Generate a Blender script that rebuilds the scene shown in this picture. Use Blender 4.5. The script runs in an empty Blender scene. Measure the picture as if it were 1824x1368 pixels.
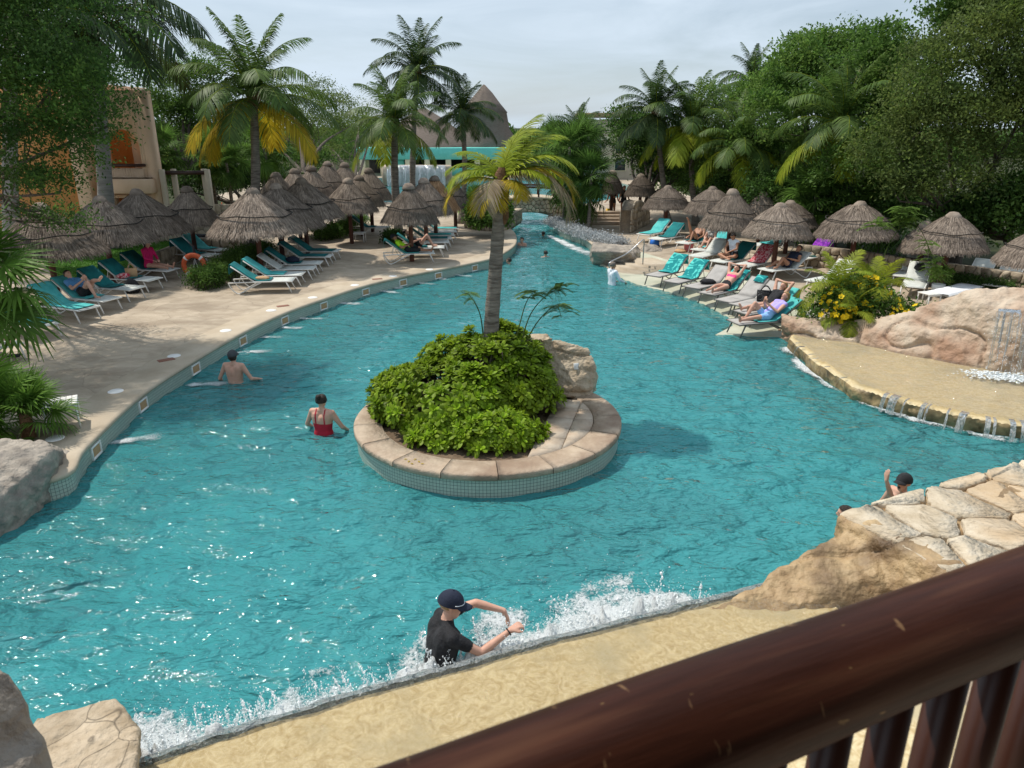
import bpy, bmesh, math, random
import numpy as np
from mathutils import Vector, Matrix, Euler

random.seed(7); rng = np.random.default_rng(7)
SC = bpy.context.scene
COL = SC.collection
R = math.radians

# ------------------------------------------------------------------ camera
F_PX, PITCH, CAM_Z = 1302.0, R(19.4), 5.2
cam_d = bpy.data.cameras.new('camera'); cam = bpy.data.objects.new('camera', cam_d); COL.objects.link(cam)
cam.location = (0, 0, CAM_Z); cam.rotation_euler = (R(90) - PITCH, 0, 0)
cam_d.sensor_width = 36; cam_d.lens = 36 * F_PX / 1824; cam_d.clip_start = .05; cam_d.clip_end = 3000
cam_d.dof.use_dof = True; cam_d.dof.focus_distance = 13; cam_d.dof.aperture_fstop = 7
SC.camera = cam

# ------------------------------------------------------------------ sky and sun
SUN_AZ, SUN_EL = R(-62), R(60)          # azimuth measured from +Y, negative to -X (ahead and to the left)
W = bpy.data.worlds.new('World'); SC.world = W; W.use_nodes = True
nt = W.node_tree; nt.nodes.clear()
def wn(t, **k):
    n = nt.nodes.new(t)
    for a, b in k.items(): setattr(n, a, b)
    return n
out = wn('ShaderNodeOutputWorld'); bg = wn('ShaderNodeBackground'); bg.inputs[1].default_value = .112
sky = wn('ShaderNodeTexSky', sky_type='NISHITA'); sky.sun_disc = False
sky.sun_elevation = SUN_EL; sky.sun_rotation = SUN_AZ; sky.air_density = 1.0; sky.dust_density = 1.2; sky.ozone_density = 1.5
tc = wn('ShaderNodeTexCoord'); sep = wn('ShaderNodeSeparateXYZ'); nt.links.new(tc.outputs['Generated'], sep.inputs[0])
mp = wn('ShaderNodeMapping'); mp.inputs['Scale'].default_value = (2.0, 2.0, 9.0); nt.links.new(tc.outputs['Generated'], mp.inputs[0])
nz = wn('ShaderNodeTexNoise'); nz.inputs['Scale'].default_value = 1.3; nz.inputs['Detail'].default_value = 7; nz.inputs['Roughness'].default_value = .58; nz.inputs['Distortion'].default_value = .6
nt.links.new(mp.outputs[0], nz.inputs['Vector'])
cr = wn('ShaderNodeValToRGB'); cr.color_ramp.elements[0].position = .36; cr.color_ramp.elements[0].color = (.50, .50, .50, 1); cr.color_ramp.elements[1].position = .62; cr.color_ramp.elements[1].color = (.97, .97, .97, 1)
nt.links.new(nz.outputs[0], cr.inputs[0])
mix = wn('ShaderNodeMixRGB'); mix.inputs[2].default_value = (6.9, 8.1, 9.3, 1)
nt.links.new(cr.outputs[0], mix.inputs[0]); nt.links.new(sky.outputs[0], mix.inputs[1])
nt.links.new(mix.outputs[0], bg.inputs[0]); nt.links.new(bg.outputs[0], out.inputs[0])
sun_d = bpy.data.lights.new('sun', 'SUN'); sun_d.energy = 4.4; sun_d.angle = R(1.0); sun_d.color = (1, .94, .84)
sun = bpy.data.objects.new('sun', sun_d); COL.objects.link(sun)
sd = Vector((math.sin(SUN_AZ) * math.cos(SUN_EL), math.cos(SUN_AZ) * math.cos(SUN_EL), math.sin(SUN_EL)))
sun.rotation_euler = sd.to_track_quat('Z', 'Y').to_euler(); sun.location = (-20, 20, 40)
VS = SC.view_settings; VS.view_transform = 'Standard'; VS.look = 'None'; VS.gamma = 1; VS.exposure = -0.15; VS.use_curve_mapping = False
try:
    SC.cycles.max_bounces = 8; SC.cycles.transparent_max_bounces = 16; SC.cycles.use_denoising = True; SC.cycles.caustics_reflective = False; SC.cycles.caustics_refractive = False
except Exception: pass

# ------------------------------------------------------------------ pixels (1824x1368) to places
def ray(px, py):
    u = (px - 912) / F_PX; v = (py - 684) / F_PX
    return np.array([u, math.cos(PITCH) - v * math.sin(PITCH), -(math.sin(PITCH) + v * math.cos(PITCH))])
def P(px, py, z=.35):
    d = ray(px, py); t = (z - CAM_Z) / d[2]; return Vector((d[0] * t, d[1] * t, z))
def PY(px, py, Y):
    d = ray(px, py); t = Y / d[1]; return Vector((d[0] * t, Y, CAM_Z + d[2] * t))

# ------------------------------------------------------------------ noise
def _h(i, j, k, s):
    n = (i.astype(np.int64) * 374761393 + j.astype(np.int64) * 668265263 + k.astype(np.int64) * 2147483647 + s * 1274126177) & 0xffffffff
    n = ((n ^ (n >> 13)) * 1274126177) & 0xffffffff
    n = (n ^ (n >> 16)) & 0xffffff
    return n / float(0xffffff)
def vnoise(p, s=0):
    p = np.asarray(p, float); i = np.floor(p).astype(np.int64); f = p - i; f = f * f * (3 - 2 * f); r = 0
    for a in (0, 1):
        for b in (0, 1):
            for c in (0, 1):
                w = (f[:, 0] if a else 1 - f[:, 0]) * (f[:, 1] if b else 1 - f[:, 1]) * (f[:, 2] if c else 1 - f[:, 2])
                r = r + w * _h(i[:, 0] + a, i[:, 1] + b, i[:, 2] + c, s)
    return r * 2 - 1
def fbm(p, s=0, o=4, g=.5):
    p = np.asarray(p, float); a = 1; r = np.zeros(len(p))
    for k in range(o): r += a * vnoise(p, s + k); p = p * 2.03; a *= g
    return r

# ------------------------------------------------------------------ mesh collector
class G:
    def __init__(s): s.V = []; s.I = []; s.C = []; s.M = []; s.U = []; s.n = 0
    def add(s, V, Fc, m=0, uv=None):
        V = np.asarray(V, float).reshape(-1, 3)
        if isinstance(Fc, np.ndarray) and Fc.ndim == 2:
            s.I.append((Fc + s.n).ravel()); s.C.append(np.full(len(Fc), Fc.shape[1])); nf = len(Fc)
        else:
            s.I.append(np.array([i + s.n for f in Fc for i in f], int)); s.C.append(np.array([len(f) for f in Fc], int)); nf = len(Fc)
        s.M.append(np.full(nf, m)); s.V.append(V); s.n += len(V)
        if uv is not None: s.U.append(np.asarray(uv, float))
        return s
    def mesh(s, name, smooth=False):
        me = bpy.data.meshes.new(name)
        V = np.concatenate(s.V); I = np.concatenate(s.I).astype(np.int32); C = np.concatenate(s.C).astype(np.int32); M = np.concatenate(s.M).astype(np.int32)
        me.vertices.add(len(V)); me.vertices.foreach_set('co', V.ravel().astype(np.float32))
        me.loops.add(len(I)); me.loops.foreach_set('vertex_index', I)
        me.polygons.add(len(C)); me.polygons.foreach_set('loop_start', np.concatenate([[0], np.cumsum(C)[:-1]]).astype(np.int32)); me.polygons.foreach_set('loop_total', C)
        me.polygons.foreach_set('material_index', M)
        if smooth: me.polygons.foreach_set('use_smooth', np.ones(len(C), bool))
        me.update(calc_edges=True)
        if s.U:
            U = np.concatenate(s.U); l = me.uv_layers.new(name='UVMap'); l.data.foreach_set('uv', U[I].ravel().astype(np.float32))
        return me
    def obj(s, name, mats, parent=None, smooth=False):
        me = s.mesh(name, smooth)
        for m in (mats if isinstance(mats, (list, tuple)) else [mats]): me.materials.append(m)
        return link(name, me, parent)
def link(name, me, parent=None):
    o = bpy.data.objects.new(name, me); COL.objects.link(o)
    if parent: o.parent = parent
    return o
def tag(o, label=None, cat=None, group=None, kind=None):
    if label: o['label'] = label
    if cat: o['category'] = cat
    if group: o['group'] = group
    if kind: o['kind'] = kind
    return o
def thing(name, label, cat, loc=(0, 0, 0), rz=0, group=None):
    o = bpy.data.objects.new(name, None); COL.objects.link(o); o.location = loc; o.rotation_euler = (0, 0, rz); o.empty_display_size = .2
    return tag(o, label, cat, group)
def copy_tree(o, parent=None, label=None, loc=None, rz=None, group=None):
    c = o.copy(); COL.objects.link(c); c.parent = parent
    if label: c['label'] = label
    if group: c['group'] = group
    if loc is not None: c.location = loc
    if rz is not None: c.rotation_euler = (0, 0, rz)
    for ch in o.children: copy_tree(ch, c)
    return c

def box(c, s, rz=0, taper=1.0):
    x, y, z = np.array(s) / 2
    V = np.array([[-x, -y, -z], [x, -y, -z], [x, y, -z], [-x, y, -z], [-x * taper, -y * taper, z], [x * taper, -y * taper, z], [x * taper, y * taper, z], [-x * taper, y * taper, z]])
    if rz:
        ca, sa = math.cos(rz), math.sin(rz); V[:, :2] = V[:, :2] @ np.array([[ca, sa], [-sa, ca]])
    return V + np.array(c), np.array([[3, 2, 1, 0], [4, 5, 6, 7], [0, 1, 5, 4], [1, 2, 6, 5], [2, 3, 7, 6], [3, 0, 4, 7]])
def bbox(c, s, b=.01, rz=0):
    """box with chamfered edges"""
    x, y, z = np.array(s) / 2; b = min(b, x * .9, y * .9, z * .9); V = []; 
    for sx in (-1, 1):
        for sy in (-1, 1):
            for sz in (-1, 1):
                V += [[sx * (x - b), sy * (y - b), sz * z], [sx * x, sy * (y - b), sz * (z - b)], [sx * (x - b), sy * y, sz * (z - b)]]
    return hull(V, rz, c)
def hull(pts, rz=0, c=(0, 0, 0)):
    bm = bmesh.new(); vs = [bm.verts.new(p) for p in pts]
    r = bmesh.ops.convex_hull(bm, input=vs)
    bmesh.ops.delete(bm, geom=[v for v in bm.verts if not v.link_faces], context='VERTS')
    bm.verts.index_update(); V = np.array([v.co[:] for v in bm.verts]); Fc = [[v.index for v in f.verts] for f in bm.faces]; bm.free()
    if rz:
        ca, sa = math.cos(rz), math.sin(rz); V[:, :2] = V[:, :2] @ np.array([[ca, sa], [-sa, ca]])
    return V + np.array(c), Fc
def frame(d):
    d = np.array(d, float); d /= max(np.linalg.norm(d), 1e-9)
    a = np.array([0, 0, 1.]) if abs(d[2]) < .9 else np.array([1., 0, 0])
    s = np.cross(d, a); s /= np.linalg.norm(s); return d, s, np.cross(s, d)
def tube(pts, rad, n=8, cap=True):
    pts = np.array([tuple(p) for p in pts], float); m = len(pts); rad = np.full(m, rad) if np.isscalar(rad) else np.array(rad)
    V = []; a = np.linspace(0, 2 * math.pi, n, endpoint=False); ps = None
    for i in range(m):
        t = pts[min(i + 1, m - 1)] - pts[max(i - 1, 0)]; d, s, u = frame(t)
        if ps is not None:
            s2 = ps - d * np.dot(ps, d); l = np.linalg.norm(s2)
            if l > 1e-4: s = s2 / l; u = np.cross(s, d)
        ps = s
        V.append(pts[i] + rad[i] * (np.cos(a)[:, None] * s + np.sin(a)[:, None] * u))
    V = np.concatenate(V); Fc = []
    for i in range(m - 1):
        for k in range(n):
            Fc.append([i * n + k, i * n + (k + 1) % n, (i + 1) * n + (k + 1) % n, (i + 1) * n + k])
    if cap: Fc.append(list(range(n))[::-1]); Fc.append([(m - 1) * n + k for k in range(n)])
    return V, Fc
def lathe(prof, n=24, wob=0, seed=0):
    prof = np.array(prof, float); m = len(prof); a = np.linspace(0, 2 * math.pi, n, endpoint=False)
    V = np.zeros((m, n, 3)); V[:, :, 0] = prof[:, 0:1] * np.cos(a); V[:, :, 1] = prof[:, 0:1] * np.sin(a); V[:, :, 2] = prof[:, 1:2]
    V = V.reshape(-1, 3)
    if wob: V = V + wob * np.stack([vnoise(V * 3, seed), vnoise(V * 3, seed + 5), vnoise(V * 3, seed + 9)], 1)
    Fc = np.array([[i * n + k, i * n + (k + 1) % n, (i + 1) * n + (k + 1) % n, (i + 1) * n + k] for i in range(m - 1) for k in range(n)])
    return V, Fc
def bez(a, b, c, n=8):
    a, b, c = map(lambda q: np.array(tuple(q), float), (a, b, c)); t = np.linspace(0, 1, n)[:, None]
    return (1 - t) ** 2 * a + 2 * t * (1 - t) * b + t * t * c
def spline(pts, n=6):
    p = np.array([tuple(q) for q in pts], float); p = np.vstack([2 * p[0] - p[1], p, 2 * p[-1] - p[-2]]); o = []
    for i in range(1, len(p) - 2):
        for t in np.linspace(0, 1, n, endpoint=False):
            o.append(.5 * ((2 * p[i]) + (-p[i - 1] + p[i + 1]) * t + (2 * p[i - 1] - 5 * p[i] + 4 * p[i + 1] - p[i + 2]) * t * t + (-p[i - 1] + 3 * p[i] - 3 * p[i + 1] + p[i + 2]) * t ** 3))
    o.append(p[-2]); return np.array(o)
def poly_tris(outer, holes=()):
    """triangulated flat polygon with holes: 2D lists -> V (N,2), tris"""
    from mathutils.geometry import tessellate_polygon
    ls = [[Vector((p[0], p[1], 0)) for p in l] for l in [outer] + list(holes)]
    t = tessellate_polygon(ls); V = [p for l in [outer] + list(holes) for p in l]
    return np.array([[p[0], p[1]] for p in V]), [list(x) for x in t]
def remesh(parts, voxel, smooth=2, disp=None):
    """voxel-fuse closed pieces [(V,F)..] into one continuous mesh -> (V, F)"""
    g = G()
    for V, Fc in parts: g.add(V, Fc)
    me = g.mesh('tmp'); o = bpy.data.objects.new('tmp', me); COL.objects.link(o)
    m = o.modifiers.new('r', 'REMESH'); m.mode = 'VOXEL'; m.voxel_size = voxel
    if smooth: s = o.modifiers.new('s', 'SMOOTH'); s.factor = .5; s.iterations = smooth
    dg = bpy.context.evaluated_depsgraph_get(); e = o.evaluated_get(dg); em = e.to_mesh()
    V = np.zeros(len(em.vertices) * 3, np.float32); em.vertices.foreach_get('co', V); V = V.reshape(-1, 3).astype(float)
    N = np.zeros(len(em.vertices) * 3, np.float32); em.vertices.foreach_get('normal', N); N = N.reshape(-1, 3).astype(float)
    Fc = np.zeros(len(em.loops), np.int32); em.loops.foreach_get('vertex_index', Fc)
    ok = all(p.loop_total == 4 for p in em.polygons)
    Fc = Fc.reshape(-1, 4).astype(int) if ok else [list(p.vertices) for p in em.polygons]
    e.to_mesh_clear(); bpy.data.objects.remove(o); bpy.data.meshes.remove(me)
    if disp is not None: V = V + N * disp(V)[:, None]
    return V, Fc

# ------------------------------------------------------------------ materials
def mat(name, c1, c2=None, scale=3, rough=.7, bump=0, bscale=None, detail=6, coord='Object', island=0, objrand=0, spec=.4, transl=0, c3=None, s3=None, metal=0, dist=0, lo=.35, hi=.65, stretch=None):
    m = bpy.data.materials.new(name); m.use_nodes = True; t = m.node_tree; N = t.nodes; L = t.links
    b = N['Principled BSDF']; b.inputs['Roughness'].default_value = rough; b.inputs['Specular IOR Level'].default_value = spec; b.inputs['Metallic'].default_value = metal
    tc = N.new('ShaderNodeTexCoord'); vec = tc.outputs[coord]
    if stretch: mp = N.new('ShaderNodeMapping'); mp.inputs['Scale'].default_value = stretch; L.new(vec, mp.inputs[0]); vec = mp.outputs[0]
    col = None
    if c2 is not None:
        n = N.new('ShaderNodeTexNoise'); n.inputs['Scale'].default_value = scale; n.inputs['Detail'].default_value = detail; n.inputs['Roughness'].default_value = .6; n.inputs['Distortion'].default_value = dist; L.new(vec, n.inputs['Vector'])
        r = N.new('ShaderNodeValToRGB'); r.color_ramp.elements[0].position = lo; r.color_ramp.elements[1].position = hi
        r.color_ramp.elements[0].color = (*c1, 1); r.color_ramp.elements[1].color = (*c2, 1); L.new(n.outputs[0], r.inputs[0]); col = r.outputs[0]
        if c3 is not None:
            n2 = N.new('ShaderNodeTexNoise'); n2.inputs['Scale'].default_value = s3 or scale * .3; n2.inputs['Detail'].default_value = 5; L.new(vec, n2.inputs['Vector'])
            r2 = N.new('ShaderNodeValToRGB'); r2.color_ramp.elements[0].position = .5; r2.color_ramp.elements[1].position = .68; L.new(n2.outputs[0], r2.inputs[0])
            mx = N.new('ShaderNodeMixRGB'); L.new(r2.outputs[0], mx.inputs[0]); L.new(col, mx.inputs[1]); mx.inputs[2].default_value = (*c3, 1); col = mx.outputs[0]
    if col is None:
        rg = N.new('ShaderNodeRGB'); rg.outputs[0].default_value = (*c1, 1); col = rg.outputs[0]
    def vary(src, amt, col):
        hs = N.new('ShaderNodeHueSaturation'); mr = N.new('ShaderNodeMapRange'); mr.inputs['To Min'].default_value = 1 - amt; mr.inputs['To Max'].default_value = 1 + amt
        L.new(src, mr.inputs['Value']); L.new(mr.outputs[0], hs.inputs['Value']); L.new(col, hs.inputs['Color'])
        return hs.outputs[0]
    if island: g = N.new('ShaderNodeNewGeometry'); col = vary(g.outputs['Random Per Island'], island, col)
    if objrand: oi = N.new('ShaderNodeObjectInfo'); col = vary(oi.outputs['Random'], objrand, col)
    L.new(col, b.inputs['Base Color'])
    if bump:
        n3 = N.new('ShaderNodeTexNoise'); n3.inputs['Scale'].default_value = bscale or scale * 4; n3.inputs['Detail'].default_value = 8; L.new(vec, n3.inputs['Vector'])
        bp = N.new('ShaderNodeBump'); bp.inputs['Strength'].default_value = bump; bp.inputs['Distance'].default_value = .05; L.new(n3.outputs[0], bp.inputs['Height']); L.new(bp.outputs[0], b.inputs['Normal'])
    if transl:
        tr = N.new('ShaderNodeBsdfTranslucent'); L.new(col, tr.inputs[0]); ms = N.new('ShaderNodeMixShader'); ms.inputs[0].default_value = transl
        L.new(b.outputs[0], ms.inputs[1]); L.new(tr.outputs[0], ms.inputs[2]); L.new(ms.outputs[0], N['Material Output'].inputs[0])
    return m
M = {}
def joints(m, scale, warp, width, dark):
    """press irregular slab joints into a concrete material"""
    N = m.node_tree.nodes; L = m.node_tree.links; b = N['Principled BSDF']; src = b.inputs['Base Color'].links[0].from_socket; tc = N.new('ShaderNodeTexCoord'); nz = N.new('ShaderNodeTexNoise'); nz.inputs['Scale'].default_value = 1.1; L.new(tc.outputs['Object'], nz.inputs['Vector'])
    mv = N.new('ShaderNodeVectorMath'); mv.operation = 'MULTIPLY_ADD'; mv.inputs[1].default_value = (warp,) * 3; L.new(nz.outputs['Color'], mv.inputs[0]); L.new(tc.outputs['Object'], mv.inputs[2])
    v = N.new('ShaderNodeTexVoronoi'); v.feature = 'DISTANCE_TO_EDGE'; v.inputs['Scale'].default_value = scale; L.new(mv.outputs[0], v.inputs['Vector']); r = N.new('ShaderNodeValToRGB'); r.color_ramp.elements[0].color = (dark, dark, dark, 1); r.color_ramp.elements[1].position = width; L.new(v.outputs[0], r.inputs[0])
    v2 = N.new('ShaderNodeTexVoronoi'); v2.inputs['Scale'].default_value = scale; L.new(mv.outputs[0], v2.inputs['Vector']); bw = N.new('ShaderNodeSeparateXYZ'); L.new(v2.outputs['Color'], bw.inputs[0]); mr = N.new('ShaderNodeMapRange'); mr.inputs['To Min'].default_value = .90; mr.inputs['To Max'].default_value = 1.08; L.new(bw.outputs[0], mr.inputs['Value'])
    m1 = N.new('ShaderNodeMixRGB'); m1.blend_type = 'MULTIPLY'; m1.inputs[0].default_value = 1; L.new(src, m1.inputs[1]); L.new(r.outputs[0], m1.inputs[2]); m2 = N.new('ShaderNodeMixRGB'); m2.blend_type = 'MULTIPLY'; m2.inputs[0].default_value = 1; L.new(m1.outputs[0], m2.inputs[1]); L.new(mr.outputs[0], m2.inputs[2]); L.new(m2.outputs[0], b.inputs['Base Color'])
M['deck'] = mat('stamped_concrete', (.35, .28, .205), (.50, .415, .315), 1.5, .8, .3, 14, c3=(.30, .235, .17), s3=.5, dist=.8, stretch=(1, 1.7, 1))
joints(M['deck'], 1.15, .35, .018, .80)
M['coping'] = mat('coping_concrete', (.44, .36, .265), (.52, .44, .335), 1.6, .75, .15, 20, c3=(.34,.27,.19), s3=.7)
M['soil'] = mat('soil', (.10, .065, .04), (.20, .14, .09), 5, .95, .5)
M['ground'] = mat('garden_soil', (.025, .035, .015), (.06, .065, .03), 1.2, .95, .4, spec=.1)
M['lawn_soil'] = mat('lawn', (.05, .13, .02), (.09, .20, .03), 4, .9, .6, 60)
M['stone'] = mat('limestone', (.38, .295, .20), (.56, .47, .355), 4, .9, 1.0, 12, c3=(.36, .25, .15), s3=.9, objrand=.13)
M['stone_cracked'] = mat('cracked_limestone', (.36, .275, .18), (.54, .44, .32), 4, .9, 1.0, 12, c3=(.34, .23, .13), s3=.9); joints(M['stone_cracked'], 1.25, 1.3, .012, .38)
M['stone_grey'] = mat('grey_limestone', (.24, .205, .17), (.44, .385, .32), 4.5, .9, 1.0, 11, c3=(.20, .18, .16), s3=1.4)
M['stone_wet'] = mat('wet_limestone', (.30, .19, .095), (.50, .36, .20), 3, .55, 1.0, 10, c3=(.10, .062, .034), s3=1.3, spec=.4)
M['rock_pink'] = mat('weathered_rock', (.44, .33, .24), (.58, .48, .37), 2.2, .85, 1.0, 9, c3=(.38, .23, .15), s3=.8)
M['crack'] = mat('dark_joint', (.05, .035, .025), (.10, .07, .05), 6, .95)
M['wall_stone'] = mat('wall_stone', (.34, .27, .19), (.50, .42, .32), 4, .9, .5, 12, objrand=.3)
M['bridge_stone'] = mat('bridge_stone', (.50, .41, .30), (.68, .58, .45), 4, .9, .5, 12, objrand=.25)
M['flag'] = mat('pale_flagstone', (.50, .41, .29), (.68, .59, .46), 4.5, .9, .8, 14, c3=(.50, .36, .22), s3=.7, objrand=.12)
M['mortar'] = mat('mortar', (.20, .16, .12), (.28, .23, .17), 8, .95, .3)
M['slab_wet'] = mat('wet_yellow_stone', (.50, .375, .185), (.72, .60, .37), 8, .4, .15, 10, dist=2.2, spec=.4, c3=(.50, .42, .26), s3=1.5)
M['slab_edge'] = mat('mossy_ledge_stone', (.16, .11, .05), (.44, .33, .17), 3.5, .5, .8, 8, c3=(.11, .08, .04), s3=2)
M['island_stone'] = mat('island_paver', (.46, .37, .28), (.60, .51, .40), 2.2, .8, .3, 12, c3=(.42, .31, .22), s3=1.4)
M['coping_side'] = mat('grey_brown_coping', (.36, .27, .195), (.50, .40, .30), 3, .85, .5, 14, c3=(.29, .205, .145), s3=1.4)
M['wood'] = mat('dark_red_wood', (.026, .008, .0045), (.055, .018, .010), 4, .4, .04, 12, spec=.5, stretch=(1, 1, .25))
M['rail'] = mat('varnished_log', (.028, .009, .005), (.066, .021, .011), 5, .42, .06, 30, spec=.13, stretch=(.3, 4, 4), c3=(.085, .035, .018), s3=6)
def wear(m, col, scale, lo, stretch):
    """chips and scratches through the varnish"""
    N = m.node_tree.nodes; L = m.node_tree.links; b = N['Principled BSDF']; src = b.inputs['Base Color'].links[0].from_socket; tc = N.new('ShaderNodeTexCoord'); mp = N.new('ShaderNodeMapping'); mp.inputs['Scale'].default_value = stretch; L.new(tc.outputs['Object'], mp.inputs[0])
    n = N.new('ShaderNodeTexNoise'); n.inputs['Scale'].default_value = scale; n.inputs['Detail'].default_value = 3; L.new(mp.outputs[0], n.inputs['Vector']); r = N.new('ShaderNodeValToRGB'); r.color_ramp.elements[0].position = lo; r.color_ramp.elements[1].position = lo + .03; L.new(n.outputs[0], r.inputs[0])
    mx = N.new('ShaderNodeMixRGB'); L.new(r.outputs[0], mx.inputs[0]); L.new(src, mx.inputs[1]); mx.inputs[2].default_value = (*col, 1); L.new(mx.outputs[0], b.inputs['Base Color'])
wear(M['rail'], (.30, .19, .08), 16, .715, (1, 2.2, 2.2)); wear(M['rail'], (.16, .09, .045), 40, .70, (1, .35, .35))
M['pole'] = mat('palapa_pole', (.07, .022, .012), (.13, .045, .025), 5, .6, .3, stretch=(3, 3, .4), objrand=.5)
M['rope'] = mat('dark_rope', (.018, .015, .013), (.03, .026, .022), 30, .9)
M['thatch'] = mat('grey_thatch', (.185, .148, .12), (.28, .228, .185), 5, .95, .4, 30, island=.5, objrand=.3, spec=.1)
M['thatch_o'] = mat('ginger_thatch', (.34, .19, .10), (.45, .28, .16), 5, .95, .4, 30, island=.5, spec=.1)
M['thatch_far'] = mat('far_thatch', (.15, .12, .10), (.20, .165, .14), 3, .95, .4, 30, spec=.1, stretch=(1, 1, 6))
M['white_frame'] = mat('white_powder_coat', (.74, .73, .69), (.80, .79, .76), 3, .45)
M['white_sling'] = mat('pale_sling_mesh', (.55, .57, .53), (.63, .65, .61), 6, .8, .1, 200)
M['grey_frame'] = mat('grey_powder_coat', (.12, .11, .10), (.16, .15, .14), 3, .5)
M['grey_sling'] = mat('grey_sling_mesh', (.36, .34, .32), (.43, .41, .39), 6, .8, .1, 200)
M['teal_d'] = mat('deep_teal_towel', (.008, .14, .15), (.015, .22, .22), 3.5, .95, .4, 120)
M['teal_l'] = mat('turquoise_towel', (.06, .42, .42), (.13, .56, .53), 4, .95, .4, 120)
M['teal_p'] = mat('patterned_turquoise_towel', (.008, .23, .24), (.10, .60, .54), 2.6, .95, .3, 120, detail=1, dist=1.6, lo=.49, hi=.53)
M['white_cloth'] = mat('white_cloth', (.72, .73, .76), (.82, .83, .85), 4, .9, .2, 30)
M['steel'] = mat('steel', (.45, .45, .46), None, rough=.28, metal=1)
M['white_plastic'] = mat('white_plastic', (.78, .77, .74), (.84, .83, .80), 4, .45)
M['orange_buoy'] = mat('orange_buoy', (.62, .10, .03), (.70, .14, .05), 4, .5)
M['black'] = mat('black_cloth', (.012, .012, .014), (.03, .03, .034), 12, .9, .3, 60)
M['navy'] = mat('navy_cloth', (.010, .015, .035), (.018, .025, .05), 12, .85, .2, 80)
M['trunk'] = mat('palm_bark', (.17, .145, .12), (.31, .27, .23), 6, .95, .8, 16, stretch=(.6, .6, 4.5), c3=(.11, .09, .075), s3=5)
M['trunk_royal'] = mat('royal_palm_bark', (.20, .19, .18), (.30, .29, .28), 4, .9, .5, 8, stretch=(.5, .5, 4))
M['bark'] = mat('tree_bark', (.07, .055, .045), (.16, .13, .105), 5, .95, .8, 18, stretch=(2, 2, .5))
M['fiber'] = mat('palm_fibre', (.12, .06, .03), (.24, .13, .065), 10, .95, .8)
def leafmat(n, a, b, tr=.45, isl=.4, sc=.7, rough=.6, objr=.1): return mat(n, a, b, sc, max(rough, .5), island=isl, transl=tr, spec=.2, objrand=objr)
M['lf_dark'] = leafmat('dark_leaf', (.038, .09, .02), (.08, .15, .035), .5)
M['lf_mid'] = leafmat('mid_leaf', (.065, .145, .025), (.14, .24, .05), .5)
M['lf_olive'] = leafmat('olive_leaf', (.09, .145, .035), (.17, .22, .06), .5)
M['lf_light'] = leafmat('light_leaf', (.10, .19, .03), (.17, .28, .05))
M['lf_bush'] = leafmat('waxy_leaf', (.16, .28, .012), (.34, .46, .035), .4, .5, 1.5, .5, .25)
M['lf_palm'] = leafmat('palm_leaf', (.07, .135, .028), (.13, .20, .05), .4, .35, .8, .5)
M['lf_palmd'] = leafmat('dark_palm_leaf', (.038, .075, .024), (.07, .115, .04), .35, .35, .8, .5)
M['lf_fan'] = leafmat('fan_palm_leaf', (.08, .17, .022), (.14, .25, .04), .3, .3, .8, .4)
M['lf_yg'] = leafmat('yellow_green_frond', (.22, .30, .02), (.36, .40, .03), .45, .25, 1.2, .42)
M['lf_yel'] = leafmat('yellow_frond', (.42, .32, .015), (.55, .40, .03), .45, .25, 1.5, .45)
M['lf_dry'] = leafmat('dry_frond', (.30, .22, .13), (.45, .37, .25), .25, .35, 1.5, .8)
M['lf_silver'] = leafmat('silver_leaf', (.34, .36, .37), (.55, .57, .58), .1, .3, 3, .7)
M['lf_feather'] = leafmat('feathery_leaf', (.10, .20, .05), (.17, .27, .07), .4, .3, 2)
M['flower'] = leafmat('yellow_flower', (.75, .50, .01), (.85, .62, .02), .2, .15, 3, .6)
M['orange_wall'] = mat('orange_stucco', (.76, .37, .13), (.82, .42, .17), 2, .9, .3, 40)
M['peach_wall'] = mat('peach_stucco', (.78, .55, .37), (.84, .61, .43), 2, .9, .3, 40)
M['teal_wall'] = mat('turquoise_stucco', (.14, .55, .47), (.18, .62, .54), 2, .85, .1, 20)
M['cream'] = mat('cream_plaster', (.60, .55, .36), (.68, .63, .45), 2, .9, .1, 20)
M['beige'] = mat('beige_plaster', (.52, .44, .33), (.60, .52, .40), 2, .9, .1, 20)
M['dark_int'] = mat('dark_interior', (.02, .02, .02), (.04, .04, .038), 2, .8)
M['glass'] = mat('dark_glass', (.02, .03, .035), None, rough=.08, spec=.6)
M['skin'] = mat('skin', (.56, .30, .21), (.66, .39, .29), 6, .55, spec=.35)
M['skin_tan'] = mat('tanned_skin', (.36, .17, .10), (.45, .23, .14), 6, .5, spec=.35)
M['hair_d'] = mat('dark_hair', (.012, .008, .006), (.035, .022, .015), 30, .5, .6, 60)
M['hair_b'] = mat('blond_hair', (.28, .17, .07), (.45, .30, .14), 30, .55, .6, 60)
def solid(n, c, r=.85): return mat(n, c, tuple(min(1, x * 1.25) for x in c), 9, r, .15, 60)
M['red_c'] = solid('red_swimsuit', (.42, .012, .03)); M['pink_c'] = solid('magenta_cloth', (.55, .012, .12)); M['hotpink'] = solid('hot_pink_cloth', (.90, .06, .22))
M['blue_c'] = solid('blue_cloth', (.09, .25, .48)); M['lime_c'] = solid('lime_cloth', (.42, .75, .02)); M['lilac_c'] = solid('lilac_cloth', (.38, .32, .75)); M['white_s'] = solid('white_shirt', (.66, .70, .76))
M['ltblue'] = solid('light_blue_cloth', (.25, .45, .75)); M['turq_c'] = solid('blue_shirt', (.04, .25, .45)); M['greyc'] = solid('grey_cloth', (.30, .30, .31)); M['pinkb'] = solid('pink_bucket', (.75, .22, .24), .5)
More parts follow.
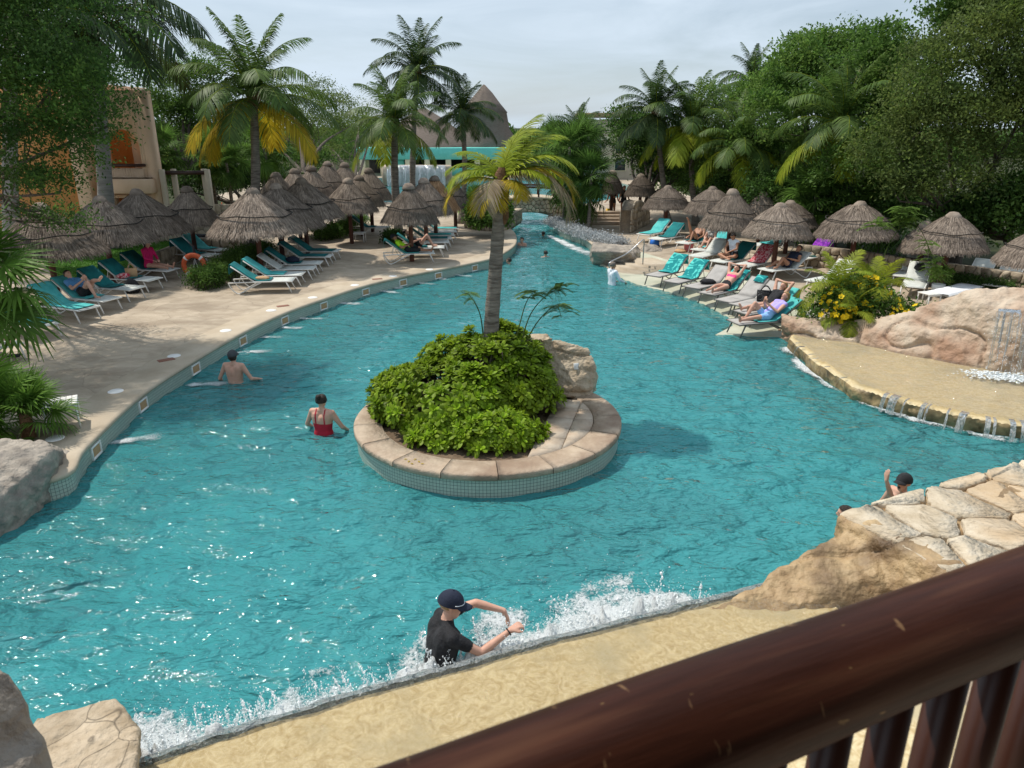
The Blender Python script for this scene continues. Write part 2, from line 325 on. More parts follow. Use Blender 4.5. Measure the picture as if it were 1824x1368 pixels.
M['yellow_p'] = solid('yellow_plastic', (.80, .48, .01), .5); M['paperbag'] = solid('paper_bag', (.45, .28, .15)); M['purple'] = mat('purple_print', (.12, .01, .25), (.30, .04, .45), 12, .9, lo=.45, hi=.55); M['redprint'] = mat('red_print', (.5, .03, .06), (.75, .45, .45), 14, .9, lo=.48, hi=.56)
M['blue_p'] = solid('blue_plastic', (.02, .16, .60), .5)
def foam_mat():
    m = bpy.data.materials.new('foam'); m.use_nodes = True; b = m.node_tree.nodes['Principled BSDF']
    b.inputs['Base Color'].default_value = (.86, .90, .91, 1); b.inputs['Roughness'].default_value = .25; b.inputs['Specular IOR Level'].default_value = .6
    return m
M['foam'] = foam_mat()
def drop_mat():
    m = bpy.data.materials.new('droplet'); m.use_nodes = True; N = m.node_tree.nodes; L = m.node_tree.links; N.clear()
    o = N.new('ShaderNodeOutputMaterial'); tr = N.new('ShaderNodeBsdfTransparent'); tr.inputs[0].default_value = (.96, .985, .99, 1); g = N.new('ShaderNodeBsdfPrincipled'); g.inputs['Base Color'].default_value = (.85, .9, .92, 1); g.inputs['Roughness'].default_value = .12
    mx = N.new('ShaderNodeMixShader'); mx.inputs[0].default_value = .5; L.new(tr.outputs[0], mx.inputs[1]); L.new(g.outputs[0], mx.inputs[2]); L.new(mx.outputs[0], o.inputs[0])
    return m
M['drop'] = drop_mat()
def water_mat(name, tint, milk, milkc, sc=1.6, bstr=.35, rough=.04, stretch=(1, 1, 1), fine=.5, flat=False):
    """water seen as milky tinted body under a fresnel gloss with wave relief"""
    m = bpy.data.materials.new(name); m.use_nodes = True; N = m.node_tree.nodes; L = m.node_tree.links; N.clear()
    o = N.new('ShaderNodeOutputMaterial'); tc = N.new('ShaderNodeTexCoord'); mp = N.new('ShaderNodeMapping'); mp.inputs['Scale'].default_value = stretch; L.new(tc.outputs['Object'], mp.inputs[0])
    n1 = N.new('ShaderNodeTexNoise'); n1.inputs['Scale'].default_value = sc; n1.inputs['Detail'].default_value = 4; n1.inputs['Roughness'].default_value = .5; n1.inputs['Distortion'].default_value = .25; L.new(mp.outputs[0], n1.inputs['Vector'])
    n2 = N.new('ShaderNodeTexNoise'); n2.inputs['Scale'].default_value = sc * 4.3; n2.inputs['Detail'].default_value = 3; n2.inputs['Distortion'].default_value = .2; L.new(mp.outputs[0], n2.inputs['Vector'])
    ad = N.new('ShaderNodeMath'); ad.operation = 'MULTIPLY_ADD'; L.new(n2.outputs[0], ad.inputs[0]); ad.inputs[1].default_value = fine * .35; L.new(n1.outputs[0], ad.inputs[2])
    bp = N.new('ShaderNodeBump'); bp.inputs['Strength'].default_value = bstr; bp.inputs['Distance'].default_value = .25; L.new(ad.outputs[0], bp.inputs['Height'])
    fr = N.new('ShaderNodeFresnel'); fr.inputs['IOR'].default_value = 1.33; 
    if not flat: L.new(bp.outputs[0], fr.inputs['Normal'])
    else:
        rg_ = N.new('ShaderNodeMath'); rg_.operation = 'PINGPONG'; rg_.inputs[1].default_value = .12; L.new(n1.outputs[0], rg_.inputs[0]); L.new(rg_.outputs[0], ad.inputs[2]); fr.inputs['IOR'].default_value = 1.5
    gl = N.new('ShaderNodeBsdfGlossy'); gl.inputs['Roughness'].default_value = rough; L.new(bp.outputs[0], gl.inputs['Normal'])
    tr = N.new('ShaderNodeBsdfTransparent'); tr.inputs[0].default_value = (*tint, 1)
    df = N.new('ShaderNodeBsdfDiffuse'); df.inputs[0].default_value = (*milkc, 1); bq = N.new('ShaderNodeBump'); bq.inputs['Strength'].default_value = min(1, bstr * 1.4); bq.inputs['Distance'].default_value = .48; L.new(ad.outputs[0], bq.inputs['Height']); L.new(bq.outputs[0], df.inputs['Normal'])
    mk = N.new('ShaderNodeMixShader'); mk.inputs[0].default_value = milk; L.new(tr.outputs[0], mk.inputs[1]); L.new(df.outputs[0], mk.inputs[2])
    mx = N.new('ShaderNodeMixShader'); L.new(fr.outputs[0], mx.inputs[0]); L.new(mk.outputs[0], mx.inputs[1]); L.new(gl.outputs[0], mx.inputs[2]); L.new(mx.outputs[0], o.inputs[0])
    return m
M['water'] = water_mat('pool_water', (.50, .83, .85), .64, (.066, .33, .35), 1.45, .7, .045, (1, 1.7, 1), .5)
M['film'] = water_mat('thin_water', (.98, .97, .93), .07, (.78, .75, .64), 6.5, 1.0, .03, (1, 1, 1), .35, True)
M['fall'] = water_mat('falling_water', (.97, .98, .98), .5, (.86, .90, .90), 9, .8, .06, (1, 1, .10))
M['pool_floor'] = mat('pool_plaster', (.10, .50, .55), (.14, .58, .62), .7, .8)
def mosaic():
    m = bpy.data.materials.new('mosaic_tiles'); m.use_nodes = True; N = m.node_tree.nodes; L = m.node_tree.links; b = N['Principled BSDF']; b.inputs['Roughness'].default_value = .3
    uv = N.new('ShaderNodeUVMap'); br = N.new('ShaderNodeTexBrick'); br.offset = 0; br.inputs['Scale'].default_value = 1; br.inputs['Brick Width'].default_value = .055; br.inputs['Row Height'].default_value = .055; br.inputs['Mortar Size'].default_value = .0035
    br.inputs['Color1'].default_value = (.40, .47, .40, 1); br.inputs['Color2'].default_value = (.46, .52, .44, 1); br.inputs['Mortar'].default_value = (.10, .13, .12, 1)
    L.new(uv.outputs[0], br.inputs['Vector']); L.new(br.outputs[0], b.inputs['Base Color'])
    return m
M['mosaic'] = mosaic()
# ================================================================== SETTING
def clip(poly, p, n):
    o = []; 
    for i in range(len(poly)):
        a, b = poly[i], poly[(i + 1) % len(poly)]; da = np.dot(a - p, n); db = np.dot(b - p, n)
        if da <= 0: o.append(a)
        if da * db < 0: o.append(a + (b - a) * da / (da - db))
    return o
def voronoi(pts, bound, gap=.02):
    pts = np.array(pts, float); res = []
    for i, p in enumerate(pts):
        poly = [np.array(b, float) for b in bound]
        d = np.linalg.norm(pts - p, axis=1)
        for j in np.argsort(d)[1:22]:
            q = pts[j]; n = (q - p) / max(d[j], 1e-6); poly = clip(poly, (p + q) / 2 - n * gap / 2, n)
            if len(poly) < 3: break
        if len(poly) >= 3: res.append(np.array(poly))
    return res
def chip(poly, k=.18):
    """cut the corners of a 2D polygon"""
    o = []; n = len(poly)
    for i in range(n):
        a, b, c = poly[i - 1], poly[i], poly[(i + 1) % n]; o += [b + (a - b) * k, b + (c - b) * k]
    return np.array(o)
def jgrid(x0, x1, y0, y1, s, j=.33, rg=rng):
    o = []; r = 0; y = y0 + s / 2
    while y < y1:
        x = x0 + s / 2 + (s / 2 if r % 2 else 0)
        while x < x1 + s / 4: o.append((x + rg.uniform(-j, j) * s, y + rg.uniform(-j, j) * s)); x += s
        y += s * .85; r += 1
    return o
def stone_piece(poly, mapf, t0, t1, inset=.15):
    """a stone from a 2D polygon: mapf(u,v,depth) -> xyz; bevelled towards its face"""
    n = len(poly); c = poly.mean(0); a = poly; b = c + (poly - c) * (1 - inset * .35)
    V = [mapf(p[0], p[1], t0) for p in a] + [mapf(p[0], p[1], t1 * .72 + t0 * .28) for p in a] + [mapf(p[0], p[1], t1) for p in b]
    Fc = [list(range(2 * n, 3 * n))]
    for k in range(n): Fc += [[k, (k + 1) % n, n + (k + 1) % n, n + k], [n + k, n + (k + 1) % n, 2 * n + (k + 1) % n, 2 * n + k]]
    return V, Fc

# ---- pool outline (xy), starting on the terrace side and running round
LE = [P(*q, .35) for q in [(95, 850), (150, 795), (250, 702), (345, 640), (430, 592), (505, 557), (575, 532), (650, 508), (717, 492), (780, 480), (845, 467), (880, 458), (905, 445), (918, 432), (916, 415), (902, 402)]]
LE = [(p.x, p.y) for p in LE]
LEs = [tuple(q[:2]) for q in spline([(x, y, 0) for x, y in [(-8.6, 9.0)] + LE + [(-.5, 41)]], 6)]
FARP = [(-.5, 46.5), (-3, 49), (-14, 53), (-19, 62), (-19, 76), (9, 77), (11, 60), (5, 50), (2.9, 46.5)]
RE = [tuple(q[:2]) for q in spline([(2.1, 43, 0), (2.45, 37.3, 0), (3.3, 34.4, 0), (3.6, 31.8, 0)], 5)]
WE = [(3.5, 29.0), (3.9, 27.7), (3.89, 26.7), (4.45, 25.1), (5.35, 23.8), (6.0, 22), (6.25, 20.4), (6.1, 19.6), (5.39, 18.7), (7.1, 18.3)]
WEs = [tuple(q[:2]) for q in spline([(x, y, 0) for x, y in WE[:8]], 4)] + [WE[8], WE[9]]
DE = [(5.3, 30.0), (6.0, 28.2), (6.5, 26.6), (7.1, 25.2), (7.9, 24.1), (8.35, 22.6), (8.5, 20.6), (8.4, 19.6), (8.3, 19.1), (8.2, 18.3)]
DEs = [tuple(q[:2]) for q in spline([(x, y, 0) for x, y in DE[:8]], 4)] + [DE[8], DE[9]]
CE = [(6.84, 17.42), (6.74, 15.57), (6.87, 13.88), (7.38, 13.08), (8.03, 12.35), (8.95, 11.82), (12.5, 11.0)]
NEAR = [(14, 10.5), (12, 8.5), (4.4, 7.0), (2.0, 6.3), (-.6, 5.3), (-2.9, 4.3), (-6, 3.2), (-10.5, 3.0), (-10.5, 8.4)]
deck_hole = LEs + FARP + RE + DEs + [(9.5, 16.5), (12, 14), (15, 13)] + NEAR
water_out = LEs + FARP + RE + WEs + [(7.6, 17.6), (7.6, 14.3), (9, 12.4), (13, 11.4)] + NEAR
def sheet(name, outer, hole, z, m):
    V, T = poly_tris(outer, [hole]); g = G(); g.add(np.c_[V, np.full(len(V), z)], T); return tag(g.obj(name, m), kind='structure')
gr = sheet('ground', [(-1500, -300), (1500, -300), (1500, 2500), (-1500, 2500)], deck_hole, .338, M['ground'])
dk = sheet('pool_deck', [(-34, -8), (30, -8), (30, 10), (17.5, 20.3), (12.2, 27.6), (12.6, 36), (13, 50), (14, 86), (-24, 86), (-22, 54), (-12.5, 48), (-13, 37), (-17, 33), (-34, 24)], deck_hole, .35, M['deck'])
# pool basin
g = G(); V, T = poly_tris(deck_hole); g.add(np.c_[V, np.full(len(V), -1.25)], T)
tag(g.obj('pool_floor', M['pool_floor']), kind='structure')
def wall_strip(name, line, z0, z1, m, closed=False, off=0):
    L2 = list(line) + ([line[0]] if closed else []); V = []; U = []; s = 0
    for i, (x, y) in enumerate(L2):
        if i: s += math.hypot(x - L2[i - 1][0], y - L2[i - 1][1])
        V += [(x, y, z0), (x, y, z1)]; U += [(s, z0), (s, z1)]
    Fc = np.array([[2 * i, 2 * i + 2, 2 * i + 3, 2 * i + 1] for i in range(len(L2) - 1)])
    return tag(G().add(V, Fc, 0, U).obj(name, m), kind='structure')
wall_strip('pool_wall', deck_hole, -1.25, .345, M['mosaic'], True)
# coping: a smooth band along the terrace edge with a rounded nose over the water
def coping(line, width, side, name):
    L = np.array(line); T = np.gradient(L, axis=0); T /= np.linalg.norm(T, axis=1)[:, None]; Nn = np.stack([-T[:, 1], T[:, 0]], 1) * side
    prof = [(-.02, .27), (-.045, .29), (-.05, .325), (-.03, .357), (.02, .368), (width, .364), (width + .012, .352)]
    V = []; 
    for w, z in prof: V.append(np.c_[L + Nn * w, np.full(len(L), z)])
    V = np.concatenate(V); n = len(L)
    Fc = np.array([[i * n + k, i * n + k + 1, (i + 1) * n + k + 1, (i + 1) * n + k] for i in range(len(prof) - 1) for k in range(n - 1)])
    o = G().add(V, Fc).obj(name, M['coping'], smooth=True); return tag(o, kind='structure')
coping(LEs, .85, 1, 'pool_coping')
coping(RE, .3, 1, 'channel_coping')
# water surface with real waves
def in_poly(x, y, poly):
    c = np.zeros(len(x), bool); n = len(poly)
    for i in range(n):
        x1, y1 = poly[i]; x2, y2 = poly[i - 1]
        if y1 == y2: continue
        c ^= ((y1 > y) != (y2 > y)) & (x < (x2 - x1) * (y - y1) / (y2 - y1) + x1)
    return c
def wave_h(x, y):
    p = np.c_[x, y * 1.0, np.zeros_like(x)]; w = fbm(p * np.array([.8, 1.0, 1]), 3, 2) * .35
    q = np.c_[x * 1.0 + y * .55, y * 1.75 - x * .35, np.zeros_like(x)]
    h = .031 * fbm(q * 1.45 + w[:, None], 11, 3, .5)
    d = np.exp(-((x - .2) ** 2 + (y - 6.0) ** 2) / 14); h += .030 * d * fbm(np.c_[x, y, x * 0] * 2.6, 31, 3)
    return h
def water_patch(x0, x1, y0, y1, s):
    nx = int((x1 - x0) / s) + 1; ny = int((y1 - y0) / s) + 1
    X, Y = np.meshgrid(np.linspace(x0, x1, nx), np.linspace(y0, y1, ny)); x = X.ravel(); y = Y.ravel()
    q = np.array([[j * nx + i, j * nx + i + 1, (j + 1) * nx + i + 1, (j + 1) * nx + i] for j in range(ny - 1) for i in range(nx - 1)])
    cx = x[q].mean(1); cy = y[q].mean(1); k = in_poly(cx, cy, water_out); q = q[k]
    used = np.unique(q); rm = np.full(len(x), -1); rm[used] = np.arange(len(used))
    return np.c_[x, y, wave_h(x, y)][used], rm[q]
g = G()
g.add(*water_patch(-10.6, 14.4, 2.8, 18.8, .062)); g.add(*water_patch(-9.6, 14.4, 18.8, 47.8, .15)); g.add(*water_patch(-19.2, 11.3, 47.8, 77.2, .5))
wt = g.obj('water', M['water'], smooth=True); tag(wt, 'rippled turquoise pool water', None, None, 'structure')
for v in []: pass
# tanning ledge: wet pale shelf that the grey loungers stand on
g = G(); n = len(WEs); A = np.array(WEs); B = np.array(DEs); V = []
for w, z in ((0, -.5), (0, .0), (.02, .03), (.78, .05), (1, .352)): V.append(np.c_[A + (B - A) * w, np.full(n, z)])
g.add(np.concatenate(V), np.array([[i * n + k, i * n + k + 1, (i + 1) * n + k + 1, (i + 1) * n + k] for i in range(4) for k in range(n - 1)]))
M['ledge'] = mat('wet_pale_plaster', (.42, .43, .32), (.56, .54, .42), 1.2, .3, .1, 12, spec=.5)
tag(g.obj('tanning_ledge', M['ledge']), kind='structure')
# entry steps beside the rock
st = thing('entry_steps', 'curved pale steps running down into the water beside the boulder and handrail', 'steps', (0, 0, 0))
for i in range(4):
    r = [(3.65 + .34 * i, 28.9), (3.75 + .36 * i, 27.9), (4.1 + .34 * i, 27.2), (4.6 + .28 * i, 26.9), (6.6, 27.0), (6.4, 29.2)]
    z = .04 + .085 * i
    V = [(x, y, -.5 + .001 * i) for x, y in r] + [(x, y, z) for x, y in r]; k = len(r)
    G().add(V, [list(range(k, 2 * k))] + [[a, (a + 1) % k, k + (a + 1) % k, k + a] for a in range(k)]).obj('step', M['coping'], st)

# ---- rocks
def rock_disp(a, s, seed, crack=.05):
    def f(V):
        n1 = fbm(V * s, seed, 6, .6); d = a * (n1 * .6 + .75 * (.5 - np.abs(fbm(V * s * 1.3 + 3.1, seed + 40, 4, .55)))) + a * .35 * np.round(fbm(V * s * np.array([.6, .6, 1.6]), seed + 60, 2) * 2.5) / 2.5
        c = np.abs(vnoise(V * s * .9 + 7.3, seed + 20)); d -= crack * np.clip(1 - c / .06, 0, 1)
        return d
    return f
def rock(name, hulls, label, m, vox=.05, a=.06, s=1.6, seed=1, parent=None, crack=.04):
    V, Fc = remesh([hull(h) for h in hulls], vox * .7, 1, rock_disp(a, s, seed, crack))
    o = G().add(V, Fc).obj(name, m, parent, smooth=True)
    if parent is None: tag(o, label, 'rock')
    return o
# near weir: a wet stone sill that the stream pours over
LIP = [np.array((p.x, p.y)) for p in [P(170, 1385, .5), P(270, 1350, .5), P(420, 1302, .5), P(600, 1248, .5), P(800, 1190, .5), P(1000, 1135, .5), P(1240, 1075, .5), P(1420, 1028, .5)]]
LIPs = spline([(x, y, 0) for x, y in LIP], 5)[:, :2]
T = np.gradient(LIPs, axis=0); T /= np.linalg.norm(T, axis=1)[:, None]; NIN = np.stack([T[:, 1], -T[:, 0]], 1)      # towards the viewer's side
wr = thing('weir', 'low wet yellow stone sill with a stream sliding over it into the pool', 'weir', (0, 0, 0))
g = G(); n = len(LIPs); V = []; prof = [(-.10, -.6), (-.06, .05), (-.03, .33), (0, .44), (.05, .485), (.12, .5), (.5, .5), (1.0, .5), (1.6, .51), (3.2, .55)]
for w, z in prof: V.append(np.c_[LIPs + NIN * w, np.full(n, z)])
V = np.concatenate(V); V[:, 2] += .014 * fbm(V * 3, 5, 3); V[:, :2] += .03 * np.stack([fbm(V * 2.5, 8, 3), fbm(V * 2.5, 9, 3)], 1)
Fc = np.array([[i * n + k, (i + 1) * n + k, (i + 1) * n + k + 1, i * n + k + 1] for i in range(len(prof) - 1) for k in range(n - 1)])
g.add(V, Fc[:, ::-1]).obj('sill', M['slab_wet'], wr, smooth=True)
# stream film over the sill, bending over the lip
nn = 160; t = np.linspace(0, n - 1, nn); Lx = np.stack([np.interp(t, np.arange(n), LIPs[:, 0]), np.interp(t, np.arange(n), LIPs[:, 1])], 1); Nx = np.stack([np.interp(t, np.arange(n), NIN[:, 0]), np.interp(t, np.arange(n), NIN[:, 1])], 1)
ws = list(np.linspace(1.8, .05, 44)); V = []
for w in ws: V.append(np.c_[Lx + Nx * w, np.full(nn, .545)])
V = np.concatenate(V); V[:, 2] += .008 * fbm(V * np.array([11, 11, 1]), 41, 3, .6)
Fq = np.array([[i * nn + k, i * nn + k + 1, (i + 1) * nn + k + 1, (i + 1) * nn + k] for i in range(len(ws) - 1) for k in range(nn - 1)])
G().add(V, Fq).obj('stream', M['film'], wr, smooth=True)
dr = [(.06, .546), (0, .535), (-.05, .505), (-.10, .45), (-.15, .37), (-.19, .27), (-.22, .16), (-.25, .03), (-.26, -.1)]; V = []
for w, z in dr: V.append(np.c_[Lx + Nx * w, np.full(nn, z)])
V = np.concatenate(V); V[:, :2] += (.03 * fbm(V * np.array([5, 5, 1.2]), 51, 3))[:, None] * np.tile(Nx, (len(dr), 1))
Fq = np.array([[i * nn + k, i * nn + k + 1, (i + 1) * nn + k + 1, (i + 1) * nn + k] for i in range(len(dr) - 1) for k in range(nn - 1)])
G().add(V, Fq).obj('falling_sheet', M['fall'], wr, smooth=True)

# flagstone-topped rock at the right end of the weir
rk = thing('flagstone_rock', 'large rock topped with split pale flagstones beside the weir', 'rock', (0, 0, 0))
TOPR = [(3.72, 7.32), (7.0, 8.75), (12.5, 10.7), (13, 4.5), (5.6, 4.4), (4.55, 5.75)]; zt = 1.02
hA = [(x, y, zt) for x, y in TOPR] + [(3.7, 7.55, -.5), (7.1, 9.0, -.5), (12.7, 10.9, -.5), (13.4, 4, -.5), (5.2, 4.0, -.5), (4.0, 5.7, -.5)]
hB = [(1.75, 6.22, .42), (1.9, 6.5, -.5), (1.7, 6.2, -.3), (2.6, 6.55, .62), (3.4, 6.95, .85), (4.0, 7.3, 1.0), (3.9, 7.75, -.5), (4.3, 6.4, .3), (3.3, 6.35, .35), (2.4, 6.15, .4), (4.6, 6.9, .9)]
V, Fc = remesh([hull(hA), hull(hB)], .035, 1, rock_disp(.07, 1.5, 3, .05)); 
G().add(V, Fc).obj('rock_body', M['stone_wet'], rk, smooth=True)
r2 = np.random.default_rng(4); pts = jgrid(3.6, 13, 4.2, 10.8, .72, .42, r2)
bnd = [np.array(q) for q in [(3.72, 7.36), (7.0, 8.84), (12.6, 10.8), (13, 4.5), (5.7, 4.3), (4.5, 5.8)]][::-1]
for poly in voronoi(pts, [np.array(b) for b in bnd], .035):
    if len(poly) < 3: continue
    e = np.linalg.norm(poly - np.roll(poly, 1, 0), axis=1)
    if e.sum() < .8: continue
    poly = chip(poly, .10)
    for am in (.030, .016): mid = (poly + np.roll(poly, -1, 0)) / 2 + r2.uniform(-am, am, poly.shape); poly = np.stack([poly, mid], 1).reshape(-1, 2)
    h = r2.uniform(1.065, 1.085); tl = r2.uniform(-.03, .03, 2); c = poly.mean(0)
    mapf = lambda u, v, d: (u, v, d + (tl[0] * (u - c[0]) + tl[1] * (v - c[1]) if d > 1 else 0))
    V, Fc = stone_piece(poly, mapf, .985, h, .05); V = np.array(V); V[:, 2] += .008 * fbm(V * 6, 3, 3); G().add(V, Fc).obj('flagstone', M['flag'], rk)
# rocks at the left
q = lambda a, b, z: tuple(P(a, b, z))
rl = rock('boulder', [[q(-260, 785, .8), q(0, 784, .8), q(78, 786, .78), q(94, 800, .74), q(0, 806, .8), q(-260, 850, .78), q(100, 852, .02), q(6, 950, .02), q(-200, 1080, .02), (-6.85, 9.75, -.5), (-6.8, 8.5, -.5), (-9.5, 7.2, -.5), (-10, 10.6, -.5), (-7.0, 10.6, .3)]], 'grey weathered boulder at the pool edge below the small fan palm', M['stone_grey'], .05, .07, 1.7, 5)
q0 = [q(66, 1272, 1.0), q(205, 1240, 1.0), q(245, 1300, .97), q(235, 1400, .97), q(20, 1420, 1.0), q(252, 1335, .3), (-3.25, 4.75, -.5), (-4.6, 4.5, -.5), (-4.6, 3.2, -.5), (-2.6, 3.2, -.5)]
rb = rock('cracked_rock', [q0], 'pale flat-topped cracked rock standing at the end of the weir', M['stone_cracked'], .03, .03, 2.4, 9, crack=.05)
pil = rock('stone_pillar', [[(-1.38, 1.62, 3.88), (-1.65, 1.7, 4.0), (-2.3, 1.6, 4.05), (-2.3, .9, 4.05), (-1.45, 1.0, 3.75), (-1.14, 1.45, 3.2), (-1.1, 1.3, 2.2), (-1.07, 1.5, .2), (-2.6, 2.0, .2), (-2.6, .6, .2), (-1.07, .7, .2)]], 'rough brown stone pillar rising close beside the balcony', M['stone_grey'], .05, .06, 2, 12)

# ---- cascade on the far right bank
cs = thing('cascade_basin', 'shallow yellow stone basin spilling over a mossy ledge into the pool', 'cascade', (0, 0, 0))
CB = [(7.2, 18.1), (8.0, 17.5), (9.3, 16.4), (10.4, 15.2), (11.2, 14.6), (12.0, 14.2), (13.5, 13.4)]
hs = []
for i in range(len(CE) - 1):
    a, b, c, d = CE[i], CE[i + 1], CB[i + 1], CB[i]
    hs.append([(*a, .27), (*b, .27), (*c, .27), (*d, .27), (a[0] + .1, a[1], -.9), (b[0] + .1, b[1] + .05, -.9), (*c, -.9), (*d, -.9)])
V, Fc = remesh([hull(h) for h in hs], .055, 1)
dsp = rock_disp(.055, 1.9, 14, .06)(V); top = V[:, 2] > .22
N2 = np.zeros_like(V); N2[:, 0] = -.8; N2[:, 1] = -.6
V = V + N2 * (dsp * ~top)[:, None]; V[top, 2] += .012 * fbm(V[top] * 2, 3, 3)
g = G(); fz = V[Fc].mean(1)[:, 2]
g.add(V, Fc[fz > .235], 0); g2 = Fc[fz <= .235]; g.add(V, g2, 1)
g.obj('basin_stone', [M['slab_wet'], M['slab_edge']], cs, smooth=True)
# water film lying in the basin
po = [np.array(c) + (.12, .05) for c in CE] + [np.array(c) for c in CB[::-1]]
s = .08; X, Y = np.meshgrid(np.arange(6.6, 13.6, s), np.arange(10.8, 18.4, s)); nx = X.shape[1]; ny = X.shape[0]; x = X.ravel(); y = Y.ravel()
qd = np.array([[j * nx + i, j * nx + i + 1, (j + 1) * nx + i + 1, (j + 1) * nx + i] for j in range(ny - 1) for i in range(nx - 1)])
qd = qd[in_poly(x[qd].mean(1), y[qd].mean(1), [tuple(p) for p in po])]
us = np.unique(qd); rm = np.full(len(x), -1); rm[us] = np.arange(len(us))
V = np.c_[x, y, .315 + .010 * fbm(np.c_[x, y, x * 0] * 4, 61, 3)][us]
G().add(V, rm[qd]).obj('basin_water', M['film'], cs, smooth=True)
# trickles over the ledge
for (px, w) in [(1418, .03), (1426, .05), (1440, .03), (1448, .03), (1470, .03), (1500, .03), (1582, .05), (1590, .06), (1600, .04), (1612, .03), (1650, .05), (1658, .03), (1690, .03), (1715, .06), (1722, .03), (1765, .05), (1772, .03), (1795, .05), (1803, .04), (1815, .06)]:
    pr = P(px, 600 + (px - 1405) * .38, .3); 
    E2 = np.array(CE); j = np.argmin([abs((px - 912) / F_PX - e[0] / (e[1] * .95 + 1.6)) for e in E2])
    ts = np.linspace(0, 1, 60); best = None
    Ed = spline([(a, b, .3) for a, b in CE], 12)
    pxs = 912 + F_PX * Ed[:, 0] / (Ed[:, 1] * math.cos(PITCH) + (CAM_Z - .3) * math.sin(PITCH)); k = int(np.argmin(np.abs(pxs - px)))
    c = Ed[k]; tn = Ed[min(k + 1, len(Ed) - 1)] - Ed[max(k - 1, 0)]; tn /= np.linalg.norm(tn); nn_ = np.array([tn[1], -tn[0], 0]); nn_ = nn_ if nn_[0] < 0 else -nn_
    V = []; prf = [(-.1, .33), (.02, .325), (.08, .29), (.12, .2), (.15, .1), (.17, 0)]
    m2 = 4
    for w_, z in prf:
        for e in np.linspace(-w, w, m2): V.append(c[:2].tolist() + [0]); V[-1] = (c[0] + tn[0] * e + nn_[0] * (w_ + .02 * math.sin(e * 40)), c[1] + tn[1] * e + nn_[1] * w_, z)
    G().add(V, np.array([[i * m2 + a, i * m2 + a + 1, (i + 1) * m2 + a + 1, (i + 1) * m2 + a] for i in range(len(prf) - 1) for a in range(m2 - 1)])).obj('trickle', M['fall'], cs, smooth=True)
# rock bank behind the basin
rock('rock_bank', [
    [(6.95, 18.35, .62), (7.0, 17.85, .55), (8.3, 17.5, .62), (8.4, 17.1, .4), (9.0, 17.3, .75), (6.9, 18.3, -.3), (7.0, 17.6, -.3), (9.0, 16.2, -.3), (9.3, 17.2, -.3)],
    [(8.3, 17.6, .6), (8.4, 16.95, .52), (9.6, 16.6, 1.15), (9.4, 16.0, .8), (10.3, 15.9, 1.35), (9.0, 16.0, .2), (10.3, 14.8, .2), (10.6, 16.5, -.3), (8.2, 17.0, -.3)],
    [(9.5, 16.7, 1.2), (10.2, 16.2, 1.7), (10.3, 15.5, 1.5), (11.5, 15.7, 1.95), (11.3, 14.75, 1.55), (14, 15.2, 2.1), (13.5, 13.7, 1.7), (10.2, 14.9, .2), (11.2, 14.45, .2), (14, 13.2, .2), (14.5, 17, .2), (9.5, 17.2, .2)]],
    'long pinkish rock bank behind the cascade basin, rising towards its waterfall', M['rock_pink'], .055, .09, 1.2, 17, crack=.09)
# waterfall down the rock bank
wf = thing('waterfall', 'sheet of falling water streaming down the rock bank into the basin', 'waterfall', (0, 0, 0))
m2 = 40; V = []; rows = np.linspace(0, 1, 14)
for tt in rows:
    for e in np.linspace(0, 1, m2):
        a = np.array([10.25, 15.0]) + e * np.array([2.6, -1.05]); k = tt * tt
        V.append((a[0] - .22 * tt - .1, a[1] - .38 * tt - .12, 1.62 + .1 * e - 1.36 * k - .02 * tt))
V = np.array(V); V[:, 1] += .05 * fbm(V * np.array([6, 6, .6]), 71, 3)
fq = np.array([[i * m2 + a, i * m2 + a + 1, (i + 1) * m2 + a + 1, (i + 1) * m2 + a] for i in range(len(rows) - 1) for a in range(m2 - 1)])
kk = np.array([vnoise(np.array([[f % (m2 - 1) * .55, f // (m2 - 1) * .12, 3.]]), 5)[0] > -.25 for f in range(len(fq))])
G().add(V, fq[kk]).obj('water_sheet', M['film'], wf, smooth=True)
rg_w = np.random.default_rng(2); gw = G()
for k in range(150):
    e = rg_w.uniform(-.02, 1); a_ = np.array([10.25, 15.0]) + e * np.array([2.6, -1.05]); sp_ = rg_w.uniform(.5, 1.25); z0 = 1.64 + .1 * e + rg_w.uniform(-.05, .03); tl_ = rg_w.uniform(.55, 1); ts_ = np.linspace(rg_w.uniform(0, .3), tl_, 7); pth = [(a_[0] - .1 - .22 * t * sp_, a_[1] - .14 - .42 * t * sp_, z0 - 1.33 * t * t) for t in ts_]
    gw.add(*tube(pth, np.linspace(.004, rg_w.uniform(.004, .011), 7), 5))
gw.obj('water_streams', M['fall'], wf, smooth=True)

